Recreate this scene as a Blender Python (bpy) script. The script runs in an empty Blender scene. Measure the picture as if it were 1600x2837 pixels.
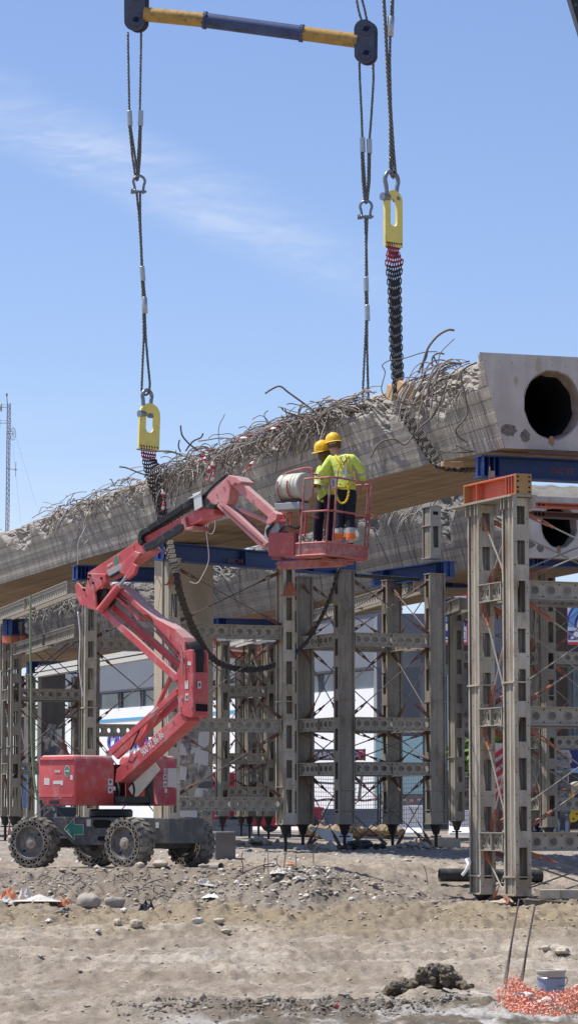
import bpy, bmesh, math, random
import numpy as np
from mathutils import Vector, Matrix, Euler
R = random.Random(7)
C = bpy.context.scene.collection
PI = math.pi
rad = math.radians
CAMZ = 1.6
F = 8600.0
TH = math.atan(857.0 / F)
V = Vector

def ray(px, py):
    a = px - 800.0
    b = 1418.5 - py
    y = F * math.cos(TH) - b * math.sin(TH)
    z = F * math.sin(TH) + b * math.cos(TH)
    return a / y, z / y

def P(px, py, Y):
    kx, kz = ray(px, py)
    return V((kx * Y, Y, CAMZ + kz * Y))

def XY(px, Y):
    return V(((px - 800) / F * Y, Y, 0))

# ---------------------------------------------------------------- objects
def meta(o, label=None, cat=None, group=None, kind=None):
    if label: o['label'] = label
    if cat: o['category'] = cat
    if group: o['group'] = group
    if kind: o['kind'] = kind
    return o

WM = {}
def empty(name, loc=(0, 0, 0), rz=0.0, label=None, cat=None, group=None, parent=None, mat=None):
    o = bpy.data.objects.new(name, None)
    C.objects.link(o)
    o.empty_display_size = 0.1
    m = mat if mat is not None else Matrix.Translation(V(loc)) @ Matrix.Rotation(rz, 4, 'Z')
    o.matrix_basis = m
    if parent is not None:
        o.parent = parent
        m = WM[parent.name] @ m
    WM[o.name] = m
    return meta(o, label, cat, group)

class MB:
    """collects geometry (world coordinates, or local when loc=True at build)"""
    def __init__(s):
        s.v = []; s.f = []; s.m = []; s.uv = None
    def add(s, vs, fs, mi=0):
        n = len(s.v)
        s.v += [tuple(v) for v in vs]
        s.f += [tuple(i + n for i in f) for f in fs]
        s.m += [mi] * len(fs)
        return s
    def obox(s, o, ax, ay, az, mi=0):
        """box centred at o with half axis vectors"""
        o = V(o); ax = V(ax); ay = V(ay); az = V(az)
        vs = [o + ax * i + ay * j + az * k for k in (-1, 1) for j in (-1, 1) for i in (-1, 1)]
        fs = [(0, 2, 3, 1), (4, 5, 7, 6), (0, 1, 5, 4), (2, 6, 7, 3), (0, 4, 6, 2), (1, 3, 7, 5)]
        if ax.cross(ay).dot(az) < 0: fs = [f[::-1] for f in fs]
        return s.add(vs, fs, mi)
    def box(s, x0, x1, y0, y1, z0, z1, mi=0):
        return s.obox(((x0 + x1) / 2, (y0 + y1) / 2, (z0 + z1) / 2), ((x1 - x0) / 2, 0, 0), (0, (y1 - y0) / 2, 0), (0, 0, (z1 - z0) / 2), mi)
    def bar(s, p, q, w, h, up=(0, 0, 1), mi=0):
        """rectangular bar p->q, w across, h along up"""
        p = V(p); q = V(q); d = q - p; L = d.length; d.normalize()
        a = d.cross(V(up))
        if a.length < 1e-4: a = d.cross(V((0, 1, 0)))
        a.normalize(); u = a.cross(d)
        return s.obox((p + q) / 2, d * L / 2, a * w / 2, u * h / 2, mi)
    def tube(s, pts, r, n=6, mi=0, closed=False, cap=True):
        pts = [V(p) for p in pts]
        m = len(pts)
        rs = r if isinstance(r, (list, tuple)) else [r] * m
        vs = []
        prev = None
        for i, p in enumerate(pts):
            if closed: t = pts[(i + 1) % m] - pts[i - 1]
            else: t = pts[min(i + 1, m - 1)] - pts[max(i - 1, 0)]
            if t.length < 1e-9: t = V((0, 0, 1))
            t.normalize()
            if prev is None:
                a = t.cross(V((0, 0, 1)))
                if a.length < .05: a = t.cross(V((0, 1, 0)))
            else:
                a = prev - t * prev.dot(t)
                if a.length < 1e-4: a = t.cross(V((0, 0, 1)))
            a.normalize(); prev = a
            b = t.cross(a)
            for k in range(n):
                c = 2 * PI * k / n
                vs.append(p + (a * math.cos(c) + b * math.sin(c)) * rs[i])
        fs = []
        for i in range(m if closed else m - 1):
            j = (i + 1) % m
            for k in range(n):
                l = (k + 1) % n
                fs.append((i * n + k, i * n + l, j * n + l, j * n + k))
        if cap and not closed:
            fs.append(tuple(range(n))[::-1]); fs.append(tuple((m - 1) * n + k for k in range(n)))
        return s.add(vs, fs, mi)
    def cyl(s, p, q, r, r2=None, n=12, mi=0):
        return s.tube([p, q], [r, r if r2 is None else r2], n, mi)
    def prism(s, poly, o, ax, ay, th, mi=0):
        """2d polygon in frame (o,ax,ay) extruded by vector th"""
        o = V(o); ax = V(ax); ay = V(ay); th = V(th)
        a = [o + ax * x + ay * y for x, y in poly]
        n = len(a)
        area = sum(poly[i][0] * poly[(i + 1) % n][1] - poly[(i + 1) % n][0] * poly[i][1] for i in range(n))
        flip = (area > 0) == (ax.cross(ay).dot(th) > 0)
        fs = [tuple(range(n))[::-1], tuple(range(n, 2 * n))] + [(i, (i + 1) % n, (i + 1) % n + n, i + n) for i in range(n)]
        if not flip: fs = [f[::-1] for f in fs]
        return s.add(a + [p + th for p in a], fs, mi)
    def lathe(s, prof, o=(0, 0, 0), axis='Z', n=24, mi=0, mat=None):
        """prof: list of (r, h)"""
        vs = []
        for r, h in prof:
            for k in range(n):
                c = 2 * PI * k / n
                p = V((r * math.cos(c), r * math.sin(c), h))
                if axis == 'Y': p = V((p.x, -p.z, p.y)) if False else V((p.x, p.z, p.y))
                if axis == 'X': p = V((p.z, p.x, p.y))
                if mat: p = mat @ p
                vs.append(p + V(o))
        fs = []
        for i in range(len(prof) - 1):
            for k in range(n):
                l = (k + 1) % n
                q = (i * n + k, i * n + l, (i + 1) * n + l, (i + 1) * n + k)
                fs.append(q if axis != 'Y' else q[::-1])
        return s.add(vs, fs, mi)
    def holed(s, o, ax, az, L, H, n, r, mi=0, seg=10):
        """web plate with n round holes, o = lower start corner, ax/az unit"""
        o = V(o); ax = V(ax); az = V(az); cw = L / n
        for i in range(n):
            cx = (i + .5) * cw; cz = H / 2
            ring = []; out = []
            for k in range(seg):
                a = 2 * PI * (k + .5) / seg
                ca, sa = math.cos(a), math.sin(a)
                ring.append(o + ax * (cx + r * ca) + az * (cz + r * sa))
                t = min((cw / 2) / max(abs(ca), 1e-6), (H / 2) / max(abs(sa), 1e-6))
                out.append((cx + t * ca, cz + t * sa))
            # snap to corners
            outp = []
            cs = [(cx - cw / 2, 0), (cx + cw / 2, 0), (cx + cw / 2, H), (cx - cw / 2, H)]
            for c in cs:
                j = min(range(seg), key=lambda q: (out[q][0] - c[0]) ** 2 + (out[q][1] - c[1]) ** 2)
                out[j] = c
            outp = [o + ax * x + az * z for x, z in out]
            s.add(ring + outp, [(k, (k + 1) % seg, seg + (k + 1) % seg, seg + k) for k in range(seg)], mi)
        return s
    def mesh(s, name, mats, M=None, smooth=False):
        me = bpy.data.meshes.new(name)
        vs = [M @ V(v) for v in s.v] if M is not None else s.v
        me.from_pydata(vs, [], s.f)
        for m in (mats if isinstance(mats, (list, tuple)) else [mats]): me.materials.append(m)
        if any(s.m): me.polygons.foreach_set('material_index', s.m)
        if smooth: me.polygons.foreach_set('use_smooth', [True] * len(s.f))
        me.validate()
        me.update()
        return me
    def build(s, name, mats, parent=None, smooth=False, local=False, label=None, cat=None, group=None, kind=None, auto=None):
        Mi = None
        if parent is not None and not local: Mi = WM[parent.name].inverted()
        me = s.mesh(name, mats, Mi, smooth)
        o = bpy.data.objects.new(name, me)
        C.objects.link(o)
        if parent is not None: o.parent = parent
        WM[o.name] = WM[parent.name] if parent is not None else Matrix.Identity(4)
        if auto:
            bm = bmesh.new(); bm.from_mesh(me)
            for e in bm.edges:
                if len(e.link_faces) == 2 and e.calc_face_angle(0) > rad(auto): e.smooth = False
            for f in bm.faces: f.smooth = True
            bm.to_mesh(me); bm.free()
        return meta(o, label, cat, group, kind)
    def thing(s, name, mats, label, cat, group=None, kind=None, smooth=False, auto=None, origin=None):
        """single-mesh top-level thing, origin moved to its base"""
        if origin is None:
            xs = [v[0] for v in s.v]; ys = [v[1] for v in s.v]; zs = [v[2] for v in s.v]
            origin = V(((min(xs) + max(xs)) / 2, (min(ys) + max(ys)) / 2, min(zs)))
        origin = V(origin)
        s.v = [tuple(V(v) - origin) for v in s.v]
        o = s.build(name, mats, None, smooth, True, label, cat, group, kind, auto)
        o.location = origin
        WM[o.name] = Matrix.Translation(origin)
        return o

def bevel(o, w=.01, seg=2):
    m = o.modifiers.new('bevel', 'BEVEL'); m.width = w; m.segments = seg; m.limit_method = 'ANGLE'; m.angle_limit = rad(40)
    m.harden_normals = False
    return o

def dup(o, parent=None, label=None, group=None, mat=None):
    c = o.copy(); C.objects.link(c)
    if parent is not None: c.parent = parent
    if mat is not None: c.matrix_basis = mat
    WM[c.name] = (WM[parent.name] if parent is not None else Matrix.Identity(4)) @ c.matrix_basis
    if label: c['label'] = label
    if group: c['group'] = group
    for ch in list(o.children): dup(ch, c)
    return c

def spline(pts, n=6):
    pts = [V(p) for p in pts]
    out = []
    for i in range(len(pts) - 1):
        p0 = pts[max(i - 1, 0)]; p1 = pts[i]; p2 = pts[i + 1]; p3 = pts[min(i + 2, len(pts) - 1)]
        for k in range(n):
            t = k / n
            out.append(.5 * ((2 * p1) + (p2 - p0) * t + (2 * p0 - 5 * p1 + 4 * p2 - p3) * t * t + (-p0 + 3 * p1 - 3 * p2 + p3) * t ** 3))
    out.append(pts[-1])
    return out

# ---------------------------------------------------------------- numpy noise
def _h(ix, iy, sd):
    n = (ix.astype(np.int64) * 374761393 + iy.astype(np.int64) * 668265263 + sd * 1442695041) & 0x7fffffff
    n = (n ^ (n >> 13)) * 1274126177 & 0x7fffffff
    return ((n ^ (n >> 16)) & 0xffff) / 65535.0
def vn(x, y, sd=0):
    ix = np.floor(x); iy = np.floor(y); fx = x - ix; fy = y - iy
    fx = fx * fx * (3 - 2 * fx); fy = fy * fy * (3 - 2 * fy)
    a = _h(ix, iy, sd); b = _h(ix + 1, iy, sd); c = _h(ix, iy + 1, sd); d = _h(ix + 1, iy + 1, sd)
    return (a + (b - a) * fx) * (1 - fy) + (c + (d - c) * fx) * fy - .5
def fbm(x, y, o=4, sd=0, g=.5):
    s = 0; a = 1.0
    for i in range(o):
        s = s + a * vn(x, y, sd + i * 17); x = x * 2.03 + 5.1; y = y * 2.03 + 1.7; a *= g
    return s
def sstep(x, a, b):
    t = np.clip((x - a) / (b - a), 0, 1); return t * t * (3 - 2 * t)

# ---------------------------------------------------------------- materials
def mat(name, col, rough=.6, metal=0.0, var=.15, scale=4.0, bump=0.0, bscale=30.0, dirt=None, spec=.4, stretch=(1, 1, 1)):
    m = bpy.data.materials.new(name); m.use_nodes = True
    nt = m.node_tree; N = nt.nodes; L = nt.links
    b = N['Principled BSDF']
    b.inputs['Roughness'].default_value = rough
    b.inputs['Metallic'].default_value = metal
    b.inputs['Specular IOR Level'].default_value = spec
    g = N.new('ShaderNodeNewGeometry')
    mp = N.new('ShaderNodeMapping'); mp.inputs['Scale'].default_value = stretch
    L.new(g.outputs['Position'], mp.inputs['Vector'])
    n1 = N.new('ShaderNodeTexNoise'); n1.inputs['Scale'].default_value = scale; n1.inputs['Detail'].default_value = 7
    n1.inputs['Roughness'].default_value = .65
    L.new(mp.outputs[0], n1.inputs['Vector'])
    mx = N.new('ShaderNodeMix'); mx.data_type = 'RGBA'
    mr = N.new('ShaderNodeMapRange'); mr.inputs[1].default_value = .3; mr.inputs[2].default_value = .7
    L.new(n1.outputs['Fac'], mr.inputs[0])
    L.new(mr.outputs[0], mx.inputs[0])
    c = V(col[:3])
    mx.inputs[6].default_value = (*(c * (1 - var)), 1)
    mx.inputs[7].default_value = (*[min(1, q) for q in (c * (1 + var))], 1)
    out = mx.outputs[2]
    if dirt:
        dc, amt, ds = dirt[:3]
        n2 = N.new('ShaderNodeTexNoise'); n2.inputs['Scale'].default_value = ds; n2.inputs['Detail'].default_value = 9
        n2.inputs['Roughness'].default_value = .7
        L.new(mp.outputs[0], n2.inputs['Vector'])
        r2 = N.new('ShaderNodeMapRange'); r2.inputs[1].default_value = .62 - amt * .3; r2.inputs[2].default_value = .72 - amt * .15
        r2.inputs[4].default_value = min(1, .55 + amt * .5)
        L.new(n2.outputs['Fac'], r2.inputs[0])
        m2 = N.new('ShaderNodeMix'); m2.data_type = 'RGBA'
        L.new(r2.outputs[0], m2.inputs[0]); L.new(out, m2.inputs[6]); m2.inputs[7].default_value = (*dc, 1)
        out = m2.outputs[2]
    L.new(out, b.inputs['Base Color'])
    if bump:
        n3 = N.new('ShaderNodeTexNoise'); n3.inputs['Scale'].default_value = bscale; n3.inputs['Detail'].default_value = 8
        L.new(mp.outputs[0], n3.inputs['Vector'])
        bp = N.new('ShaderNodeBump'); bp.inputs['Strength'].default_value = min(1, bump); bp.inputs['Distance'].default_value = .02
        L.new(n3.outputs['Fac'], bp.inputs['Height']); L.new(bp.outputs[0], b.inputs['Normal'])
    return m

DUST = (.36, .31, .26)
def grime(m, col=(.12, .05, .045), amt=.42):
    """oil runs and scuffs, long and thin"""
    nt = m.node_tree; N = nt.nodes; L = nt.links; b = N['Principled BSDF']
    src = b.inputs['Base Color'].links[0].from_socket
    g = N.new('ShaderNodeNewGeometry'); out = None
    for i, (sc_, st, lo, hi) in enumerate(((6, (1, 1, .22), .60, .72), (26, (1.6, 1.6, .8), .66, .74))):
        mp = N.new('ShaderNodeMapping'); mp.inputs['Scale'].default_value = st; L.new(g.outputs['Position'], mp.inputs[0])
        n = N.new('ShaderNodeTexNoise'); n.inputs['Scale'].default_value = sc_; n.inputs['Detail'].default_value = 8; n.inputs['Roughness'].default_value = .7; L.new(mp.outputs[0], n.inputs[0])
        r = N.new('ShaderNodeMapRange'); r.inputs[1].default_value = lo; r.inputs[2].default_value = hi; r.inputs[4].default_value = amt; L.new(n.outputs['Fac'], r.inputs[0])
        mx = N.new('ShaderNodeMix'); mx.data_type = 'RGBA'; L.new(r.outputs[0], mx.inputs[0]); L.new(src, mx.inputs[6]); mx.inputs[7].default_value = (*col, 1)
        src = mx.outputs[2]
    L.new(src, b.inputs['Base Color'])
    rr_ = N.new('ShaderNodeMapRange'); rr_.inputs[3].default_value = .32; rr_.inputs[4].default_value = .75; L.new(n.outputs['Fac'], rr_.inputs[0]); L.new(rr_.outputs[0], b.inputs['Roughness'])
    return m
def dusty(m, col=(.50, .42, .38), amt=.75):
    """settled dust on the faces that look up"""
    nt = m.node_tree; N = nt.nodes; L = nt.links; b = N['Principled BSDF']
    src = b.inputs['Base Color'].links[0].from_socket
    g = N.new('ShaderNodeNewGeometry'); s = N.new('ShaderNodeSeparateXYZ'); L.new(g.outputs['True Normal'], s.inputs[0])
    n = N.new('ShaderNodeTexNoise'); n.inputs['Scale'].default_value = 5; n.inputs['Detail'].default_value = 6; L.new(g.outputs['Position'], n.inputs[0])
    a = N.new('ShaderNodeMath'); a.operation = 'MULTIPLY_ADD'; L.new(n.outputs['Fac'], a.inputs[0]); a.inputs[1].default_value = .5; L.new(s.outputs[2], a.inputs[2])
    r = N.new('ShaderNodeMapRange'); r.inputs[1].default_value = .65; r.inputs[2].default_value = 1.05; r.inputs[4].default_value = amt; L.new(a.outputs[0], r.inputs[0])
    mx = N.new('ShaderNodeMix'); mx.data_type = 'RGBA'; L.new(r.outputs[0], mx.inputs[0]); L.new(src, mx.inputs[6]); mx.inputs[7].default_value = (*col, 1)
    L.new(mx.outputs[2], b.inputs['Base Color']); return m
m_red = dusty(mat('lift_red', (.55, .092, .098), .5, 0, .14, 2, .05, 60, ((.54, .27, .26), .42, 3.0)))
grime(m_red)
m_redf = dusty(mat('lift_red_faded', (.60, .23, .23), .6, 0, .12, 2, .05, 60, ((.58, .34, .32), .4, 4.0)))
m_reddk = mat('basket_red', (.36, .085, .085), .55, 0, .12, 3, .05, 60, ((.46, .27, .24), .6, 5))
grime(m_redf)
m_grey = mat('chassis_grey', (.085, .085, .088), .6, 0, .2, 3, .1, 60, ((.24, .22, .19), .4, 4))
m_rub = mat('tyre_rubber', (.105, .096, .084), .9, 0, .25, 6, .3, 60, ((.27, .245, .205), .85, 6))
m_rim = mat('rim_grey', (.125, .12, .112), .7, 0, .2, 6, .2, 60, ((.25, .22, .19), .5, 8))
m_hub = mat('hub_dusty', (.30, .26, .22), .7, 0, .2, 20)
m_black = mat('black_plastic', (.018, .018, .02), .5, 0, .2, 8, 0, 30, ((.16, .15, .13), .25, 6))
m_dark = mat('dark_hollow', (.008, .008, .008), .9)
m_hose = mat('hose_black', (.02, .02, .022), .45, 0, .2, 10)
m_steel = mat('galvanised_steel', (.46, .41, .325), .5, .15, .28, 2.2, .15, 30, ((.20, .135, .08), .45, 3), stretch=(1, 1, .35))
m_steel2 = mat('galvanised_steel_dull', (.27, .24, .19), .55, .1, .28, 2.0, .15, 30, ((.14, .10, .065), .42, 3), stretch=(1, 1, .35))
m_waler = mat('waler_steel', (.36, .325, .265), .5, .15, .2, 3, .15, 30, ((.17, .15, .12), .35, 3))
m_white = mat('white_paint', (.75, .75, .72), .5, 0, .05, 3, 0, 30, ((.5, .47, .42), .2, 4))
m_galv = mat('bright_bracket', (.62, .62, .60), .45, .2, .08, 6)
m_silver = mat('crimp_silver', (.45, .45, .44), .38, .7, .15, 30)
m_orange = mat('brace_orange', (.42, .13, .07), .65, 0, .2, 5, .05, 30, ((.30, .23, .18), .55, 7))
m_brown = mat('brace_brown', (.20, .095, .065), .7, 0, .25, 5, .05, 30, ((.17, .14, .115), .55, 7))
m_orange2 = mat('beam_orange', (.56, .135, .07), .55, 0, .12, 5, 0, 30, ((.42, .24, .17), .4, 6))
m_tan = mat('endplate_tan', (.42, .24, .085), .55, 0, .12, 6)
m_blue = mat('girder_blue', (.018, .050, .185), .45, 0, .15, 3, .05, 40, ((.07, .085, .14), .3, 5))
m_yel = mat('plate_yellow', (.80, .66, .17), .5, 0, .06, 4, .05, 30, ((.55, .48, .2), .3, 6))
grime(m_yel, (.16, .10, .04), .5)
m_spy = mat('spreader_yellow', (.42, .25, .06), .5, 0, .12, 5, .1, 30, ((.13, .09, .05), .42, 6))
m_spb = mat('spreader_blue', (.05, .075, .17), .5, 0, .2, 3, .1, 30, ((.03, .035, .06), .4, 4))
m_plate = mat('shackle_plate_dark', (.075, .085, .12), .5, .2, .2, 5, .1, 30, ((.10, .07, .05), .35, 6))
m_shk = mat('shackle_steel', (.22, .235, .26), .38, .6, .15, 10)
m_chain = mat('chain_dark', (.085, .074, .064), .5, .35, .3, 14)
m_chred = mat('chain_red', (.36, .045, .055), .5, .1, .2, 14)
m_rebar = mat('rebar', (.17, .135, .11), .7, .15, .3, 10)
m_rebar2 = mat('rebar_grey', (.32, .29, .26), .75, .1, .25, 10)
m_wood = mat('timber_block', (.46, .31, .17), .75, 0, .15, 8, .1, 50)
m_woodg = mat('timber_grey', (.30, .27, .235), .8, 0, .2, 8, .1, 50)
m_skin = mat('skin', (.45, .235, .165), .55, 0, .08, 12)
m_skind = mat('skin_dark', (.12, .06, .04), .55, 0, .08, 12)
m_hiv = mat('hi_vis_yellow', (.58, .70, .13), .85, 0, .16, 7, 1.0, 11)
m_refl = mat('reflective_grey', (.42, .43, .42), .45, 0, .06, 12)
m_navy = mat('trousers_navy', (.012, .014, .028), .85, 0, .2, 8, .25, 16)
m_boot = mat('boot_black', (.02, .02, .022), .6)
m_orv = mat('hi_vis_orange', (.85, .20, .03), .75, 0, .06, 10)
m_helm = mat('helmet_yellow', (.80, .50, .03), .35, 0, .04, 5)
m_strap = mat('strap_yellow', (.72, .50, .03), .75, 0, .08, 20)
m_carab = mat('carabiner_blue', (.35, .50, .75), .35, .4, .05, 5)
m_hair = mat('hair', (.10, .07, .05), .9, 0, .2, 40)
m_drum = mat('drum_cream', (.50, .48, .41), .55, 0, .06, 4, 0, 30, ((.36, .33, .28), .25, 6))
m_boxg = mat('box_grey', (.33, .34, .345), .55, 0, .08, 6)
m_green = mat('arrow_green', (.045, .24, .175), .55, 0, .12, 5, 0, 30, ((.2, .2, .17), .2, 6))
m_label = mat('label_white', (.62, .60, .57), .6, 0, .06, 10)
m_mark = mat('label_print', (.12, .12, .13), .6)
m_plas = mat('cloth_white', (.62, .57, .51), .8, 0, .08, 8)
m_plaso = mat('cloth_orange', (.60, .25, .13), .8, 0, .15, 10)
m_tapew = mat('tape_white', (.74, .70, .68), .6)
m_taper = mat('tape_red', (.60, .05, .06), .6)
m_net = mat('net_orange', (.82, .27, .16), .6, 0, .25, 9)
m_stone = mat('stone', (.44, .375, .29), .9, 0, .2, 6, .4, 30)
m_stone2 = mat('stone_grey', (.35, .31, .265), .9, 0, .16, 6, .4, 30)
m_stonew = mat('stone_pale', (.60, .56, .49), .9, 0, .1, 6, .4, 30)
m_mud = mat('mud_dark', (.125, .10, .07), .75, 0, .3, 7, .7, 22)
m_mudg = mat('mud_grey', (.29, .255, .21), .85, 0, .25, 7, .6, 22)
m_rust = mat('pipe_rust', (.13, .07, .06), .8, 0, .2, 8)
m_pipe = mat('pipe_black', (.035, .036, .038), .6, 0, .2, 5, .1, 20, ((.2, .18, .15), .3, 5))
# ================================================================ camera, world, sun
cam = bpy.data.cameras.new('camera'); co = bpy.data.objects.new('camera', cam); C.objects.link(co)
co.location = (0, 0, CAMZ); co.rotation_euler = (PI / 2 + TH, 0, 0)
cam.sensor_fit = 'HORIZONTAL'; cam.sensor_width = 36; cam.lens = 36 * F / 1600
cam.clip_start = .5; cam.clip_end = 6000
sc = bpy.context.scene; sc.camera = co
SUN_H = V((-.97, .24, 0)).normalized(); SEL = rad(64)
sd = SUN_H * math.cos(SEL) + V((0, 0, math.sin(SEL)))
sl = bpy.data.lights.new('sun', 'SUN'); sl.energy = 4.6; sl.angle = rad(.53); sl.color = (1, .955, .88)
so = bpy.data.objects.new('sun', sl); C.objects.link(so)
so.rotation_euler = (-sd).to_track_quat('-Z', 'Y').to_euler()
w = bpy.data.worlds.new('World'); sc.world = w; w.use_nodes = True
nt = w.node_tree; N = nt.nodes; L = nt.links
bg = N['Background']
sky = N.new('ShaderNodeTexSky'); sky.sky_type = 'NISHITA'; sky.sun_disc = False
sky.sun_elevation = SEL; sky.sun_rotation = math.atan2(sd.x, sd.y)
sky.air_density = 1.0; sky.dust_density = .8; sky.ozone_density = 2.0; sky.altitude = 600
tc = N.new('ShaderNodeTexCoord')
# thin cirrus wisps: stretched noise on the direction vector
mp = N.new('ShaderNodeMapping'); mp.inputs['Rotation'].default_value = (0, rad(24), 0); mp.inputs['Scale'].default_value = (5, 5, 24)
L.new(tc.outputs['Generated'], mp.inputs['Vector'])
n1 = N.new('ShaderNodeTexNoise'); n1.inputs['Scale'].default_value = 1.7; n1.inputs['Detail'].default_value = 10; n1.inputs['Roughness'].default_value = .62
n1.inputs['Distortion'].default_value = 1.2
L.new(mp.outputs[0], n1.inputs['Vector'])
# band mask: wisps lie along a tilted streak
sx = N.new('ShaderNodeSeparateXYZ'); L.new(tc.outputs['Generated'], sx.inputs[0])
def math_(op, a, b=None, c=None):
    n = N.new('ShaderNodeMath'); n.operation = op
    for i, q in enumerate((a, b, c)):
        if q is None: continue
        if isinstance(q, (int, float)): n.inputs[i].default_value = q
        else: L.new(q, n.inputs[i])
    return n.outputs[0]
t = math_('MULTIPLY_ADD', sx.outputs[0], -0.36, sx.outputs[2])
t = math_('SUBTRACT', sx.outputs[2], math_('MULTIPLY_ADD', sx.outputs[0], -.42, .187))
t = math_('ABSOLUTE', t)
band = N.new('ShaderNodeMapRange'); band.interpolation_type = 'SMOOTHSTEP'
band.inputs[1].default_value = .018; band.inputs[2].default_value = .002; band.inputs[3].default_value = 0; band.inputs[4].default_value = 1
L.new(t, band.inputs[0])
fade = N.new('ShaderNodeMapRange'); fade.interpolation_type = 'SMOOTHSTEP'
fade.inputs[1].default_value = .052; fade.inputs[2].default_value = -.015
L.new(sx.outputs[0], fade.inputs[0])
wr = N.new('ShaderNodeMapRange'); wr.inputs[1].default_value = .30; wr.inputs[2].default_value = .70
L.new(n1.outputs['Fac'], wr.inputs[0])
mpf = N.new('ShaderNodeMapping'); mpf.inputs['Rotation'].default_value = (0, rad(58), 0); mpf.inputs['Scale'].default_value = (60, 60, 260)
L.new(tc.outputs['Generated'], mpf.inputs['Vector'])
nf = N.new('ShaderNodeTexNoise'); nf.inputs['Scale'].default_value = 1.0; nf.inputs['Detail'].default_value = 6; nf.inputs['Distortion'].default_value = .8
L.new(mpf.outputs[0], nf.inputs['Vector'])
wf = N.new('ShaderNodeMapRange'); wf.inputs[1].default_value = .3; wf.inputs[2].default_value = .7; wf.inputs[3].default_value = .35; wf.inputs[4].default_value = 1.0
L.new(nf.outputs['Fac'], wf.inputs[0])
cl = math_('MULTIPLY', math_('MULTIPLY', math_('MULTIPLY', band.outputs[0], fade.outputs[0]), wr.outputs[0]), wf.outputs[0])
# low thin veil near the horizon, stronger to the left
lo = N.new('ShaderNodeMapRange'); lo.interpolation_type = 'SMOOTHSTEP'
lo.inputs[1].default_value = .155; lo.inputs[2].default_value = .06
L.new(sx.outputs[2], lo.inputs[0])
lf = N.new('ShaderNodeMapRange'); lf.inputs[1].default_value = .02; lf.inputs[2].default_value = -.09; lf.inputs[3].default_value = .25; lf.inputs[4].default_value = 1
L.new(sx.outputs[0], lf.inputs[0])
wr2 = N.new('ShaderNodeMapRange'); wr2.inputs[1].default_value = .28; wr2.inputs[2].default_value = .72; wr2.inputs[3].default_value = .15; wr2.inputs[4].default_value = .75
L.new(n1.outputs['Fac'], wr2.inputs[0])
veil = math_('MULTIPLY', math_('MULTIPLY', lo.outputs[0], lf.outputs[0]), wr2.outputs[0])
ca = math_('MINIMUM', math_('MAXIMUM', math_('MULTIPLY', cl, .56), math_('MULTIPLY', veil, .8)), 1.0)
tint = N.new('ShaderNodeMix'); tint.data_type = 'RGBA'; tint.blend_type = 'MULTIPLY'; tint.inputs[0].default_value = 1
L.new(sky.outputs[0], tint.inputs[6]); tint.inputs[7].default_value = (.97, .97, 1.12, 1)
mx = N.new('ShaderNodeMix'); mx.data_type = 'RGBA'
L.new(ca, mx.inputs[0]); L.new(tint.outputs[2], mx.inputs[6]); mx.inputs[7].default_value = (6.2, 6.6, 7.4, 1)
L.new(mx.outputs[2], bg.inputs['Color']); bg.inputs['Strength'].default_value = .108
sc.view_settings.view_transform = 'Standard'; sc.view_settings.look = 'None'; sc.view_settings.gamma = 1
sc.view_settings.exposure = .38
sc.cycles.max_bounces = 5; sc.cycles.diffuse_bounces = 3; sc.cycles.transparent_max_bounces = 8
sc.cycles.use_denoising = True

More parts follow.
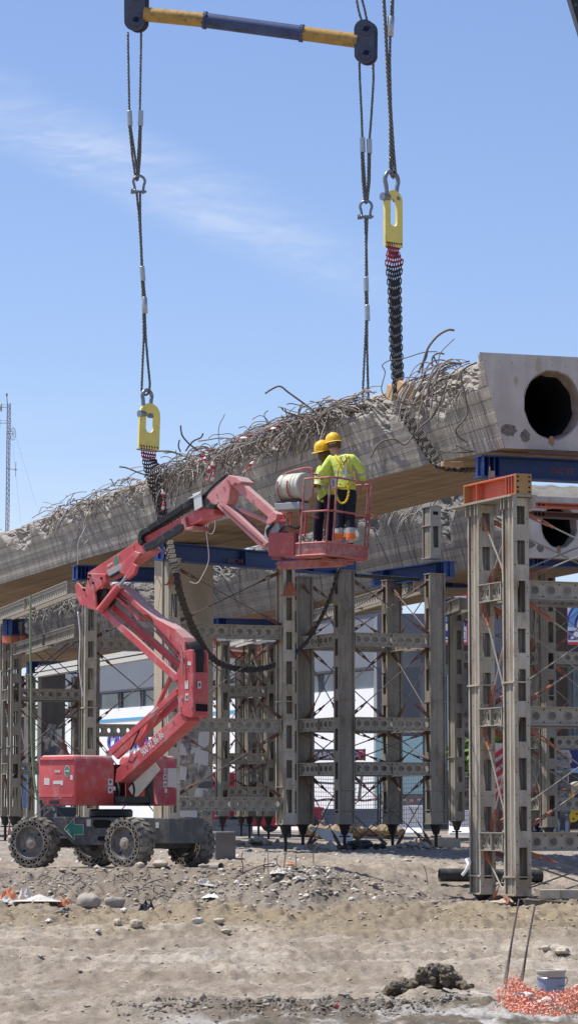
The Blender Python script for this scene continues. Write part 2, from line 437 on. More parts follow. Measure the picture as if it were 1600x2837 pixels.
# ================================================================ ground
def prof(y, right):
    a = np.interp(y, [-100, 30, 36, 41, 44, 45.4, 46.6, 48.2, 50, 58, 66, 80, 110, 160, 400], [0, 0, .12, .24, .30, .36, .58, .82, .85, .92, 1.0, 1.1, 1.2, 1.25, 1.25])
    b = np.interp(y, [-100, 30, 36, 43, 46.2, 48, 50, 52, 54, 66, 80, 110, 160, 400], [0, 0, .12, .27, .33, .42, .60, .78, .88, 1.0, 1.1, 1.2, 1.25, 1.25])
    return a * (1 - right) + b * right
def gz(x, y):
    x = np.asarray(x, float); y = np.asarray(y, float)
    r = sstep(x, 1.4, 2.9)
    yy = y + .5 * fbm(x * .5, y * .2, 3, 3) * sstep(y, 40, 44)
    z = prof(yy, r)
    near = 1 - sstep(y, 56, 90)
    z = z + near * (.035 * fbm(x * .8, y * .35, 3, 11))
    # clods: ridged fine noise, stronger on the bank and the ochre mounds
    bank = np.exp(-((y - 46.8) / 2.0) ** 2) * (1 - .6 * r)
    och = np.exp(-((y - 42.8) / 1.8) ** 2)
    fine = near * (.030 + .055 * bank + .055 * och)
    z = z + fine * (2.2 * np.abs(fbm(x * 3.1, y * 1.5, 4, 29, .6)) - .5)
    z = z + near * .024 * fbm(x * 11, y * 3.5, 4, 41, .65)
    z = z + near * .020 * np.maximum(0, fbm(x * 9, y * 3.2, 3, 141, .6) - .08) * 2.2
    z = z + near * .016 * np.abs(fbm(x * 6, y * 3, 3, 43, .6)) * (1 + 2 * bank + och)
    z = z + near * .028 * fbm(x * .9, y * 3.2, 3, 241, .6) + near * .030 * np.abs(fbm(x * 2.2, y * 7, 3, 251, .6))
    # mounds
    for cx, cy, sx_, sy_, h in ((-1.0, 43.2, .75, .8, .16), (-.1, 42.6, .6, .6, .06), (1.15, 43.4, .6, .7, .15), (1.9, 42.6, .55, .6, .10), (2.6, 44.2, .8, .6, .06),
                                (.35, 46.6, .8, 1.0, .22), (-.6, 46.2, .8, 1.0, .05), (3.95, 43.6, 1.0, .8, .13),
                                (1.22, 28.7, .26, .38, .08)):
        z = z + h * np.exp(-((x - cx) / sx_) ** 2 - ((y - cy) / sy_) ** 2) * (1 + .9 * fbm(x * 5, y * 4, 3, 7))
    # shaded hollow behind the rubble
    z = z - .22 * np.exp(-((x - 1.75) / .9) ** 2 - ((y - 48.6) / 1.1) ** 2)
    # tyre ruts running across
    for c, k, a in ((34.4, .05, .07), (36.2, -.04, .065), (38.4, .02, .07), (32.6, .0, .05), (40.1, .03, .07), (30.9, -.03, .045)):
        d = y - (c + k * x * 6 + .25 * vn(x * .4, x * 0 + c, 5))
        z = z - a * np.exp(-(d / .3) ** 2) + a * .6 * np.exp(-((d - .5) / .2) ** 2) + .022 * np.exp(-(d / .28) ** 2) * np.sign(np.sin(x * 34 + d * 9)) * sstep(x, -1.0, -.4)
    # churned ground near the camera
    ch = np.exp(-((y - (26.3 + .25 * x)) / 1.0) ** 2) * sstep(x, -1.3, -.4)
    z = z + ch * (.14 * np.abs(fbm(x * 4.0, y * 2.2, 4, 77, .62)) - .015)
    # flat pads under wheels / towers
    for cx, cy, rr, h in PADS:
        d = np.sqrt((x - cx) ** 2 + (y - cy) ** 2)
        k = 1 - sstep(d, rr * .6, rr)
        z = z * (1 - k) + h * k
    return z
PADS = []
def g1(x, y): return float(gz(np.array([x]), np.array([y]))[0])
def ground_at(px, py):
    """point on the ground seen at this pixel"""
    kx, kz = ray(px, py)
    ya = np.arange(24.0, 120, .1)
    hit = (CAMZ + kz * ya) < gz(kx * ya, ya)
    y = float(ya[int(np.argmax(hit))]) if hit.any() else 119.9
    return V((kx * y, y, g1(kx * y, y)))

def ground_mat():
    m = bpy.data.materials.new('site_ground'); m.use_nodes = True
    nt = m.node_tree; N = nt.nodes; L = nt.links; b = N['Principled BSDF']
    b.inputs['Roughness'].default_value = .95; b.inputs['Specular IOR Level'].default_value = .15
    g = N.new('ShaderNodeNewGeometry'); s = N.new('ShaderNodeSeparateXYZ'); L.new(g.outputs['Position'], s.inputs[0])
    def noise(sc_, det=8, rg=.6, st=(1, .5, 1), dist=0):
        mp = N.new('ShaderNodeMapping'); mp.inputs['Scale'].default_value = st; L.new(g.outputs['Position'], mp.inputs[0])
        n = N.new('ShaderNodeTexNoise'); n.inputs['Scale'].default_value = sc_; n.inputs['Detail'].default_value = det
        n.inputs['Roughness'].default_value = rg; n.inputs['Distortion'].default_value = dist; L.new(mp.outputs[0], n.inputs[0]); return n.outputs['Fac']
    def mr(v, a, b_, c=0, d=1):
        n = N.new('ShaderNodeMapRange'); n.interpolation_type = 'SMOOTHSTEP'
        for i, q in enumerate((a, b_, c, d)): n.inputs[i + 1].default_value = q
        L.new(v, n.inputs[0]); return n.outputs[0]
    def mul(a, b_):
        n = N.new('ShaderNodeMath'); n.operation = 'MULTIPLY'
        for i, q in enumerate((a, b_)):
            if isinstance(q, float): n.inputs[i].default_value = q
            else: L.new(q, n.inputs[i])
        return n.outputs[0]
    def addn(a, b_):
        n = N.new('ShaderNodeMath'); n.operation = 'ADD'; L.new(a, n.inputs[0])
        if isinstance(b_, float): n.inputs[1].default_value = b_
        else: L.new(b_, n.inputs[1])
        return n.outputs[0]
    def mix(f, a, b_):
        n = N.new('ShaderNodeMix'); n.data_type = 'RGBA'
        L.new(f, n.inputs[0])
        for i, q in ((6, a), (7, b_)):
            if isinstance(q, tuple): n.inputs[i].default_value = (*q, 1)
            else: L.new(q, n.inputs[i])
        return n.outputs[2]
    big = noise(.7, 6)
    yj = addn(s.outputs[1], mul(addn(big, -.5), 9.0))
    base = mix(mr(noise(1.6), .35, .65), (.265, .224, .175), (.40, .345, .28))
    och = mul(mr(yj, 37.5, 41.5), mr(yj, 46.0, 44.3))
    base = mix(mul(och, .85), base, mix(noise(3.0), (.215, .17, .108), (.33, .265, .172)))
    bank = mul(mr(yj, 44.8, 45.8), mr(yj, 50.0, 48.6))
    base = mix(mul(bank, .8), base, mix(noise(3.0), (.165, .14, .118), (.28, .245, .21)))
    # pale lime patches
    lim = mul(mul(mr(noise(.55, 5, .6, (1, .35, 1)), .56, .66), mr(yj, 37, 33)), mr(noise(9), .35, .6))
    base = mix(mul(lim, .75), base, (.62, .60, .57))
    # dark damp churned strip near the camera
    xx = mr(s.outputs[0], -1.5, -.3)
    dampm = mul(mul(mr(s.outputs[1], 28.4, 27.0), xx), mr(noise(2.2, 8, .7), .30, .50))
    base = mix(mul(dampm, .9), base, (.085, .073, .056))
    wht = mul(mul(mr(s.outputs[1], 26.9, 26.2), xx), mr(noise(1.5, 6), .48, .6))
    base = mix(mul(wht, .7), base, (.60, .59, .57))
    # far site: paler grey
    base = mix(mr(s.outputs[1], 52, 60), base, mix(noise(1.2), (.27, .24, .205), (.36, .33, .29)))
    f = noise(26, 10, .75, (1, .7, 1))
    base = mix(mr(f, .46, .60, 0, .45), base, (.17, .135, .10))
    f2 = noise(40, 6, .7, (1, .5, 1)); base = mix(mr(f2, .55, .68, 0, .4), base, (.46, .405, .33))
    f4 = noise(.45, 6, .6, (1, .30, 1), 1.0); tk = None
    for yy_, hw in ((34.4, .30), (36.2, .25), (38.4, .30), (32.6, .25), (40.1, .25)):
        d_ = N.new('ShaderNodeMath'); d_.operation = 'COMPARE'; L.new(addn(s.outputs[1], mul(addn(noise(.5, 3), -.5), 1.6)), d_.inputs[0]); d_.inputs[1].default_value = yy_; d_.inputs[2].default_value = hw
        base = mix(mul(mul(d_.outputs[0], mr(noise(7, 4, .6, (1, 1, 1)), .38, .60)), .55), base, (.50, .44, .36))
    base = mix(mr(f4, .50, .60, 0, .45), base, (.20, .163, .122))
    f3 = noise(5, 8, .7, (1, .25, 1)); base = mix(mr(f3, .48, .62, 0, .5), base, (.17, .135, .098))
    L.new(base, b.inputs['Base Color'])
    bp = N.new('ShaderNodeBump'); bp.inputs['Strength'].default_value = .85; bp.inputs['Distance'].default_value = .03
    L.new(addn(mul(noise(18, 10, .7, (1, .8, 1)), 1.0), mul(noise(60, 6, .6, (1, 1, 1)), .35)), bp.inputs['Height'])
    L.new(bp.outputs[0], b.inputs['Normal'])
    return m
def make_ground():
    xs = np.concatenate([-np.geomspace(2000, 6.2, 34), np.arange(-6.0, 6.001, .034), np.geomspace(6.2, 2000, 34)])
    ys = np.concatenate([np.linspace(-300, 20, 12), np.arange(22, 54, .05), np.arange(54, 80, .25), np.geomspace(80, 4000, 40)])
    X, Y = np.meshgrid(xs, ys)
    Z = gz(X.ravel(), Y.ravel())
    co_ = np.stack([X.ravel(), Y.ravel(), Z], 1).astype(np.float32)
    nx, ny = len(xs), len(ys)
    i = np.arange(ny - 1)[:, None] * nx + np.arange(nx - 1)[None, :]
    fs = np.stack([i, i + 1, i + nx + 1, i + nx], -1).reshape(-1, 4).astype(np.int32)
    me = bpy.data.meshes.new('ground')
    me.vertices.add(len(co_)); me.vertices.foreach_set('co', co_.ravel())
    me.loops.add(fs.size); me.loops.foreach_set('vertex_index', fs.ravel())
    me.polygons.add(len(fs)); me.polygons.foreach_set('loop_start', np.arange(0, fs.size, 4, dtype=np.int32))
    me.polygons.foreach_set('loop_total', np.full(len(fs), 4, dtype=np.int32))
    me.polygons.foreach_set('use_smooth', np.ones(len(fs), dtype=bool))
    me.materials.append(ground_mat())
    me.update(); me.validate()
    o = bpy.data.objects.new('ground', me); C.objects.link(o); o['kind'] = 'structure'

def rock(mb, c, r, sx=1, sy=1, sz=.7, seed=0, mi=0, sub=1, ang=1.0):
    rr = random.Random(seed)
    bm = bmesh.new(); bmesh.ops.create_icosphere(bm, subdivisions=sub, radius=1)
    ph = [rr.uniform(0, 6) for _ in range(6)]; az = rr.uniform(0, PI)
    vs = []
    for v in bm.verts:
        p = v.co
        k = 1 + ang * (.16 * math.sin(p.x * 2.6 + ph[0]) + .14 * math.sin(p.y * 3.1 + ph[1]) + .12 * math.sin(p.z * 3.7 + ph[2]) + .10 * math.sin(p.x * 6 + p.y * 5 + ph[3]) + rr.uniform(-.10, .10))
        q = V((p.x * sx, p.y * sy, p.z * sz)) * r * k
        q.rotate(Euler((0, 0, az)))
        vs.append(q + V(c))
    mb.add(vs, [tuple(v.index for v in f.verts) for f in bm.faces], mi)
    bm.free()
# ================================================================ articulated boom lift
class Fr:
    def __init__(s, o, yaw):
        s.o = V(o); c, q = math.cos(rad(yaw)), math.sin(rad(yaw))
        s.d = V((c, -q, 0)); s.a = V((q, c, 0)); s.z = V((0, 0, 1))
    def w(s, u, v, z): return V((s.o.x, s.o.y, 0)) + s.d * u + s.a * v + V((0, 0, z))
    def pt(s, px, py, v=0.0):
        kx, kz = ray(px, py)
        # point on plane a.(p-o)=v along the ray (kx,1,kz)*Y
        Y = (v + s.a.x * s.o.x + s.a.y * s.o.y) / (s.a.x * kx + s.a.y)
        return V((kx * Y, Y, CAMZ + kz * Y))
    def ptu(s, px, py, u=0.0):
        kx, kz = ray(px, py)
        Y = (u + s.d.x * s.o.x + s.d.y * s.o.y) / (s.d.x * kx + s.d.y)
        return V((kx * Y, Y, CAMZ + kz * Y))
    def poly(s, mb, pts, v0, v1, mi=0):
        """outline traced on the near plane v0, extruded to v1"""
        ps = [s.pt(x, y, v0) for x, y in pts]
        o = ps[0]
        p2 = [((p - o).dot(s.d), (p - o).z) for p in ps]
        mb.prism(p2, o, s.d, s.z, s.a * (v1 - v0), mi)
    def barpx(s, mb, a, b, v, w, h, mi=0, vb=None):
        p = s.pt(a[0], a[1], v); q = s.pt(b[0], b[1], v if vb is None else vb)
        mb.bar(p, q, w, h, (0, 0, 1), mi)

def text_mesh(name, txt, size, M, mt, parent, ext=.002, align='LEFT', sx=1.0, bold=0.0, label=None):
    cu = bpy.data.curves.new('txt', 'FONT'); cu.body = txt; cu.size = size; cu.extrude = ext; cu.align_x = align; cu.offset = bold
    cu.resolution_u = 3
    t = bpy.data.objects.new('txt', cu); C.objects.link(t)
    dg = bpy.context.evaluated_depsgraph_get()
    me = bpy.data.meshes.new_from_object(t.evaluated_get(dg))
    bpy.data.objects.remove(t)
    me.name = name
    me.transform(Matrix.Diagonal((sx, 1, 1, 1)))
    me.transform(M)
    if parent is not None: me.transform(WM[parent.name].inverted())
    me.materials.clear(); me.materials.append(mt)
    o = bpy.data.objects.new(name, me); C.objects.link(o)
    if parent is not None: o.parent = parent; WM[o.name] = WM[parent.name]
    if label: o['label'] = label
    return o
def frameM(o, x, y):
    x = V(x).normalized(); y = V(y).normalized(); z = x.cross(y)
    return Matrix(((x.x, y.x, z.x, o[0]), (x.y, y.y, z.y, o[1]), (x.z, y.z, z.z, o[2]), (0, 0, 0, 1)))

LG = .845
LO = XY(309, 51.0)
T = Fr(LO, 42)
CH = Fr(XY(316, 50.8), 33)
PADS.append((LO.x, LO.y, 2.6, LG))
lift = empty('boom_lift', (LO.x, LO.y, LG), rad(0), 'dusty red articulated boom lift holding a basket with two workers up to the slab', 'boom lift')

# ---- wheels
def tyre_mb():
    mb = MB(); Rr, W = .395, .15
    mb.lathe([(.26, -W), (.30, -W - .005), (.36, -W + .004), (Rr - .02, -W + .03), (Rr, -W + .06), (Rr, W - .06), (Rr - .02, W - .03), (.36, W - .004), (.30, W + .005), (.26, W)], axis='Y', n=48)
    for k in range(20):            # block lugs
        for sgn in (-1, 1):
            a0 = 2 * PI * (k + (.25 if sgn > 0 else -.25)) / 20; a1 = a0 + .07
            vs = []
            for (aa, yy) in ((a0 - .095, sgn * .158), (a0 + .095, sgn * .158), (a1 + .085, sgn * .01), (a1 - .085, sgn * .01)):
                for rr in (Rr - .03, Rr + (.022 if abs(yy) < .1 else .014)):
                    vs.append(V((rr * math.cos(aa), yy, rr * math.sin(aa))))
            fs = [(1, 3, 5, 7), (0, 1, 7, 6), (0, 2, 3, 1), (2, 4, 5, 3), (4, 6, 7, 5)]
            if sgn < 0: fs = [f[::-1] for f in fs]
            mb.add(vs, fs)
    for sgn in (-1, 1):            # sidewall lattice: struts with dark hollows between them
        y0 = sgn * (W + .006)
        for r0, r1 in ((.262, .282), (.345, .368)):
            mb.lathe([(r0, y0), (r0, y0 + sgn * .012), (r1, y0 + sgn * .012), (r1, y0)], axis='Y', n=48)
        n = 20
        for k in range(n):
            for q in (-1, 1):
                a = 2 * PI * k / n; b = a + q * PI / n
                p = V((.28 * math.cos(a), y0 + sgn * .004, .28 * math.sin(a))); e = V((.35 * math.cos(b), y0 + sgn * .004, .35 * math.sin(b)))
                mb.bar(p, e, .016, .016, (0, 1, 0))
        mb.lathe([(.28, y0), (.347, y0)][::1], axis='Y', n=48, mi=1)
    return mb
def rim_mb():
    mb = MB()
    for s in (-1, 1):
        mb.lathe([(.262, s * .15), (.252, s * .162), (.245, s * .15), (.235, s * .10), (.16, s * .085), (.14, s * .095), (.02, s * .095)], axis='Y', n=36)
    for k in range(2):
        a = 1.1 + k * PI
        mb.cyl((.19 * math.cos(a), -.104, .19 * math.sin(a)), (.19 * math.cos(a), -.08, .19 * math.sin(a)), .02, n=10, mi=1)
    return mb
def hub_mb():
    mb = MB()
    mb.lathe([(.10, -.09), (.10, -.125), (.085, -.14), (.05, -.145), (.045, -.165), (0.001, -.17)], axis='Y', n=20)
    for k in range(9):
        a = 2 * PI * k / 9
        mb.cyl((.122 * math.cos(a), -.115, .122 * math.sin(a)), (.122 * math.cos(a), -.09, .122 * math.sin(a)), .011, n=6)
    return mb
wheel0 = None
for (u, v, yaw) in ((-.95, -.85, 27), (.95, -.85, 41), (-.95, .85, 27), (.95, .85, 41)):
    p = CH.w(u, v, LG + .405)
    M = Matrix.Translation(p - V((LO.x, LO.y, LG))) @ Matrix.Rotation(-rad(yaw), 4, 'Z') @ Matrix.Rotation(rad(R.uniform(0, 60)), 4, 'Y')
    if v > 0: M = M @ Matrix.Rotation(PI, 4, 'Z')
    if wheel0 is None:
        wheel0 = empty('wheel', mat=M, parent=lift)
        tyre_mb().build('tyre', [m_rub, m_dark], wheel0, local=True)
        rim_mb().build('rim', [m_rim, m_dark], wheel0, local=True, auto=35)
        hub_mb().build('hub', m_hub, wheel0, local=True, auto=35)
    else: dup(wheel0, lift, mat=M)

# ---- chassis
mb = MB()
vs_ = -.50
poly = [(150, 2264), (470, 2268), (470, 2338), (310, 2342), (205, 2341), (172, 2312), (150, 2300)]
CH.poly(mb, poly, vs_, -vs_ - .05)
# front axle carrier and rear
mb.prism([(-.16, -.20), (.16, -.20), (.16, .16), (-.16, .16)], CH.w(1.0, -.42, LG + .55), CH.d, CH.z, CH.a * .62)
mb.bar(CH.w(.95, -.62, LG + .40), CH.w(.95, .72, LG + .40), .20, .17)
mb.bar(CH.w(-.95, -.70, LG + .40), CH.w(-.95, .70, LG + .40), .18, .16)
for u in (-.95, .95):
    for v in (-.68, .68):
        mb.cyl(CH.w(u, v, LG + .26), CH.w(u, v, LG + .54), .055, n=10)
        mb.bar(CH.w(u - .02, v, LG + .50), CH.w(u, v * .75, LG + .50), .16, .04)
    mb.tube([CH.w(u - .16, -.6, LG + .44), CH.w(u - .17, .6, LG + .44)], .018, 8)
o = mb.build('chassis', m_grey, lift); bevel(o, .012)
for (pl) in ([(258, 2276), (264, 2272), (302, 2272), (309, 2277), (309, 2289), (302, 2295), (264, 2295), (258, 2289)],
             [(270, 2320), (273, 2318), (292, 2318), (296, 2320), (296, 2328), (292, 2330), (273, 2330), (270, 2328)]):
    mb = MB(); CH.poly(mb, pl, vs_ - .002, vs_ + .01); mb.build('slot', m_dark, lift)
mb = MB(); CH.poly(mb, [(178, 2298), (206, 2266), (206, 2285), (231, 2285), (231, 2313), (206, 2313), (206, 2329)], vs_ - .003, vs_ + .004)
mb.build('arrow', m_green, lift, label='dark green arrow painted on the grey chassis')
mb = MB()
ar = [(178, 2298), (206, 2266), (206, 2285), (231, 2285), (231, 2313), (206, 2313), (206, 2329)]
for i in range(7):
    mb.bar(CH.pt(*ar[i], vs_ - .005), CH.pt(*ar[(i + 1) % 7], vs_ - .005), .006, .007)
mb.build('arrow_outline', m_label, lift)
mb = MB(); CH.poly(mb, [(240, 2270), (251, 2270), (251, 2290), (240, 2290)], vs_ - .004, vs_ + .001)
CH.poly(mb, [(431, 2279), (440, 2279), (440, 2295), (431, 2295)], vs_ - .004, vs_ + .001); mb.build('sticker', m_label, lift)
mb = MB(); mb.lathe([(.001, LG + .80), (.33, LG + .80), (.36, LG + .84), (.36, LG + .92), (.33, LG + .95), (.001, LG + .95)], (LO.x, LO.y, 0), n=32)
mb.build('slewing_ring', m_black, lift)

# ---- turntable
def W(u, v, z): return T.w(u, v, z)
zt = P(227, 2092, 50).z; zl = P(227, 2232, 50).z
mb = MB()
mb.obox(W(-.08, .05, zl + .05), T.d * .34, T.a * 1.0, V((0, 0, .05)))
mb.obox(W(-.3, .16, zl + .38), T.d * .05, T.a * .42, V((0, 0, .3)))
mb.build('turntable', m_black, lift)
def cover(v0, v1, u0, u1, name, zb, zt_, grooves=True):
    """side profile in (u,z) with chamfered bottom, then extruded across v"""
    # bottom chamfer is on the outer -d end
    mb = MB()
    n = 7
    prof = [(u0 + .16, zb), (u1 - .02, zb), (u1, zb + .03), (u1, zt_ - .10), (u1 - .06, zt_), (u0 + .07, zt_), (u0, zt_ - .08), (u0, zb + .16)]
    mb.prism(prof, W(0, v0, 0), T.d, T.z, T.a * (v1 - v0))
    o = mb.build(name, m_red, lift); bevel(o, .045, 4)
    for p in o.data.polygons: p.use_smooth = True
    return o
cover(-1.16, -.27, -.50, .36, 'engine_cover', zl, zt)
cover(.62, 1.18, -.45, .36, 'hydraulic_cover', zl + .0, P(460, 2094, 51.4).z)
# moulded ribs across the cover faces
mb = MB()
for py, h in ((2104, .018), (2206, .03)):
    z = P(227, py, 50).z
    mb.bar(W(-.47, -1.170, z), W(.32, -1.170, z), .02, h)
    mb.bar(W(-.47, -1.168, z - h * 1.0 - .012), W(.32, -1.168, z - h * 1.0 - .012), .012, .012)
mb.build('moulded_rib', m_red, lift)
mb = MB()
mb.cyl(W(-.12, -.95, zt - .01), W(-.12, -.95, zt + .10), .085, .055, 16)
mb.cyl(W(-.12, -.95, zt + .10), W(-.12, -.95, zt + .17), .05, .048, 16)
mb.tube([W(-.12, -.95, zt + .15), W(-.14, -.98, zt + .2), W(-.2, -1.0, zt + .24)], .042, 12)
mb.build('exhaust_cap', m_rust, lift)
mb = MB(); mb.bar(W(-.22, -1.165, P(0, 2224, 50).z), W(-.02, -1.165, P(0, 2224, 50).z), .015, .06); mb.build('latch', m_black, lift)
# decals
def decal(pts, v, mt, name='sticker', th=.003, fr=T):
    mb = MB(); fr.poly(mb, pts, v - th, v + .001); return mb.build(name, mt, lift)
def decal_u(pts, u, mt, name='sticker'):
    mb = MB(); ps = [T.ptu(x, y, u + .004) for x, y in pts]
    mb.add(ps, [tuple(range(len(ps)))]); mb.add([p - T.d * .004 for p in ps], [tuple(range(len(ps)))[::-1]])
    return mb.build(name, mt, lift)
vv = -1.161
mb = MB(); c0 = T.pt(186, 2137, vv)
ov = [(c0 + T.d * (.062 * math.cos(a)) + T.z * (.095 * math.sin(a)) - T.a * .002) for a in [2 * PI * k / 28 for k in range(28)]]
mb.add(ov, [tuple(range(28))[::-1]]); mb.build('round_emblem', m_label, lift)
mb = MB(); ov = [(c0 + T.d * (.054 * math.cos(a)) + T.z * (.085 * math.sin(a)) - T.a * .004) for a in [2 * PI * k / 28 for k in range(28)]]
mb.add(ov, [tuple(range(28))[::-1]]); mb.build('emblem_disc', m_green, lift)
text_mesh('lettering', 'HUNE', .042, frameM(T.pt(180, 2140, vv - .006), T.d, T.z), m_label, lift, sx=.8, bold=.001)
text_mesh('lettering', 'CLEAN', .055, frameM(T.pt(150, 2141, vv - .004), T.d, T.z), m_label, lift, sx=.8, bold=.002)
decal([(147, 2164), (174, 2163), (174, 2176), (168, 2176), (168, 2173), (147, 2173)], vv, m_label)
decal([(194, 2148), (201, 2148), (201, 2161), (195, 2161)], vv, m_label)
decal([(122, 2156), (137, 2157), (137, 2176), (122, 2175)], vv, m_label)
decal([(163, 2207), (169, 2207), (169, 2213), (163, 2213)], vv, m_label)
uu = .362
for pts in ([(299, 2158), (312, 2158), (312, 2177), (299, 2177)], [(299, 2180), (312, 2180), (312, 2198), (299, 2198)], [(313, 2179), (320, 2180), (320, 2191), (313, 2190)],
            [(295, 2088), (310, 2088), (310, 2096), (295, 2096)], [(454, 2129), (461, 2129), (461, 2142), (454, 2142)], [(452, 2145), (462, 2145), (462, 2161), (452, 2161)],
            [(452, 2165), (462, 2165), (462, 2182), (452, 2182)], [(456, 2185), (463, 2185), (463, 2197), (456, 2197)], [(464, 2129), (489, 2129), (489, 2183), (464, 2181)]):
    decal_u(pts, uu, m_label)
for pts in ([(303, 2163), (309, 2162), (309, 2170), (303, 2171)], [(302, 2186), (309, 2185), (308, 2193), (303, 2193)], [(455, 2150), (460, 2149), (459, 2157), (455, 2157)], [(457, 2134), (459, 2133), (459, 2139), (457, 2139)], [(455, 2171), (460, 2171), (459, 2178), (455, 2178)]):
    decal_u(pts, uu + .002, m_mark, 'pictogram')
# open bay: black frame, curved guards
mb = MB()
mb.obox(W(.30, .575, (zt + zl) / 2 - .02), T.d * .06, T.a * .03, V((0, 0, .36)))
mb.obox(W(.1, .17, zl + .10), T.d * .25, T.a * .42, V((0, 0, .05)))
mb.tube(spline([W(.30, -.15, zl + .1), W(.32, -.13, zl + .25), W(.2, -.05, zl + .38)]), .018, 6)
mb.tube(spline([W(.30, .2, zl + .1), W(.32, .22, zl + .25), W(.2, .30, zl + .38)]), .018, 6)
mb.build('bay_frame', m_black, lift)
mb = MB(); mb.obox(T.pt(400, 2160, .45), (T.d * .28 + T.z * .24), T.a * .01, (T.z * .09 - T.d * .08)); mb.build('side_guard', m_boxg, lift)

# ---- boom : outlines traced on the near face
VN, VF = -.02, .28
def arm(name, pts, v0=VN, v1=VF, mt=m_red, b=.012):
    mb = MB(); T.poly(mb, pts, v0, v1); o = mb.build(name, mt, lift)
    if b: bevel(o, b)
    return o
def barm(name, a, b_, w, v, mt=m_red, vw=None, bev=.008):
    """bar traced along its centre line, w pixels deep"""
    x0, y0 = a; x1, y1 = b_; L = math.hypot(x1 - x0, y1 - y0); nx, ny = -(y1 - y0) / L * w / 2, (x1 - x0) / L * w / 2
    return arm(name, [(x0 + nx, y0 + ny), (x1 + nx, y1 + ny), (x1 - nx, y1 - ny), (x0 - nx, y0 - ny)], v, v + (vw or .05), mt, bev)
arm('lower_riser', [(318, 2170), (322, 2132), (372, 2088), (495, 1974), (514, 1985), (520, 1998), (334, 2168)], VN, VF)
text_mesh('lettering', '900 92 86 86', .175, frameM(T.pt(396, 2097, VN - .004), (T.pt(477, 2018, VN) - T.pt(399, 2092, VN)), (T.pt(477, 2018, VN) - T.pt(399, 2092, VN)).cross(-T.a) * -1), m_label, lift, sx=.62, bold=.0025)
barm('riser_link', (300, 2088), (492, 1912), 15, VN + .0, m_red, .06)
barm('riser_link', (318, 2098), (492, 1940), 17, VN + .20, m_red, .06)
d_ = T.pt(460, 1946, VN) ; e_ = T.pt(478, 1929, VN)
text_mesh('lettering', 'Haulotte', .062, frameM(T.pt(420, 1979, VN - .003), (T.pt(492, 1912, VN) - T.pt(300, 2088, VN)), (T.pt(492, 1912, VN) - T.pt(300, 2088, VN)).cross(T.a)), m_label, lift, sx=.8, bold=.001)
def cyl_px(name, a, b_, v, r, mt, n=14):
    mb = MB(); mb.cyl(T.pt(*a, v), T.pt(*b_, v), r, n=n); return mb.build(name, mt, lift, auto=40)
cyl_px('lift_cylinder', (388, 2066), (434, 1964), .12, .050, m_red)
cyl_px('lift_cylinder', (434, 1964), (476, 1868), .12, .038, m_red)
cyl_px('cylinder_rod', (362, 2078), (392, 2010), .02, .014, m_black)
arm('riser_bracket', [(352, 2108), (362, 2080), (372, 2096), (380, 2090), (366, 2112)], VN - .01, VN + .03)
# knee
arm('knee_block', [(491, 1905), (487, 1868), (497, 1845), (503, 1808), (520, 1800), (531, 1800), (535, 1812), (535, 1984), (527, 1990), (513, 1986), (494, 1974)], VN - .03, VN + .03)
arm('knee_block', [(531, 1862), (536, 1862), (536, 1984), (522, 1988), (500, 1975), (500, 1880)], VN + .03, VF + .06)
arm('knee_plate', [(x + 38, y + 2) for x, y in [(491, 1905), (487, 1868), (497, 1845), (503, 1808), (520, 1800), (531, 1800), (535, 1812), (535, 1984), (527, 1990), (513, 1986), (494, 1974)]], VF + .06, VF + .10)
mb = MB()
for i in range(7):
    r_ = .21 + .0 * i
    v = .03 + i * .042
    sx_ = v * 112; pts = spline([T.pt(506 + sx_, 1784 - i, v), T.pt(516 + sx_, 1783 - i, v), T.pt(526 + sx_, 1798, v), T.pt(530 + sx_, 1822, v), T.pt(528 + sx_, 1864, v)], 4)
    mb.tube(pts, .019, 6)
mb.build('hose_bundle', m_hose, lift)
for (x, y) in ((487, 1884), (487, 1912), (506, 1824), (504, 1936)):
    mb = MB(); c = T.pt(x, y, VN - .035); mb.cyl(c, c + T.a * .03, .035, n=14); mb.cyl(c - T.a * .012, c, .018, n=10)
    mb.build('pivot_pin', m_red, lift, auto=40)
for pts in ([(512, 1886), (521, 1886), (521, 1909), (512, 1909)], [(513, 1922), (522, 1921), (522, 1941), (513, 1941)], [(519, 1833), (529, 1834), (529, 1844), (519, 1843)]):
    decal(pts, VN - .032, m_label)
decal([(514, 1929), (520, 1926), (519, 1936), (515, 1937)], VN - .036, m_mark, 'pictogram')
cyl_px('latch_rod', (506, 1870), (506, 1803), VN - .06, .012, m_hub)
mb = MB(); c = T.w(0, 0, 0)
pe = [(547, 1888), (557, 1888), (557, 1908), (547, 1908)]
ue = (T.pt(536, 1900, VN) - V((LO.x, LO.y, 0))).dot(T.d)
decal_u(pe, ue + .002, m_label)
decal_u([(550, 1893), (555, 1892), (555, 1902), (550, 1903)], ue + .005, m_mark, 'pictogram')
decal_u([(538, 1950), (575, 1952), (575, 1972), (538, 1970)], ue + .002, m_dark, 'recess')
# upper riser
arm('upper_riser', [(300, 1642), (309, 1618), (335, 1626), (391, 1682), (425, 1710), (484, 1742), (506, 1766), (512, 1778), (512, 1838), (502, 1835), (487, 1816), (449, 1775), (431, 1748), (424, 1720), (412, 1704), (392, 1704), (382, 1722), (364, 1700), (330, 1668)], VN, VF)
barm('link_arm', (280, 1690), (491, 1884), 18, VN - .01, m_red, .07)
barm('link_arm', (300, 1672), (497, 1848), 18, VF - .08, m_red, .07)
barm('link_gusset', (380, 1758), (394, 1772), 30, VF - .02, m_red, .02)
arm('cover_plate', [(379, 1722), (396, 1704), (412, 1710), (420, 1732), (398, 1742)], VF - .06, VF + .02, m_boxg)
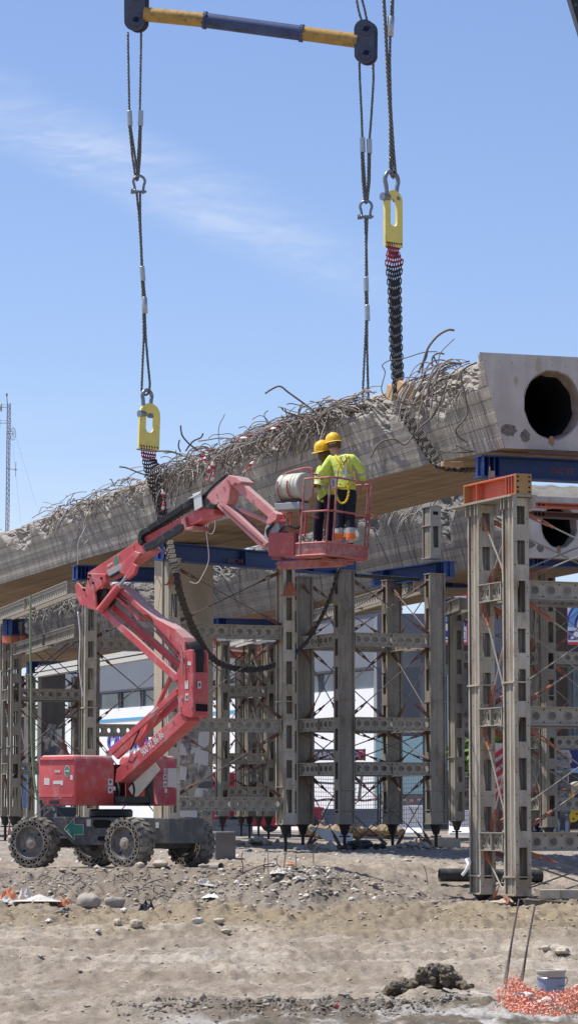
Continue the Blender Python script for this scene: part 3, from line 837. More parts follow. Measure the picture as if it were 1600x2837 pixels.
# elbow
arm('elbow_plate', [(207, 1621), (214, 1614), (226, 1627), (238, 1628), (243, 1588), (291, 1590), (293, 1612), (262, 1640), (268, 1694), (222, 1676), (211, 1655)], VN - .08, VN - .03)
arm('elbow_plate', [(207, 1621), (214, 1614), (226, 1627), (238, 1628), (243, 1588), (291, 1590), (293, 1612), (282, 1640), (272, 1694), (222, 1676), (211, 1655)], VF + .02, VF + .07)
mb = MB()
for (x, y) in ((245, 1604), (258, 1615), (233, 1634), (281, 1602), (249, 1594)):
    c = T.pt(x, y, VN - .085); mb.cyl(c - T.a * .02, c + T.a * .01, .020, n=10)
mb.build('elbow_bolt', m_dark, lift)
mb = MB(); mb.tube(spline([T.pt(258, 1640, .05), T.pt(266, 1660, .02), T.pt(262, 1688, .05)]), .02, 6)
mb.tube(spline([T.pt(270, 1634, .10), T.pt(280, 1650, .08), T.pt(268, 1690, .1)]), .016, 6)
T.poly(mb, [(250, 1636), (292, 1630), (300, 1660), (275, 1690), (262, 1690)], .0, .22)
mb.build('hose_bundle', m_hose, lift)
cyl_px('elbow_cylinder', (276, 1692), (332, 1622), VN - .05, .065, m_red)
cyl_px('cylinder_rod', (330, 1625), (352, 1595), VN - .05, .028, m_silver)
arm('elbow_yoke', [(340, 1600), (352, 1585), (368, 1560), (378, 1568), (372, 1590), (352, 1606)], VN - .07, VN + .0)
# upper boom
arm('upper_boom', [(240, 1588), (391, 1491), (414, 1524), (300, 1598), (270, 1612)], VN, VF, m_red)
arm('upper_boom_bracket', [(330, 1586), (336, 1562), (372, 1527), (388, 1532), (352, 1590), (345, 1594)], VN - .06, VN - .02)
arm('upper_boom_bracket', [(340, 1590), (380, 1548), (392, 1555), (368, 1592), (352, 1594)], VF + .0, VF + .04)
barm('service_tray', (298, 1590), (336, 1568), 16, VN - .055, m_boxg, .05)
barm('service_tray', (302, 1598), (338, 1577), 8, VN - .05, m_black, .05)
text_mesh('lettering', 'CLEAN', .05, frameM(T.pt(297, 1572, VN - .004), T.pt(391, 1491, VN) - T.pt(240, 1588, VN), (T.pt(391, 1491, VN) - T.pt(240, 1588, VN)).cross(T.a)), m_label, lift, sx=.9, bold=.001)
mb = MB(); c0 = T.pt(321, 1553, VN - .004)
mb.add([c0 + T.d * (.05 * math.cos(a)) + T.z * (.08 * math.sin(a)) for a in [2 * PI * k / 20 for k in range(20)]], [tuple(range(20))[::-1]]); mb.build('emblem_disc', m_green, lift)
barm('boom_extension', (402, 1500), (592, 1402), 26, VN + .03, m_red, .20)
barm('boom_extension', (500, 1452), (590, 1412), 30, VN + .01, m_red, .24)
arm('boom_clamp', [(500, 1440), (512, 1432), (516, 1462), (536, 1456), (534, 1468), (504, 1470)], VN - .05, VF + .02, m_reddk)
# cable carrier: segmented black track
mb = MB()
tr = [(399, 1508), (394, 1494), (397, 1480), (408, 1472), (440, 1452), (480, 1427), (520, 1401), (562, 1375)]
tr = [(p.x, p.y) for p in spline([V((x, y, 0)) for x, y in tr], 7)]
for i in range(len(tr) - 1):
    p = T.pt(*tr[i], .0); q = T.pt(*tr[i + 1], .0); m_ = p + (q - p) * .86
    mb.bar(p, m_, .14, .085, T.a.cross(q - p))
for i in range(8, len(tr) - 1):
    pass
mb.build('cable_carrier', m_black, lift)
mb = MB()
for k in range(16):
    t = k / 15; p = T.pt(404 + 150 * t, 1484 - 95 * t, .13); q = T.pt(410 + 150 * t, 1480 - 95 * t, .13); mb.bar(p, q, .12, .05, T.z)
mb.build('carrier_tray', m_black, lift)
arm('hose_guide', [(396, 1520), (398, 1508), (416, 1500), (498, 1448), (505, 1452), (508, 1464), (500, 1474), (424, 1520), (402, 1528)], VN - .07, VN - .02, m_black)
arm('guide_panel', [(531, 1369), (556, 1360), (560, 1404), (538, 1416), (535, 1376)], VN - .06, VN - .04, m_galv)
arm('guide_panel', [(517, 1382), (548, 1366), (556, 1360), (553, 1370), (533, 1380)], VN - .07, VN + .12, m_galv)
# boom head
arm('boom_head', [(572, 1392), (574, 1374), (598, 1350), (611, 1338), (634, 1316), (648, 1322), (640, 1332), (634, 1384), (628, 1398), (605, 1392), (590, 1412), (574, 1408)], VN, VF - .08, m_redf)
arm('head_cap', [(622, 1330), (632, 1316), (652, 1320), (668, 1334), (662, 1342), (650, 1338), (642, 1346), (634, 1334)], VN - .05, VF - .04, m_redf)
arm('head_clamp', [(560, 1394), (572, 1380), (580, 1392), (598, 1398), (590, 1410), (566, 1408)], VN - .03, VF + .02, m_black)
for off in (0, .05, .10, .15):
    mb = MB(); mb.tube(spline([T.pt(563, 1384, off), T.pt(576, 1362, off), T.pt(600, 1338, off), T.pt(630, 1314, off + .02)]), .022, 6); mb.build('hose', m_hose, lift, smooth=True)
# jib
barm('jib_upper', (651, 1338), (758, 1432), 23, VN, m_redf, .12)
barm('jib_lower', (606, 1394), (733, 1512), 22, VN, m_redf, .10)
barm('jib_lower', (632, 1402), (756, 1514), 15, VF - .08, m_reddk, .08)
cyl_px('jib_cylinder', (668, 1412), (742, 1446), .1, .036, m_redf)
cyl_px('cylinder_rod', (630, 1397), (668, 1412), .1, .02, m_silver)
arm('jib_head', [(744, 1428), (756, 1416), (768, 1424), (764, 1440), (750, 1450), (738, 1454), (736, 1446)], VN - .02, VF - .10, m_redf)
arm('jib_plate', [(728, 1500), (734, 1462), (744, 1440), (756, 1430), (768, 1434), (776, 1470), (770, 1512), (748, 1520), (728, 1522)], VN + .04, VF - .08, m_boxg)
arm('rotator', [(756, 1474), (792, 1474), (792, 1506), (760, 1508)], VN, VF, m_black)
mb = MB()
for k in range(7):
    o_ = .03 * k
    mb.tube(spline([T.pt(758, 1430, o_), T.pt(756 + 3 * k, 1452, o_), T.pt(738 + 5 * k, 1470, o_ - .03), T.pt(748, 1500, o_)]), .014, 6)
mb.tube(spline([T.pt(770, 1478, 0), T.pt(790, 1456, -.05), T.pt(822, 1464, -.1), T.pt(838, 1440, -.1), T.pt(826, 1395, -.1), T.pt(822, 1378, -.1), T.pt(832, 1372, -.05)]), .018, 6)
mb.build('hose_bundle', m_hose, lift)

for (pts, r_) in (([(312, 1640), (345, 1668), (392, 1712), (440, 1760), (492, 1822)], .012), ([(318, 1636), (350, 1662), (398, 1706), (446, 1752), (496, 1812)], .009), ([(300, 1596), (350, 1562), (392, 1534)], .010), ([(610, 1400), (660, 1446), (728, 1506)], .009)):
    mb = MB(); mb.tube(spline([T.pt(x, y, VN - .016) for x, y in pts]), r_, 5); mb.build('hydraulic_hose', m_hose, lift, smooth=True)
for (x, y) in ((345, 1650), (428, 1738), (470, 1762), (500, 1788), (420, 1690), (520, 1850), (530, 1900), (530, 1960), (500, 1960), (350, 2120), (420, 2050), (480, 1998), (262, 1598), (370, 1512), (330, 1540), (600, 1370), (620, 1350), (700, 1386)):
    mb = MB(); c = T.pt(x, y, VN - .032 if 1795 < y < 1990 else VN - .002); mb.cyl(c - T.a * .014, c, .014, n=6); mb.build('bolt', m_hub, lift)
# ---- basket
m_mdk = mat('mast_red_shaded', (.24, .045, .05), .5, 0, .12, 4, 0, 30, ((.3, .16, .14), .3, 5))  # darker lift red, the mast's shade put into the colour
J = T.pt(776, 1485, .12)
B = Fr((J.x, J.y, 0), 33)
nc = B.w(1.28, -.62, 0)
def zz(py): return P(904, py, nc.y).z
zf = zz(1510); zb = zz(1535); ztop = zz(1322); zmid = zz(1414); ztoe = zz(1501)
U0, U1, W0, W1 = .45, 1.28, -.62, .62
lean = .075
def BP(u, v, z): return B.w(u + lean * (z - zb), v, z)
def rnd(u0, u1, v0, v1, r=.13, k=5):
    pts = []
    for cx, cy, a0 in ((u1 - r, v0 + r, -PI / 2), (u1 - r, v1 - r, 0), (u0 + r, v1 - r, PI / 2), (u0 + r, v0 + r, PI)):
        for i in range(k + 1):
            a = a0 + PI / 2 * i / k; pts.append((cx + r * math.cos(a), cy + r * math.sin(a)))
    return pts
out_ = rnd(U0, U1, W0, W1); inn_ = rnd(U0 + .02, U1 - .02, W0 + .02, W1 - .02, .11)
mb = MB()
n = len(out_)
vs = [BP(u, v, z) for z in (zb, ztoe) for u, v in out_] + [BP(u, v, z) for z in (ztoe, zz(1513)) for u, v in inn_]
fs = []
for k in range(3):
    for i in range(n): fs.append((k * n + i, k * n + (i + 1) % n, (k + 1) * n + (i + 1) % n, (k + 1) * n + i))
fs.append(tuple(range(n))[::-1]); fs.append(tuple(3 * n + i for i in range(n)))
mb.add(vs, fs); o = mb.build('basket_floor', m_reddk, lift)
mb = MB(); mb.tube([BP(u, v, ztoe) for u, v in out_], .014, 6, closed=True); mb.tube([BP(u * 1.0, v, zb) for u, v in out_], .014, 6, closed=True); mb.build('toe_board_lip', m_red, lift)
mb = MB(); mb.bar(B.w(-.05, .1, zb - .07), B.w(1.1, .1, zb - .07), .22, .12); mb.bar(B.w(1.0, -.3, zb - .05), B.w(1.0, .5, zb - .05), .1, .05); o = mb.build('basket_support', m_reddk, lift); bevel(o, .008)
mb = MB()
mb.obox(B.w(.30, -.50, (zb + zz(1462)) / 2), B.d * .13, B.a * .10, V((0, 0, (zz(1472) - zb) / 2)))
mb.build('basket_mast', m_mdk, lift); mb = MB()
mb.obox(B.w(.55, -.60, (zb + zz(1470)) / 2 + .0), B.d * .12, B.a * .04, V((0, 0, (zz(1470) - zb) / 2)))
mb.build('mast_plate', m_mdk, lift); mb = MB()
mb.obox(B.w(-.06, .08, zz(1520)), B.d * .10, B.a * .10, V((0, 0, .06)))
o = mb.build('mast_foot', m_mdk, lift); bevel(o, .01)
for u, v in ((.08, -.1), (.22, -.1), (.30, .2), (.40, -.12)):
    mb = MB(); mb.tube([BP(u, v, zz(1468)), BP(u, v, zz(1385))], .018, 8); mb.build('mast_tube', m_red, lift)
mb = MB(); mb.bar(BP(-.10, -.12, zz(1424)), BP(.16, -.12, zz(1424)), .04, .04); mb.bar(BP(.05, -.12, zz(1400)), BP(.2, -.12, zz(1400)), .03, .04); mb.build('mast_bracket', m_red, lift)
def rail(z, name, u0=U0, full=True):
    mb = MB(); q_ = rnd(U0, U1, W0, W1, .12); pts = [BP(.76, W0, z)] + [BP(u, v, z) for u, v in q_[:18]] + [BP(U0, W0 + .5, z)]
    mb.tube(pts, .016, 8); return mb.build(name, m_reddk, lift)
rail(ztop, 'top_rail'); rail(zmid, 'mid_rail')
for (u, v) in ((.76, W0), (U1 - .06, W0 + .02), (U1, W0 + .12), (U1, W1 - .10), (U1 - .12, W1), (U0, W1 - .05)):
    mb = MB(); mb.tube([BP(u, v, zb + .03), BP(u, v, ztop)], .016, 8); mb.build('rail_post', m_reddk, lift)
mb = MB(); mb.tube([BP(U1, W1 - .1, zmid + .01), BP(U1 + .02, W1 + .1, zmid + .01)], .02, 8); mb.build('rail_stub', m_orange2, lift)
# control box, drum with guard loops
mb = MB(); mb.obox(BP(.36, -.30, zz(1391)), B.d * .23, B.a * .16, V((0, 0, .055))); o = mb.build('control_box', m_boxg, lift); bevel(o, .01)
mb = MB(); mb.obox(BP(.36, -.30, zz(1379)), B.d * .20, B.a * .14, V((0, 0, .02))); mb.build('control_lid', m_black, lift)
dc = BP(.36, -.26, zz(1335))
ax = (B.d * .98 - B.a * .12).normalized()
mb = MB()
zax = ax.to_track_quat('Z', 'Y').to_matrix().to_4x4()
mb.lathe([(.001, -.22), (.205, -.22), (.215, -.21), (.215, -.12), (.205, -.115), (.215, -.105), (.215, .06), (.205, .065), (.215, .075), (.215, .13), (.207, .135), (.215, .145), (.215, .20), (.200, .215), (.001, .215)], dc, n=32, mat=zax)
mb.build('drum', m_drum, lift, auto=35)
mb = MB()
for s_ in (-.16, .04):
    c = dc + ax * s_; sd_ = ax.cross(V((0, 0, 1))).normalized(); up = sd_.cross(ax)
    pts = [c + sd_ * (.245 * math.cos(a)) + up * (.245 * math.sin(a)) for a in [2.0 + 4.6 * k / 20 for k in range(21)]]
    mb.tube(pts, .016, 6)
mb.tube(spline([dc + ax * -.16 + V((0, 0, .2)) - B.a * .14, dc + ax * .02 + V((0, 0, .27)), dc + ax * .30 + V((0, 0, .28)), dc + ax * .36 + V((0, 0, .16)), dc + ax * .36 + V((0, 0, -.2))]), .018, 6)
mb.build('drum_guard', m_reddk, lift)

# ================================================================ people
def skinned(name, joints, edges, sub=2, mt=None, parent=None, smooth=True, root=0):
    """joints: list (pos, rx[, ry]) world; grows a continuous surface"""
    me = bpy.data.meshes.new(name)
    me.from_pydata([tuple(j[0]) for j in joints], edges, [])
    o = bpy.data.objects.new(name, me); C.objects.link(o)
    sk = o.modifiers.new('skin', 'SKIN'); sk.use_smooth_shade = True; sk.branch_smoothing = .3
    for i, j in enumerate(joints):
        d = me.skin_vertices[0].data[i]; d.radius = (j[1], j[2] if len(j) > 2 else j[1]); d.use_root = (i == root)
    sb = o.modifiers.new('sub', 'SUBSURF'); sb.levels = sub; sb.render_levels = sub
    bpy.context.view_layer.update()
    dg = bpy.context.evaluated_depsgraph_get()
    m2 = bpy.data.meshes.new_from_object(o.evaluated_get(dg)); m2.name = name
    bpy.data.objects.remove(o)
    if parent is not None: m2.transform(WM[parent.name].inverted())
    m2.materials.clear()
    for q in (mt if isinstance(mt, list) else [mt]): m2.materials.append(q)
    ob = bpy.data.objects.new(name, m2); C.objects.link(ob)
    if parent is not None: ob.parent = parent; WM[ob.name] = WM[parent.name]
    for p in m2.polygons: p.use_smooth = True
    return ob

def worker(base, fw, J_, label, skinm, front=False):
    """J_: joints as (dx across picture, dy depth, h above the floor)"""
    def q(k): a = J_[k]; return base + V(a)
    root = empty('person', base, 0, label, 'person', 'workers in the basket')
    fw = V(fw).normalized(); rt = V((fw.y, -fw.x, 0))
    head = q('head'); neck = q('neck'); chest = q('chest'); waist = q('waist'); hip = q('hip')
    js = [(hip, .09, .07), (waist, .09, .07), (chest, .13, .10), (neck, .058), (head, .082, .095), (head + V((0, 0, .075)), .078, .088)]
    ed = [(0, 1), (1, 2), (2, 3), (3, 4), (4, 5)]
    js += [(head + fw * .085 + V((0, 0, -.01)), .018), (head + fw * .06 + V((0, 0, -.075)), .042)]   # nose, jaw
    ed += [(4, 6), (4, 7)]
    for s in (-1, 1):
        js.append((head + rt * s * .092 + V((0, 0, -.005)), .016)); ed.append((4, len(js) - 1))      # ears
    for s, nm in ((-1, 'l'), (1, 'r')):
        i = len(js)
        js += [(q(nm + 'sh'), .060), (q(nm + 'el'), .044), (q(nm + 'wr'), .028)]
        ed += [(2, i), (i, i + 1), (i + 1, i + 2)]
        hd = (q(nm + 'ha') - q(nm + 'wr')).normalized(); sd_ = hd.cross(V((0, 0, 1)))
        if sd_.length < .1: sd_ = rt.copy()
        sd_.normalize(); dn = sd_.cross(hd)
        if dn.z > 0: dn = -dn
        js.append((q(nm + 'wr') + hd * .06, .036, .018)); ed.append((i + 2, i + 3)); palm = i + 3
        for f in range(4):
            L = (.068, .078, .072, .055)[f]
            b0 = js[palm][0] + hd * .02 + sd_ * (.024 - .016 * f)
            k = len(js)
            js += [(b0 + hd * L * .5 + dn * .008, .0085), (b0 + hd * L * .8 + dn * .03, .0075)]
            ed += [(palm, k), (k, k + 1)]
        k = len(js)
        js += [(js[palm][0] + sd_ * .045 - hd * .01, .010), (js[palm][0] + sd_ * .06 + hd * .03 + dn * .015, .0085)]
        ed += [(palm, k), (k, k + 1)]
        i = len(js)
        js += [(q(nm + 'hp'), .070), (q(nm + 'kn'), .058), (q(nm + 'an'), .042), (q(nm + 'an') + V((0, 0, -.06)), .04), (q(nm + 'to'), .036)]
        ed += [(0, i), (i, i + 1), (i + 1, i + 2), (i + 2, i + 3), (i + 3, i + 4)]
    skinned('body', js, ed, 1, skinm, root)
    # jacket
    j2 = [(hip + V((0, 0, -.12)), .160, .14), (hip + V((0, 0, .0)), .165, .14), (waist, .160, .130), (chest, .180, .145), (neck - V((0, 0, .045)), .075)]
    e2 = [(0, 1), (1, 2), (2, 3), (3, 4)]
    for nm in 'lr':
        i = len(j2); wr = q(nm + 'wr'); el = q(nm + 'el')
        j2 += [(q(nm + 'sh'), .094), (el, .076), (el.lerp(wr, .6), .062), (wr, .044)]
        e2 += [(3, i), (i, i + 1), (i + 1, i + 2), (i + 2, i + 3)]
    jk = skinned('jacket', j2, e2, 3, [m_hiv, m_refl], root)
    zw = waist.z - base.z
    Mi = WM[root.name]
    dn_el = {}
    for p in jk.data.polygons:
        c = Mi @ p.center
        h = c.z - base.z
        off = (c - base) - V((0, 0, h)); axisp = hip.lerp(chest, (h - (hip.z - base.z)) / max(.01, chest.z - hip.z)) - base; axisp.z = 0
        if (off - axisp).length < .19:
            if abs(h - (zw + .075)) < .022 or abs(h - (zw - .015)) < .022: p.material_index = 1
        for nm in 'lr':
            el = q(nm + 'el'); wr = q(nm + 'wr'); t = (c - el).dot((wr - el)) / (wr - el).length_squared
            if .02 < t < .24 and ((c - el) - (wr - el) * t).length < .09 and (off - axisp).length >= .15: p.material_index = 1
    # trousers
    j3 = [(hip + V((0, 0, .08)), .140, .115)]; e3 = []
    for nm in 'lr':
        i = len(j3); an = q(nm + 'an'); kn = q(nm + 'kn')
        j3 += [(q(nm + 'hp'), .105), (kn, .088), (kn.lerp(an, .5), .084), (an + V((0, 0, .02)), .080), (an + V((0, 0, -.10)), .080)]
        e3 += [(0, i), (i, i + 1), (i + 1, i + 2), (i + 2, i + 3), (i + 3, i + 4)]
    tr_ = skinned('trousers', j3, e3, 3, [m_navy, m_refl, m_orv], root)
    if not front:
        for p in tr_.data.polygons:
            h = (Mi @ p.center).z - base.z
            if .07 < h < .160 or .265 < h < .345: p.material_index = 1
            elif .160 <= h <= .265: p.material_index = 2
    for nm in 'lr':
        an = q(nm + 'an'); to = q(nm + 'to'); hl = an * 1.0 - (to - an) * .35; hl.z = to.z
        skinned('boot', [(an, .052), (V((an.x, an.y, base.z + .05)), .052), (hl, .045), (an.lerp(to, .6) + V((0, 0, -.02)) * 0, .048), (V((to.x, to.y, base.z + .038)), .040)], [(0, 1), (1, 2), (1, 3), (3, 4)], 1, m_boot, root)
    # hair and helmet
    hh = MB(); tilt = J_.get('tilt', V((0, 0, 1))); tilt = V(tilt).normalized()
    side = fw.cross(tilt).normalized(); f2 = tilt.cross(side).normalized() * 1.0
    f2 = (fw - tilt * fw.dot(tilt)).normalized()
    hc = head + V((0, 0, .055))
    for k in range(9):      # short hair below the shell at the back and sides
        pass
    nseg = 20
    prof_ = [(.095, -.06), (.104, -.02), (.103, .02)]
    vs = []; fs = []
    for (r, h) in prof_:
        for k in range(11):
            a = PI / 2 + PI * .12 + (PI * .76) * k / 10 + PI / 2 * 0
            a = PI * .62 * (k / 10 * 2 - 1) + PI
            vs.append(hc + f2 * (r * math.cos(a) * 1.02) + side * (r * math.sin(a)) * .92 + tilt * (h - .035))
    for i in range(2):
        for k in range(10): fs.append((i * 11 + k, i * 11 + k + 1, (i + 1) * 11 + k + 1, (i + 1) * 11 + k))
    hh.add(vs, fs); ho = hh.build('hair', m_hair, root, smooth=True); sm = ho.modifiers.new('t', 'SOLIDIFY'); sm.thickness = .012
    hb = MB()
    vs = []; rows = [(1.0, 0.0), (1.0, .03), (.97, .07), (.86, .11), (.62, .142), (.32, .158), (.02, .162)]
    for i, (r, h) in enumerate(rows):
        for k in range(nseg):
            a = 2 * PI * k / nseg
            rr = .118 * r * (1 + .10 * math.cos(a))
            vs.append(hc + f2 * rr * math.cos(a) * 1.12 + side * rr * math.sin(a) * .96 + tilt * h)
    fs = [(i * nseg + k, i * nseg + (k + 1) % nseg, (i + 1) * nseg + (k + 1) % nseg, (i + 1) * nseg + k) for i in range(len(rows) - 1) for k in range(nseg)]
    hb.add(vs, fs)
    vs = []          # brim, longer at the front
    for r, h in ((.118, .004), (.136, -.012)):
        for k in range(nseg):
            a = 2 * PI * k / nseg; fr_ = max(0, math.cos(a)) ** 3
            rr = r + (.05 * fr_ if r > .12 else 0)
            vs.append(hc + f2 * rr * math.cos(a) * 1.16 + side * rr * math.sin(a) + tilt * (h - .012 * fr_))
    hb.add(vs, [(k, (k + 1) % nseg, nseg + (k + 1) % nseg, nseg + k) for k in range(nseg)])
    for s in (-.03, 0, .03):
        hb.tube([hc + f2 * .1 + side * s + tilt * .10, hc + side * s + tilt * .164, hc - f2 * .1 + side * s + tilt * .10], .008, 6)
    hb.build('helmet', m_helm, root, smooth=True)
    return root, q

fl = zz(1513)
b1 = B.w(1.02, .12, fl); px1 = 800 + b1.x / b1.y * F
S = b1.y / F      # metres per pixel at the worker
def jp(px, py, dy=0.0, b=b1):
    return ((px - (800 + b.x / b.y * F)) * S, dy, (P(0, 1498, b.y).z - P(0, 1498, b.y).z) + (P(0, py, b.y).z - fl))
J1 = dict(head=jp(925, 1232, .17), neck=jp(934, 1254, .12), chest=jp(945, 1282, .07), waist=jp(954, 1322, .02), hip=jp(960, 1352, 0),
          lsh=jp(917, 1268, .12), lel=jp(893, 1312, .08), lwr=jp(882, 1314, .20), lha=jp(872, 1306, .26),
          rsh=jp(977, 1270, .0), rel=jp(1003, 1306, .02), rwr=jp(1008, 1336, .12), rha=jp(1004, 1346, .16),
          lhp=jp(946, 1372, .03), lkn=jp(943, 1428, .04), lan=jp(938, 1490, .0), lto=jp(930, 1506, .16),
          rhp=jp(972, 1372, -.03), rkn=jp(969, 1428, .0), ran=jp(971, 1492, -.06), rto=jp(964, 1508, .12), tilt=(-.12, .12, 1))
w1, q1 = worker(b1, (-.62, .78, -.1), J1, 'worker seen from behind in yellow jacket, harness and navy trousers, one hand on the rail', m_skin)
b2 = B.w(.66, .46, fl)
def j2p(px, py, dy=0.0): return jp(px, py, dy, b2)
J2 = dict(head=j2p(894, 1258, -.05), neck=j2p(902, 1280, .0), chest=j2p(905, 1310, .03), waist=j2p(906, 1348, .04), hip=j2p(905, 1376, .04),
          lsh=j2p(888, 1300, .12), lel=j2p(880, 1342, .1), lwr=j2p(872, 1350, -.12), lha=j2p(864, 1346, -.2),
          rsh=j2p(918, 1296, -.08), rel=j2p(908, 1338, -.16), rwr=j2p(890, 1330, -.30), rha=j2p(880, 1322, -.34),
          lhp=j2p(894, 1388, .08), lkn=j2p(882, 1436, .06), lan=j2p(880, 1486, .1), lto=j2p(872, 1504, .0),
          rhp=j2p(914, 1388, -.02), rkn=j2p(913, 1440, -.06), ran=j2p(912, 1488, -.02), rto=j2p(905, 1506, -.14), tilt=(-.15, -.12, 1))
w2, q2 = worker(b2, (-.80, -.55, -.15), J2, 'worker half hidden behind his workmate, face lowered under a yellow helmet', m_skind, True)
# harness of the nearer worker
mb = MB()
bk = V((.15, -.155, 0))   # towards the viewer on his back
def onb(px, py, dy): return b1 + V(jp(px, py, dy))
for a in ([(930, 1262, -.0), (938, 1276, -.10), (944, 1290, -.13)], [(966, 1264, -.06), (956, 1278, -.12), (950, 1290, -.13)]):
    mb.tube(spline([onb(*x) for x in a]), [.018] * 13, 6)
mb.tube(spline([onb(944, 1290, -.13), onb(936, 1305, -.12), onb(935, 1325, -.10), onb(930, 1345, -.06)]), .014, 6)
mb.tube(spline([onb(952, 1290, -.13), onb(972, 1305, -.13), onb(982, 1322, -.1), onb(982, 1345, -.06)]), .014, 6)
mb.tube(spline([onb(930, 1345, -.06), onb(948, 1352, -.15), onb(982, 1348, -.08)]), .013, 6)
mb.build('harness', m_strap, w1, smooth=True)
mb = MB(); mb.bar(onb(957, 1290, -.165), onb(957, 1320, -.16), .035, .02, (0, 1, 0)); mb.build('harness_tag', m_label, w1)
mb = MB(); mb.tube([onb(943, 1268, -.14), onb(957, 1264, -.15), onb(960, 1280, -.15), onb(948, 1284, -.15)], .012, 6, closed=True); mb.build('harness_ring', m_shk, w1)
mb = MB()
pts = spline([onb(963, 1335, -.17), onb(965, 1370, -.19), onb(958, 1392, -.20), onb(946, 1398, -.2), onb(936, 1388, -.2), onb(928, 1368, -.22), onb(922, 1356, -.25)], 8)
pts = [p + V((.008 * math.sin(i * 2.1), .008 * math.cos(i * 2.1), 0)) for i, p in enumerate(pts)]
mb.tube(pts, .016, 6)
mb.build('lanyard', m_strap, w1, smooth=True)
mb = MB(); mb.tube([onb(918, 1330, -.30), onb(925, 1332, -.30), onb(930, 1350, -.28), onb(924, 1358, -.27), onb(918, 1350, -.28)], .012, 6, closed=True); mb.build('carabiner', m_carab, w1, smooth=True)
# ================================================================ concrete slabs
def concrete_mat(name, col, boards=True, bh=.17, dark=.55, bw=40):
    m = bpy.data.materials.new(name); m.use_nodes = True
    nt = m.node_tree; N = nt.nodes; L = nt.links; b = N['Principled BSDF']
    b.inputs['Roughness'].default_value = .9; b.inputs['Specular IOR Level'].default_value = .2
    uv = N.new('ShaderNodeUVMap'); uv.uv_map = 'UVMap'
    g = N.new('ShaderNodeNewGeometry')
    def noise(vec, s, det=8, rg=.6, st=(1, 1, 1)):
        mp = N.new('ShaderNodeMapping'); mp.inputs['Scale'].default_value = st; L.new(vec, mp.inputs[0])
        n = N.new('ShaderNodeTexNoise'); n.inputs['Scale'].default_value = s; n.inputs['Detail'].default_value = det; n.inputs['Roughness'].default_value = rg
        L.new(mp.outputs[0], n.inputs[0]); return n.outputs['Fac']
    def mr(v, a, b_, c=0, d=1):
        n = N.new('ShaderNodeMapRange')
        for i, q in enumerate((a, b_, c, d)): n.inputs[i + 1].default_value = q
        L.new(v, n.inputs[0]); return n.outputs[0]
    def mix(f, a, b_, bt='MIX'):
        n = N.new('ShaderNodeMix'); n.data_type = 'RGBA'; n.blend_type = bt
        if isinstance(f, float): n.inputs[0].default_value = f
        else: L.new(f, n.inputs[0])
        for i, q in ((6, a), (7, b_)):
            if isinstance(q, tuple): n.inputs[i].default_value = (*q, 1)
            else: L.new(q, n.inputs[i])
        return n.outputs[2]
    c = V(col)
    base = mix(mr(noise(g.outputs['Position'], 1.5), .3, .7), tuple(c * .82), tuple(c * 1.15))
    # run-off stains across the boards
    st = mr(noise(uv.outputs[0], 1.0, 7, .65, (3.6, .40, 1)), .42, .56)
    base = mix(mr(st, 0, 1, 0, dark * .8), base, tuple(c * .50))
    st2 = mr(noise(uv.outputs[0], 1.0, 8, .7, (2.6, .8, 1)), .52, .68)
    base = mix(mr(st2, 0, 1, 0, dark * .45), base, tuple(c * .6))
    ef = mr(noise(uv.outputs[0], 1.0, 8, .7, (1.6, 1.4, 1)), .60, .72, 0, .45)
    base = mix(ef, base, tuple([min(1, q) for q in c * 1.5]))
    hb = noise(g.outputs['Position'], 30, 10, .65)
    h = hb
    if boards:
        br = N.new('ShaderNodeTexBrick'); br.inputs['Scale'].default_value = 1
        br.inputs['Brick Width'].default_value = bw; br.inputs['Row Height'].default_value = bh; br.inputs['Mortar Size'].default_value = .009; br.inputs['Mortar Smooth'].default_value = .4
        br.inputs['Color1'].default_value = (.78, .79, .81, 1); br.inputs['Color2'].default_value = (1.15, 1.14, 1.12, 1); br.inputs['Mortar'].default_value = (.60, .60, .60, 1)
        L.new(uv.outputs[0], br.inputs[0])
        base = mix(1.0, base, br.outputs['Color'], 'MULTIPLY')
        ad = N.new('ShaderNodeMath'); ad.operation = 'MULTIPLY_ADD'; L.new(br.outputs['Fac'], ad.inputs[0]); ad.inputs[1].default_value = .8; L.new(hb, ad.inputs[2]); h = ad.outputs[0]
    L.new(base, b.inputs['Base Color'])
    bp = N.new('ShaderNodeBump'); bp.inputs['Strength'].default_value = .6; bp.inputs['Distance'].default_value = .02
    L.new(h, bp.inputs['Height']); L.new(bp.outputs[0], b.inputs['Normal'])
    return m
m_side = concrete_mat('slab_side_concrete', (.37, .34, .30), True, .19, .65)
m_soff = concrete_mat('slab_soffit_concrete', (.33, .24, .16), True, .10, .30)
m_end = concrete_mat('slab_end_concrete', (.54, .485, .44), False, .2, .30)
m_brk = mat('broken_concrete', (.36, .33, .295), .95, 0, .35, 5, .9, 24, ((.19, .17, .15), .45, 5))
m_side2 = concrete_mat('slab_side_shaded', (.17, .155, .14), True, .17, .5)  # darker copy of the side concrete, shade of the rear slab in its colour

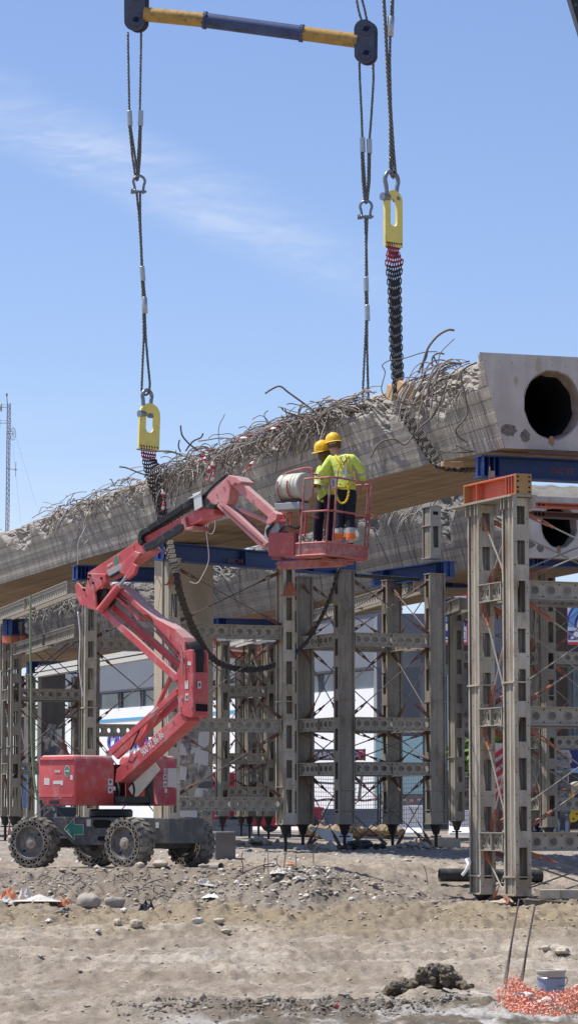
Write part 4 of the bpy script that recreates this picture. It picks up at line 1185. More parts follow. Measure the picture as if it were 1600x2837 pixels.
m_voidrim = mat('void_edge', (.30, .235, .19), .9, 0, .35, 6, .4, 20)
class Slab:
    def __init__(s, x0, y0, u, hb, ht, wt, inset, curve=0.0):
        s.o = V((x0, y0, 0)); s.u = V((*u, 0)).normalized(); s.v = V((s.u.y, -s.u.x, 0)) * (1 if s.u.y > 0 else -1)
        s.hb = hb; s.ht = ht; s.wt = wt; s.inset = inset; s.curve = curve
    def zt(s, t): return CAMZ + float(np.interp(t, *s.ht))
    def zb(s, t): return CAMZ + float(np.interp(t, *s.hb))
    def at(s, t, v, z): return s.o + s.u * t + s.v * (v + s.curve * t * t) + V((0, 0, z))
    def side(s, t, k):
        """point on the near side, k 0 bottom .. 1 top"""
        return s.at(t, s.inset * (1 - k), s.zb(t) + (s.zt(t) - s.zb(t)) * k)
    def ridge(s, t): return s.at(t, .15, s.zt(t))
def build_slab(S, L_, name, label, mats, holes, group=None, seed=0, nt=560, rub=.22, res=46):
    rr = np.random.RandomState(seed)
    root = empty(name, S.at(0, S.wt / 2, S.zb(0)), 0, label, 'bridge slab', group)
    # profile parameter: side bottom -> side top (rounded, broken) -> across top -> far side
    prof = []
    for i in range(res): prof.append(('s', i / (res - 1)))
    for i in range(1, 15): prof.append(('t', i / 14))
    for i in range(1, 6): prof.append(('f', i / 5))
    ts = np.linspace(0, L_, nt)
    rows = []; uvs = []; mi = []
    TT, KK = np.meshgrid(ts, np.linspace(0, 1, res), indexing='ij')
    TX = TT
    big = fbm(TX * 1.1 + seed, KK * 2, 4, seed + 3, .55)
    fine = fbm(TX * 6 + seed, KK * 9, 4, seed + 9, .6)
    rag = fbm(TX[:, :1] * .9 + seed, TX[:, :1] * 0, 4, seed + 31, .6)[:, 0]
    nf_ = fbm(TX[:, :1] * 3.3, TX[:, :1] * 0 + 4, 4, seed + 51, .6)[:, 0]
    topn = fbm(TT[:, :14] * 2.5, KK[:, :14] * 40, 4, seed + 61)
    vs = []
    for a, t in enumerate(ts):
        zb_, zt_ = S.zb(t), S.zt(t)
        H = zt_ - zb_
        brk = .66 + .20 * rag[a] * 2 + .16 * nf_[a]     # where the broken zone begins
        e0 = float(sstep(np.array(t), 0, .55))
        brk = brk * e0 + 1.02 * (1 - e0) if e0 < 1 else brk
        row = []
        for b_, (kind, k) in enumerate(prof):
            if kind == 's':
                v = S.inset * (1 - k); z = zb_ + H * k
                row_ = int(k * 7.6); v += .013 * (((row_ * 7919 + 0 * 104729) % 97) / 97 - .5)
                w_ = float(np.clip((k - brk) / .10, 0, 1))
                rnd_ = max(0, (k - brk)) / max(.02, 1 - brk)
                v += w_ * (.06 + .26 * abs(fine[a, b_]) + .16 * big[a, b_]) + w_ * rnd_ ** 2 * .22
                z += w_ * (.10 * fine[a, b_]) - w_ * rnd_ ** 3 * .05 + w_ * .10 * big[a, b_]
                row.append((v, z, .0 if w_ < .3 else 1))
            elif kind == 't':
                v0 = .28 if e0 > .5 else .0
                v = v0 + (S.wt - v0) * k
                z = zt_ + e0 * (.09 * topn[a, int(k * 13)] + .03) * (1 if k < 1 else .3)
                row.append((v, z, 1))
            else:
                row.append((S.wt - S.inset * k * .9, zt_ - H * k, 0))
        rows.append(row)
    nb = len(prof)
    for a, t in enumerate(ts):
        for v, z, _ in rows[a]: vs.append(S.at(t, v, z))
    fs = []; ms = []; uvl = []
    for a in range(nt - 1):
        for b_ in range(nb - 1):
            fs.append((a * nb + b_, (a + 1) * nb + b_, (a + 1) * nb + b_ + 1, a * nb + b_ + 1))
            ms.append(1 if rows[a][b_ + 1][2] else 0)
    mb = MB(); mb.v = [tuple(v) for v in vs]; mb.f = fs; mb.m = ms
    # soffit
    k0 = len(mb.v); n2 = 60
    for a in range(n2):
        t = L_ * a / (n2 - 1)
        mb.v += [tuple(S.at(t, S.inset, S.zb(t))), tuple(S.at(t, S.wt - S.inset * .9, S.zb(t)))]
    for a in range(n2 - 1):
        i = k0 + a * 2; mb.f.append((i, i + 1, i + 3, i + 2)); mb.m.append(2)
    me_o = mb.build('slab_body', mats[:3], root)
    me = me_o.data
    pq = np.empty(len(me.polygons), np.int32); me.polygons.foreach_get('material_index', pq)
    me.polygons.foreach_set('use_smooth', pq != 1)
    uvm = me.uv_layers.new(name='UVMap')
    W_ = WM[root.name]
    co_ = np.empty(len(me.vertices) * 3, np.float32); me.vertices.foreach_get('co', co_); co_ = co_.reshape(-1, 3)
    off = np.array(W_.translation) - np.array(S.o)
    tt = (co_[:, 0] + off[0]) * S.u.x + (co_[:, 1] + off[1]) * S.u.y
    vv_ = (co_[:, 0] + off[0]) * S.v.x + (co_[:, 1] + off[1]) * S.v.y
    zz_ = co_[:, 2]
    li = np.empty(len(me.loops), np.int32); me.loops.foreach_get('vertex_index', li)
    pmi = np.empty(len(me.polygons), np.int32); me.polygons.foreach_get('material_index', pmi)
    plt = np.empty(len(me.polygons), np.int32); me.polygons.foreach_get('loop_total', plt)
    pm = np.repeat(pmi, plt)
    uvw = np.stack([tt[li], np.where(pm == 2, vv_[li], zz_[li])], 1).astype(np.float32)
    uvm.data.foreach_set('uv', uvw.ravel())
    # end face with round voids
    zb_, zt_ = S.zb(0), S.zt(0); H = zt_ - zb_
    out = [(S.inset, zb_), (0, zt_), (S.wt, zt_), (S.wt - S.inset * .9, zb_)]
    fm = MB()
    cuts = [0] + [(holes[i][0] + holes[i + 1][0]) / 2 for i in range(len(holes) - 1)] + [S.wt]
    def clipx(v, z):
        lo = S.inset * (1 - (z - zb_) / H); hi = S.wt - S.inset * .9 * (1 - (z - zb_) / H)
        return min(max(v, lo), hi), z
    for hi_, (hv, hz, hr, nside) in enumerate(holes):
        x0, x1 = cuts[hi_], cuts[hi_ + 1]
        nn = 32
        inner = []; outer = []
        for k in range(nn):
            a = 2 * PI * k / nn
            # faceted former: blend of circle and polygon
            pa = (a + .25) % (2 * PI / nside) - PI / nside
            rr_ = hr * (.75 + .25 * math.cos(PI / nside) / math.cos(pa)) * (1 + rr.uniform(-.02, .02))
            inner.append((hv + rr_ * math.cos(a), hz + rr_ * 1.14 * math.sin(a)))
            ca, sa = math.cos(a), math.sin(a)
            t = min(((x1 - hv) if ca > 0 else (hv - x0)) / max(abs(ca), 1e-6), ((zt_ - hz) if sa > 0 else (hz - zb_)) / max(abs(sa), 1e-6))
            outer.append([hv + t * ca, hz + t * sa])
        for c in ((x0, zb_), (x1, zb_), (x1, zt_), (x0, zt_)):
            j = min(range(nn), key=lambda q: (outer[q][0] - c[0]) ** 2 + (outer[q][1] - c[1]) ** 2); outer[j] = list(c)
        outer = [clipx(*p) for p in outer]
        fm.add([S.at(0, v, z) for v, z in inner] + [S.at(0, v, z) for v, z in outer], [(k, nn + k, nn + (k + 1) % nn, (k + 1) % nn) for k in range(nn)], 0)
        # tube
        tv = MB(); vs = []
        for dd, sc_ in ((0, 1), (.05, .97), (.25, .91), (6.0, .88)):
            for k, (v, z) in enumerate(inner):
                a = 2 * PI * k / nn; pa = (a + .25) % (2 * PI / nside) - PI / nside
                f_ = 1 if dd < .1 else math.cos(PI / nside) / math.cos(pa) * 1.03
                vs.append(S.at(dd, hv + (v - hv) * sc_ * f_, hz + (z - hz) * sc_ * f_))
        fs2 = [(i * nn + k, i * nn + (k + 1) % nn, (i + 1) * nn + (k + 1) % nn, (i + 1) * nn + k) for i in range(3) for k in range(nn)]
        tv.add(vs, fs2[:nn * 2], 1); tv.add([], []); tv.f += [tuple(i + len(tv.v) - len(vs) for i in f) for f in fs2[nn * 2:]]; tv.m += [0] * nn; tv.add([S.at(6.0, hv + (v - hv) * .95, hz + (z - hz) * .95) for v, z in inner], [tuple(range(nn))])
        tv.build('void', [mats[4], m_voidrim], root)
        if hi_ == 0:
            rb = MB()   # ragged polystyrene rim
            for k in range(nn):
                v, z = inner[k]; v2, z2 = inner[(k + 1) % nn]
                rb.tube([S.at(.015, v, z), S.at(.015, v2, z2)], .012 + .012 * rr.rand(), 5)
            rb.build('void_rim', m_woodg, root)
    eo = fm.build('end_face', mats[3], root)
    uvm = eo.data.uv_layers.new(name='UVMap')
    for lp in eo.data.loops:
        c = V(eo.data.vertices[lp.vertex_index].co) + V(off); uvm.data[lp.index].uv = (c.dot(S.v), c.z)
    bmf = bmesh.new(); bmf.from_mesh(eo.data); bmesh.ops.recalc_face_normals(bmf, faces=bmf.faces); bmf.to_mesh(eo.data); bmf.free()
    # old stains on the cut face: rust under the hole, dark patches
    hv, hz, hr, _ = holes[0]
    rs = random.Random(seed)
    for (v, z, sv, sz, mt_) in ((hv - .02, zb_ + .06 + (hz - hr * 1.1 - zb_) / 2, .055, (hz - hr * 1.1 - zb_) / 2, m_rstain), (hv - .72, hz - .42, .13, .10, m_dstain), (hv - .46, hz - .50, .09, .10, m_dstain), (hv + .02 - .25, zt_ - .16, .045, .14, m_lstain), (hv - .60, zt_ - .42, .03, .10, m_lstain)):
        mb = MB(); n3 = 18
        pts = [S.at(-.003, v + sv * math.cos(2 * PI * k / n3) * rs.uniform(.7, 1.15), z + sz * math.sin(2 * PI * k / n3) * rs.uniform(.8, 1.05)) for k in range(n3)]
        mb.add(pts, [tuple(range(n3))]); mb.build('stain', mt_, root)
    mb = MB()
    for k in range(9): c_ = S.at(0, .10 + k * .22, zt_ - .13 - .004 * k); mb.cyl(c_, c_ - S.u * .003, .008, n=6)
    mb.build('pin_mark', m_dstain, root)
    return root
m_rstain = mat('rust_stain', (.30, .17, .10), .9, 0, .3, 9); m_dstain = mat('dark_stain', (.17, .15, .13), .95, 0, .6, 22, .6, 40); m_lstain = mat('light_stain', (.40, .35, .29), .9, 0, .2, 12)

def bar_curve(start, d0, L_, bend, rr, n=6, droop=.15):
    pts = [V(start)]; d = V(d0).normalized()
    st = L_ / n
    for i in range(n):
        d = (d + V((rr.uniform(-1, 1), rr.uniform(-1, 1), rr.uniform(-1, 1))) * bend + V((0, 0, -droop * (i / n)))).normalized()
        pts.append(pts[-1] + d * st)
    return spline(pts, 3)

def rebars(S, root, spec, seed, mt, big=36, r=.0098):
    """spec: list of (t0,t1,count,mode)"""
    rr = random.Random(seed); allc = []
    for t0, t1, n, mode in spec:
        for _ in range(n):
            t = rr.uniform(t0, t1)
            if mode == 'lie':        # long bars lying along the broken arris
                k = rr.uniform(.80, 1.0); p = S.side(t, k) + S.v * rr.uniform(-.10, .14) + V((0, 0, rr.uniform(0, .05)))
                d = S.u * rr.choice((-1, 1)) + V((rr.uniform(-.3, .3), rr.uniform(-.3, .3), rr.uniform(-.12, .06)))
                c = bar_curve(p, d, rr.uniform(.5, 1.8), .14, rr, 6, .14)
            elif mode == 'mess':
                k = rr.uniform(.72, 1.0); p = S.side(t, k) + S.v * rr.uniform(.0, .1)
                d = -S.v * rr.uniform(.2, .9) + S.u * rr.uniform(-1, 1) + V((0, 0, rr.uniform(-.8, .30)))
                c = bar_curve(p, d, rr.uniform(.2, .62), .5, rr, 6, .6)
            elif mode == 'hang':
                k = rr.uniform(.72, .98); p = S.side(t, k)
                d = -S.v * rr.uniform(.3, .9) + S.u * rr.uniform(-.5, .5) + V((0, 0, rr.uniform(-.5, .2)))
                c = bar_curve(p, d, rr.uniform(.4, .95), .24, rr, 6, 1.0)
            elif mode == 'up':
                p = S.side(t, 1.0) + S.v * .15
                d = -S.v * rr.uniform(-.3, .6) + S.u * rr.uniform(-.8, .8) + V((0, 0, rr.uniform(.4, 1.1)))
                c = bar_curve(p, d, rr.uniform(.3, .8), .3, rr, 6, .5)
            elif mode == 'drape':
                p = S.side(t, rr.uniform(.84, .98)) + S.v * .06
                d = -S.v * rr.uniform(.3, .7) + S.u * rr.uniform(-.7, .7) + V((0, 0, rr.uniform(-.2, .25)))
                c = bar_curve(p, d, rr.uniform(.8, 1.4), .20, rr, 7, .95)
            # keep in front of the side face
            cc = []
            for q in c:
                rel = q - S.o; t_ = rel.dot(S.u); v_ = rel.dot(S.v) - S.curve * t_ * t_
                kk = (q.z - S.zb(t_)) / (S.zt(t_) - S.zb(t_)); lim = S.inset * (1 - min(max(kk, 0), 1)) - .02
                if kk < .99 and v_ > lim and mode != 'lie': q = q - S.v * (v_ - lim)
                cc.append(q)
            allc.append((cc, rr.choice((.8, 1, 1, 1.25)) * r, mode))
    rr.shuffle(allc)
    allc.sort(key=lambda c: -sum((c[0][i + 1] - c[0][i]).length for i in range(len(c[0]) - 1)) * (1.6 if c[2] in ('up', 'drape', 'hang') else 1))
    for c, rd, _ in allc[:big]:
        mb = MB(); mb.tube(c, rd, 5); mb.build('rebar', mt[1], root, smooth=True)
    mb = MB()
    for i, (c, rd, _) in enumerate(allc[big:]): mb.tube(c[::2] if len(c) > 12 else c, rd, 4, mi=i % 2)
    mb.build('rebar_tangle', mt, root, smooth=True, kind='stuff')

S1 = Slab(2.90, 46.85, (-.317, .948), ([0, 3, 8, 16, 26, 40, 60], [5.66, 5.76, 5.85, 5.90, 5.98, 6.02, 6.1]), ([0, 4, 10, 18, 30, 40, 60], [7.12, 7.18, 7.26, 7.27, 7.28, 7.24, 7.3]), 3.3, .41)
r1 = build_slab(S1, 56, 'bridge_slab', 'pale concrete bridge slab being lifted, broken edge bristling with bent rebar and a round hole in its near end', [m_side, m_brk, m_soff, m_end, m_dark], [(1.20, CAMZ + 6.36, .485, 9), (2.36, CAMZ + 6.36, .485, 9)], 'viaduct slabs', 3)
rebars(S1, r1, [(.5, 2.2, 20, 'drape'), (.4, 2.2, 24, 'hang'), (1.5, 2.6, 1, 'up'), (5.0, 11, 150, 'lie'), (7, 18, 200, 'lie'), (7.0, 17.5, 280, 'mess'), (7, 17, 50, 'hang'), (9, 19, 6, 'up'), (18, 27, 110, 'lie'), (19, 26, 10, 'hang'), (28, 50, 20, 'lie')], 5, [m_rebar, m_rebar2], 62)
# long bars that stand out against the sky, traced
def sky_bar(pts, Y, r=.016, S=S1, root=None):
    mb = MB(); mb.tube(spline([P(x, y, Y) for x, y in pts], 5), r, 6); mb.build('rebar', m_rebar, root or r1, smooth=True)
sky_bar([(1158, 1032), (1172, 1000), (1186, 962), (1212, 930), (1240, 914), (1258, 915)], 49.4, .020)
sky_bar([(1168, 1036), (1172, 1008), (1180, 990), (1184, 970)], 49.4, .014)
sky_bar([(1196, 1014), (1198, 988), (1215, 978), (1230, 981)], 49.2, .014)
sky_bar([(1200, 986), (1208, 1004), (1216, 1018)], 49.2, .014)
sky_bar([(1075, 1108), (1056, 1080), (1066, 1032), (1058, 1012), (1080, 998), (1120, 992), (1172, 976), (1210, 974)], 49.6, .009)
sky_bar([(734, 1090), (752, 1078), (775, 1070), (800, 1088), (850, 1124), (885, 1150)], 54.5, .018)
sky_bar([(778, 1128), (790, 1140), (812, 1148), (840, 1158)], 54.5, .016)
sky_bar([(500, 1178), (504, 1205), (522, 1228), (548, 1248)], 59.0, .018)
sky_bar([(562, 1200), (556, 1212), (535, 1222), (520, 1240), (514, 1250)], 59.0, .018)
sky_bar([(497, 1218), (494, 1236), (500, 1252)], 59.5, .016)
sky_bar([(330, 1293), (350, 1296), (380, 1308), (410, 1318)], 64.5, .018)
sky_bar([(378, 1244), (420, 1250), (470, 1250), (505, 1262)], 60.5, .016)
sky_bar([(1248, 1045), (1210, 1060), (1170, 1105), (1140, 1120), (1096, 1110)], 48.0, .014)
sky_bar([(1300, 1000), (1262, 1010), (1210, 1030), (1160, 1045), (1120, 1062), (1098, 1090)], 48.0, .014)
sky_bar([(1320, 1004), (1290, 1018), (1276, 1040), (1290, 1110), (1292, 1150), (1262, 1190), (1275, 1215), (1294, 1224)], 46.9, .016)
sky_bar([(1236, 1050), (1232, 1080), (1200, 1150), (1170, 1178), (1150, 1200), (1120, 1232), (1090, 1216), (1050, 1228), (1026, 1268)], 48.2, .014)
sky_bar([(1260, 1232), (1290, 1246), (1310, 1252), (1240, 1254), (1215, 1248)], 48.0, .012)
# blocks between chains and arris
def block(px, py, Y, sx, sy, sz, label, mt=m_wood, rz=.32, tilt=0, name='timber_block', group='timber packing blocks'):
    mb = MB(); p = P(px, py, Y)
    M = Matrix.Translation(p) @ Matrix.Rotation(rz, 4, 'Z') @ Matrix.Rotation(tilt, 4, 'X')
    mb.obox((0, 0, 0), (sx / 2, 0, 0), (0, sy / 2, 0), (0, 0, sz / 2)); mb.v = [tuple(M @ V(v)) for v in mb.v]
    o = mb.thing(name, mt, label, 'block', group); bevel(o, .008); return o
block(1090, 1088, 50.25, .16, .30, .24, 'pale timber block wedged left of the chains on the slab edge', tilt=.3)
block(1122, 1080, 49.75, .20, .30, .26, 'pale timber block wedged right of the chains on the slab edge', tilt=.3)
block(1252, 1286, 48.6, .34, .14, .08, 'small timber packer under the slab bottom edge beside the chains')
# barrier tape caught in the bars
def tape(pts, Y, label, w=.07, n=8):
    ps = spline([P(x, y, Y) for x, y in pts], n); mb = MB(); 
    for i in range(len(ps) - 1):
        a = ps[i]; b_ = ps[i + 1]; sd_ = V((math.cos(i * .5), math.sin(i * .5) * .6, .2)) * w / 2
        sd2 = V((math.cos((i + 1) * .5), math.sin((i + 1) * .5) * .6, .2)) * w / 2
        mb.add([a - sd_, a + sd_, b_ + sd2, b_ - sd2], [(0, 1, 2, 3)], (i // 2) % 2)
    return mb.thing('barrier_tape', [m_tapew, m_taper], label, 'barrier tape', 'red and white barrier tape')
tape([(588, 1262), (590, 1300), (586, 1340)], 56.5, 'strip of red and white tape hanging above the bent elbow of the boom')
tape([(574, 1258), (566, 1276), (580, 1290), (573, 1330)], 57.0, 'crumpled pale tape hanging just left of the red and white strip')
tape([(708, 1268), (690, 1292), (668, 1314)], 55.5, 'slanting strip of red and white tape between boom elbow and drum')
tape([(448, 1338), (452, 1380), (450, 1420)], 62.5, 'red and white tape hanging beside the left chain band')
tape([(640, 1218), (700, 1206), (750, 1188), (790, 1172)], 54.8, 'pinkish tape woven through the rebar along the slab top', .09)
tape([(548, 1282), (560, 1262), (566, 1250), (590, 1246)], 58.2, 'knotted pink tape bunched on top of the rebar', .10)
def wire(pts, Y, label, r=.008, mt=m_rebar2, name='loose_wire', cat='wire'):
    mb = MB(); mb.tube(spline([P(x, y, Y) for x, y in pts], 6), r, 5)
    return mb.thing(name, mt, label, cat, 'loose wires and ties hanging down', smooth=True)
wire([(222, 1432), (238, 1450), (230, 1475), (218, 1500), (216, 1540), (214, 1620), (204, 1690)], 69, 'long pale twisted wire hanging in front of the left blue girder', .010, m_plas)
wire([(254, 1400), (236, 1440), (232, 1470), (246, 1490), (234, 1506)], 69.2, 'curled pale wire beside the top of the long hanging wire', .012, m_plas)
wire([(222, 1460), (200, 1500), (192, 1560)], 69.4, 'thin bent wire hanging against the left part of slab', .009)
wire([(568, 1430), (572, 1480), (578, 1550), (560, 1596), (545, 1616), (525, 1612)], 60.5, 'pale wire hooked at its end below the middle of the boom', .008, m_plas)
wire([(592, 1412), (596, 1455), (588, 1478), (576, 1474), (578, 1440)], 60.2, 'small loop of wire under the boom head', .007, m_plas)
wire([(216, 1695), (222, 1760), (220, 1850), (230, 1930)], 68.0, 'twisted red and white tie hanging down the tall left column', .018, m_tapew)

S2 = Slab(4.8, 68.0, (-.317, .948), ([0, 20, 45, 60], [5.78, 5.72, 5.75, 5.8]), ([0, 2, 8, 14, 20, 45, 60], [7.15, 7.6, 7.95, 7.8, 7.5, 7.4, 7.4]), 3.6, .42, -.0006)
r2 = build_slab(S2, 60, 'bridge_slab', 'darker concrete slab behind, its round hole crossed by braces, still standing on the shoring', [m_side2, mat('broken_concrete_shaded', (.20, .185, .165), .95, 0, .35, 5, .9, 24, ((.10, .09, .08), .45, 5)), m_soff, m_end, m_dark], [(1.24, CAMZ + 6.50, .44, 8), (2.5, CAMZ + 6.50, .44, 8)], 'viaduct slabs', 9, nt=360, res=36)  # broken concrete here is a darkened copy, painting the shade on this slab
rebars(S2, r2, [(2, 12, 40, 'hang'), (8, 24, 50, 'lie'), (12, 30, 40, 'mess'), (30, 58, 260, 'lie'), (32, 56, 120, 'mess')], 8, [m_rebar2, m_rebar2], 22, .016)
# ================================================================ heavy shoring towers
CW, CD = .26, .36      # column section across / along
def column_mesh(H, joints, mt, dots=True):
    mb = MB()
    w2, d2 = CW / 2, CD / 2
    fl = .065
    # corner strips on front and back faces, batten plates between the slots
    for sy in (-1, 1):
        y = sy * d2
        for sx in (-1, 1):
            mb.box(sx * w2 - (fl if sx > 0 else 0), sx * w2 + (fl if sx < 0 else 0), y - .008, y + .008, 0, H)
        z = .0; k = 0
        while z < H - .02:
            bh_ = .24; z1 = min(z + bh_, H)
            mb.box(-w2 + fl, w2 - fl, y - .006, y + .006, z, z1)
            z += bh_ + (.47 if k % 2 == 0 else .36); k += 1
        mb.box(-w2 + fl, w2 - fl, y - .006, y + .006, H - .12, H)
    # webs, set in from the flange edges
    for sx in (-1, 1):
        x = sx * (w2 - .035)
        mb.box(x - .006, x + .006, -d2 + .008, d2 - .008, 0, H, 1)
        for sy in (-1, 1):
            mb.box(sx * w2 - (.010 if sx > 0 else 0), sx * w2 + (.010 if sx < 0 else 0), sy * d2 - (.0 if sy < 0 else .028), sy * d2 + (.028 if sy < 0 else 0), 0, H)
        mb.box(x - .011, x + .011, -.02, .02, 0, H, 0)
    mb.box(-.02, .02, -.006, .006, 0, H, 1)
    for z in joints + [.012, H - .012]:
        mb.box(-w2 - .018, w2 + .018, -d2 - .018, d2 + .018, z - .012, z + .012)
    if dots:
        z = .12
        while z < H:
            for sx in (-1, 1):
                mb.cyl((sx * (w2 - .03), -d2 - .0105, z), (sx * (w2 - .03), -d2 - .0075, z), .010, n=6, mi=2)
                mb.cyl((sx * (w2 - .0235), -.08, z + .1), (sx * (w2 - .0275), -.08, z + .1), .008, n=5, mi=3)
                mb.cyl((sx * (w2 - .0235), .09, z), (sx * (w2 - .0275), .09, z), .008, n=5, mi=2)
            z += .34
    return mb
def jack_mesh(h):
    mb = MB()
    t = min(.2, h * .45)
    mb.lathe([(.001, 0), (.15, 0), (.15, -.02), (.12, -.03), (.07, -t), (.065, -t - .02), (.035, -t - .025), (.035, -h + .02), (.001, -h + .02)], n=12)
    mb.box(-.12, .12, -.02, .02, -t - .07, -t - .04)
    mb.box(-.13, .13, -.13, .13, -h, -h + .02)
    return mb
m_jack = mat('jack_dark', (.035, .032, .03), .6, .3, .3, 10)
m_hole = mat('bolt_hole', (.012, .012, .012), .8)
m_holelit = mat('bolt_hole_lit', (.62, .62, .60), .35, .8, .1, 10)  # bright dots on the webs paint light seen through bolt holes
def waler_mesh(L, n, Hh=.26, dbl=.20):
    mb = MB()
    for sy in (-1, 1):
        y = sy * dbl / 2
        mb.holed((0, y, .0), (1, 0, 0), (0, 0, 1), L, Hh, n, .062)
        for z in (0, Hh):
            mb.box(0, L, min(y, y + sy * .055) - .003, max(y, y + sy * .055) + .003, z - .007, z + .007)
        for k in range(n + 1):      # short lips around holes and bolts
            mb.cyl((min(L - .03, max(.03, L * k / n)), y + sy * .004, Hh * .85), (min(L - .03, max(.03, L * k / n)), y + sy * .008, Hh * .85), .012, n=5, mi=1)
            mb.cyl((min(L - .03, max(.03, L * k / n)), y + sy * .004, Hh * .15), (min(L - .03, max(.03, L * k / n)), y + sy * .008, Hh * .15), .012, n=5, mi=1)
        for k in range(n):          # rolled collars
            cx = (k + .5) * L / n
            mb.lathe([(.062, -.002), (.074, sy * .0), (.074, sy * .014), (.062, sy * .014)], (cx, y, Hh / 2), axis='Y', n=12)
    for x in (.03, L / 2, L - .03): mb.box(x - .012, x + .012, -dbl / 2 - .05, dbl / 2 + .05, .007, Hh - .007)
    return mb
m_rodm = mat('rod_steel', (.17, .155, .14), .5, .3, .2, 5)
m_rodl = mat('rod_bright', (.38, .35, .31), .45, .3, .2, 5)
def brace(root, p, q, both=True, double=True, col=None, lf=.20, rr=R):
    """tie rod with folded orange end channels"""
    p = V(p); q = V(q); L = (q - p).length; d = (q - p) / L
    rod = MB(); ends = MB()
    sd_ = d.cross(V((0, 0, 1))); sd_ = sd_.normalized() if sd_.length > .01 else V((1, 0, 0)); up = sd_.cross(d)
    e = min(.55, L * .16)
    rod.tube([p + d * e * .8, q - d * e * .8], .013, 5)
    eb = []
    for a, s in ((p, 1), (q, -1)):
        ends = MB(); eb.append(ends)
        b = a + d * s * e
        for k in (-1, 1):
            ends.bar(a + up * k * .028, b + up * k * .022, .045, .010, up, 0)
        ends.bar(a, a + d * s * e * .55, .012, .07, up, 0)
        ends.cyl(b - d * s * .05, b + d * s * .10, .022, n=6)
    R_ = rod.build('tie_rod', m_rodl if col else m_rodm, root)
    for E_ in eb: E_.build('brace_end', col or m_brown, R_)

def tower(px, Y, yaw, w, s, h_top, z_bot, zg, levels, joints, label, group='steel shoring towers', cols='FRBL', crot=False, steel=None, dots=True, bays=True, nw=None, ns=None, colr=None, wal=None):
    steel = steel or m_steel
    o = XY(px, Y); zt = CAMZ + h_top
    root = empty('shoring_tower', (o.x, o.y, zg), rad(yaw), label, 'shoring tower', group)
    H = zt - z_bot
    pos = {'F': (0, 0), 'R': (w, 0), 'L': (0, s), 'B': (w, s)}
    c0 = None
    for k in cols:
        x, y = pos[k]
        if c0 is None:
            c0 = column_mesh(H, [j - z_bot for j in joints if z_bot < j < zt], None, dots)
            if crot: c0.v = [(-y_, x_, z_) for x_, y_, z_ in c0.v]
            c0 = c0.build('column', [steel, m_steel2, m_hole, m_holelit], root, local=True)
            c0.location = (x, y, z_bot - zg); WM[c0.name] = WM[root.name] @ Matrix.Translation((x, y, z_bot - zg))
            jk = jack_mesh(max(.12, z_bot - zg)).build('base_jack', m_jack, c0, local=True)
        else: dup(c0, root, mat=Matrix.Translation((x, y, z_bot - zg)))
    wal = wal or m_waler
    cache = {}
    sides = []
    if 'F' in cols and 'R' in cols: sides.append(((0, 0), w, 0, nw or max(3, int(w / .24))))
    if 'L' in cols and 'B' in cols: sides.append(((0, s), w, 0, nw or max(3, int(w / .24))))
    if 'F' in cols and 'L' in cols: sides.append(((0, 0), s, 90, ns or max(3, int(s / .24))))
    if 'R' in cols and 'B' in cols: sides.append(((w, 0), s, 90, ns or max(3, int(s / .24))))
    for (x, y), L, a, n in sides:
        off = CW / 2 if (a == 0) != crot else CD / 2
        for z in levels:
            key = (L, a)
            Mx = Matrix.Translation((x, y, z - zg - .13)) @ Matrix.Rotation(rad(a), 4, 'Z') @ Matrix.Translation((off, 0, 0))
            if key not in cache:
                wo = waler_mesh(L - 2 * off, n).build('waler', [wal, m_hole], root, local=True); wo.matrix_basis = Mx; cache[key] = wo
            else: dup(cache[key], root, mat=Mx)
        if bays:
            zs = sorted([z_bot + .1] + list(levels) + [zt - .05])
            MW = WM[root.name]
            for i in range(len(zs) - 1):
                z0, z1 = zs[i] + .16 - zg, zs[i + 1] - .16 - zg
                if z1 - z0 < .35: continue
                if i == 0: z0 = -.05 + .1
                dx = V((math.cos(rad(a)), math.sin(rad(a)), 0)); pr = V((-dx.y, dx.x, 0)) * .05
                A = V((x, y, 0)) + dx * off; Bq = V((x, y, 0)) + dx * (L - off)
                brace(root, MW @ (A + pr + V((0, 0, z0))), MW @ (Bq + pr + V((0, 0, z1))), col=colr)
                brace(root, MW @ (A - pr + V((0, 0, z1))), MW @ (Bq - pr + V((0, 0, z0))), col=colr)
    return root
def zat(py, Y): return P(800, py, Y).z
def tz(py, Y): return CAMZ + (2275 - py) * Y / F

g = lambda px, Y: float(gz(np.array([XY(px, Y).x]), np.array([Y]))[0])
T1 = tower(1429, 46.0, 22.5, 2.7, 1.17, (2275 - 1382) * 46 / F, tz(2480, 46), .33, [tz(1636, 46), tz(1985, 46), tz(2332, 46)], [tz(1893, 46), tz(2428, 46)], 'nearest shoring tower at right carrying the orange beam, feet on the sand', nw=9, ns=4, colr=m_orange)
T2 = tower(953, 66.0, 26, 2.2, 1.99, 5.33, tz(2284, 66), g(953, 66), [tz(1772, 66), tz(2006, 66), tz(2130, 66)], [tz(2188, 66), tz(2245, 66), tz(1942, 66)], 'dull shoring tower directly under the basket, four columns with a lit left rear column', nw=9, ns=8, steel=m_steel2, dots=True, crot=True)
T3 = tower(473, 62.7, 24, 2.53, .5, 5.30, tz(2285, 63), g(473, 62.7), [tz(1750, 63), tz(2010, 63), tz(2228, 63)], [tz(1942, 63), tz(2180, 63)], 'shoring frame in front of the tall concrete pier, between boom lift and middle tower', cols='FR', nw=11)
T4 = tower(247, 69.0, 15, 2.2, .5, 5.30, tz(2270, 69), g(247, 69), [tz(1787, 69), tz(2025, 69)], [tz(1963, 69)], 'shoring frame rising behind the red engine cover under the left blue girder', cols='FR', nw=9)
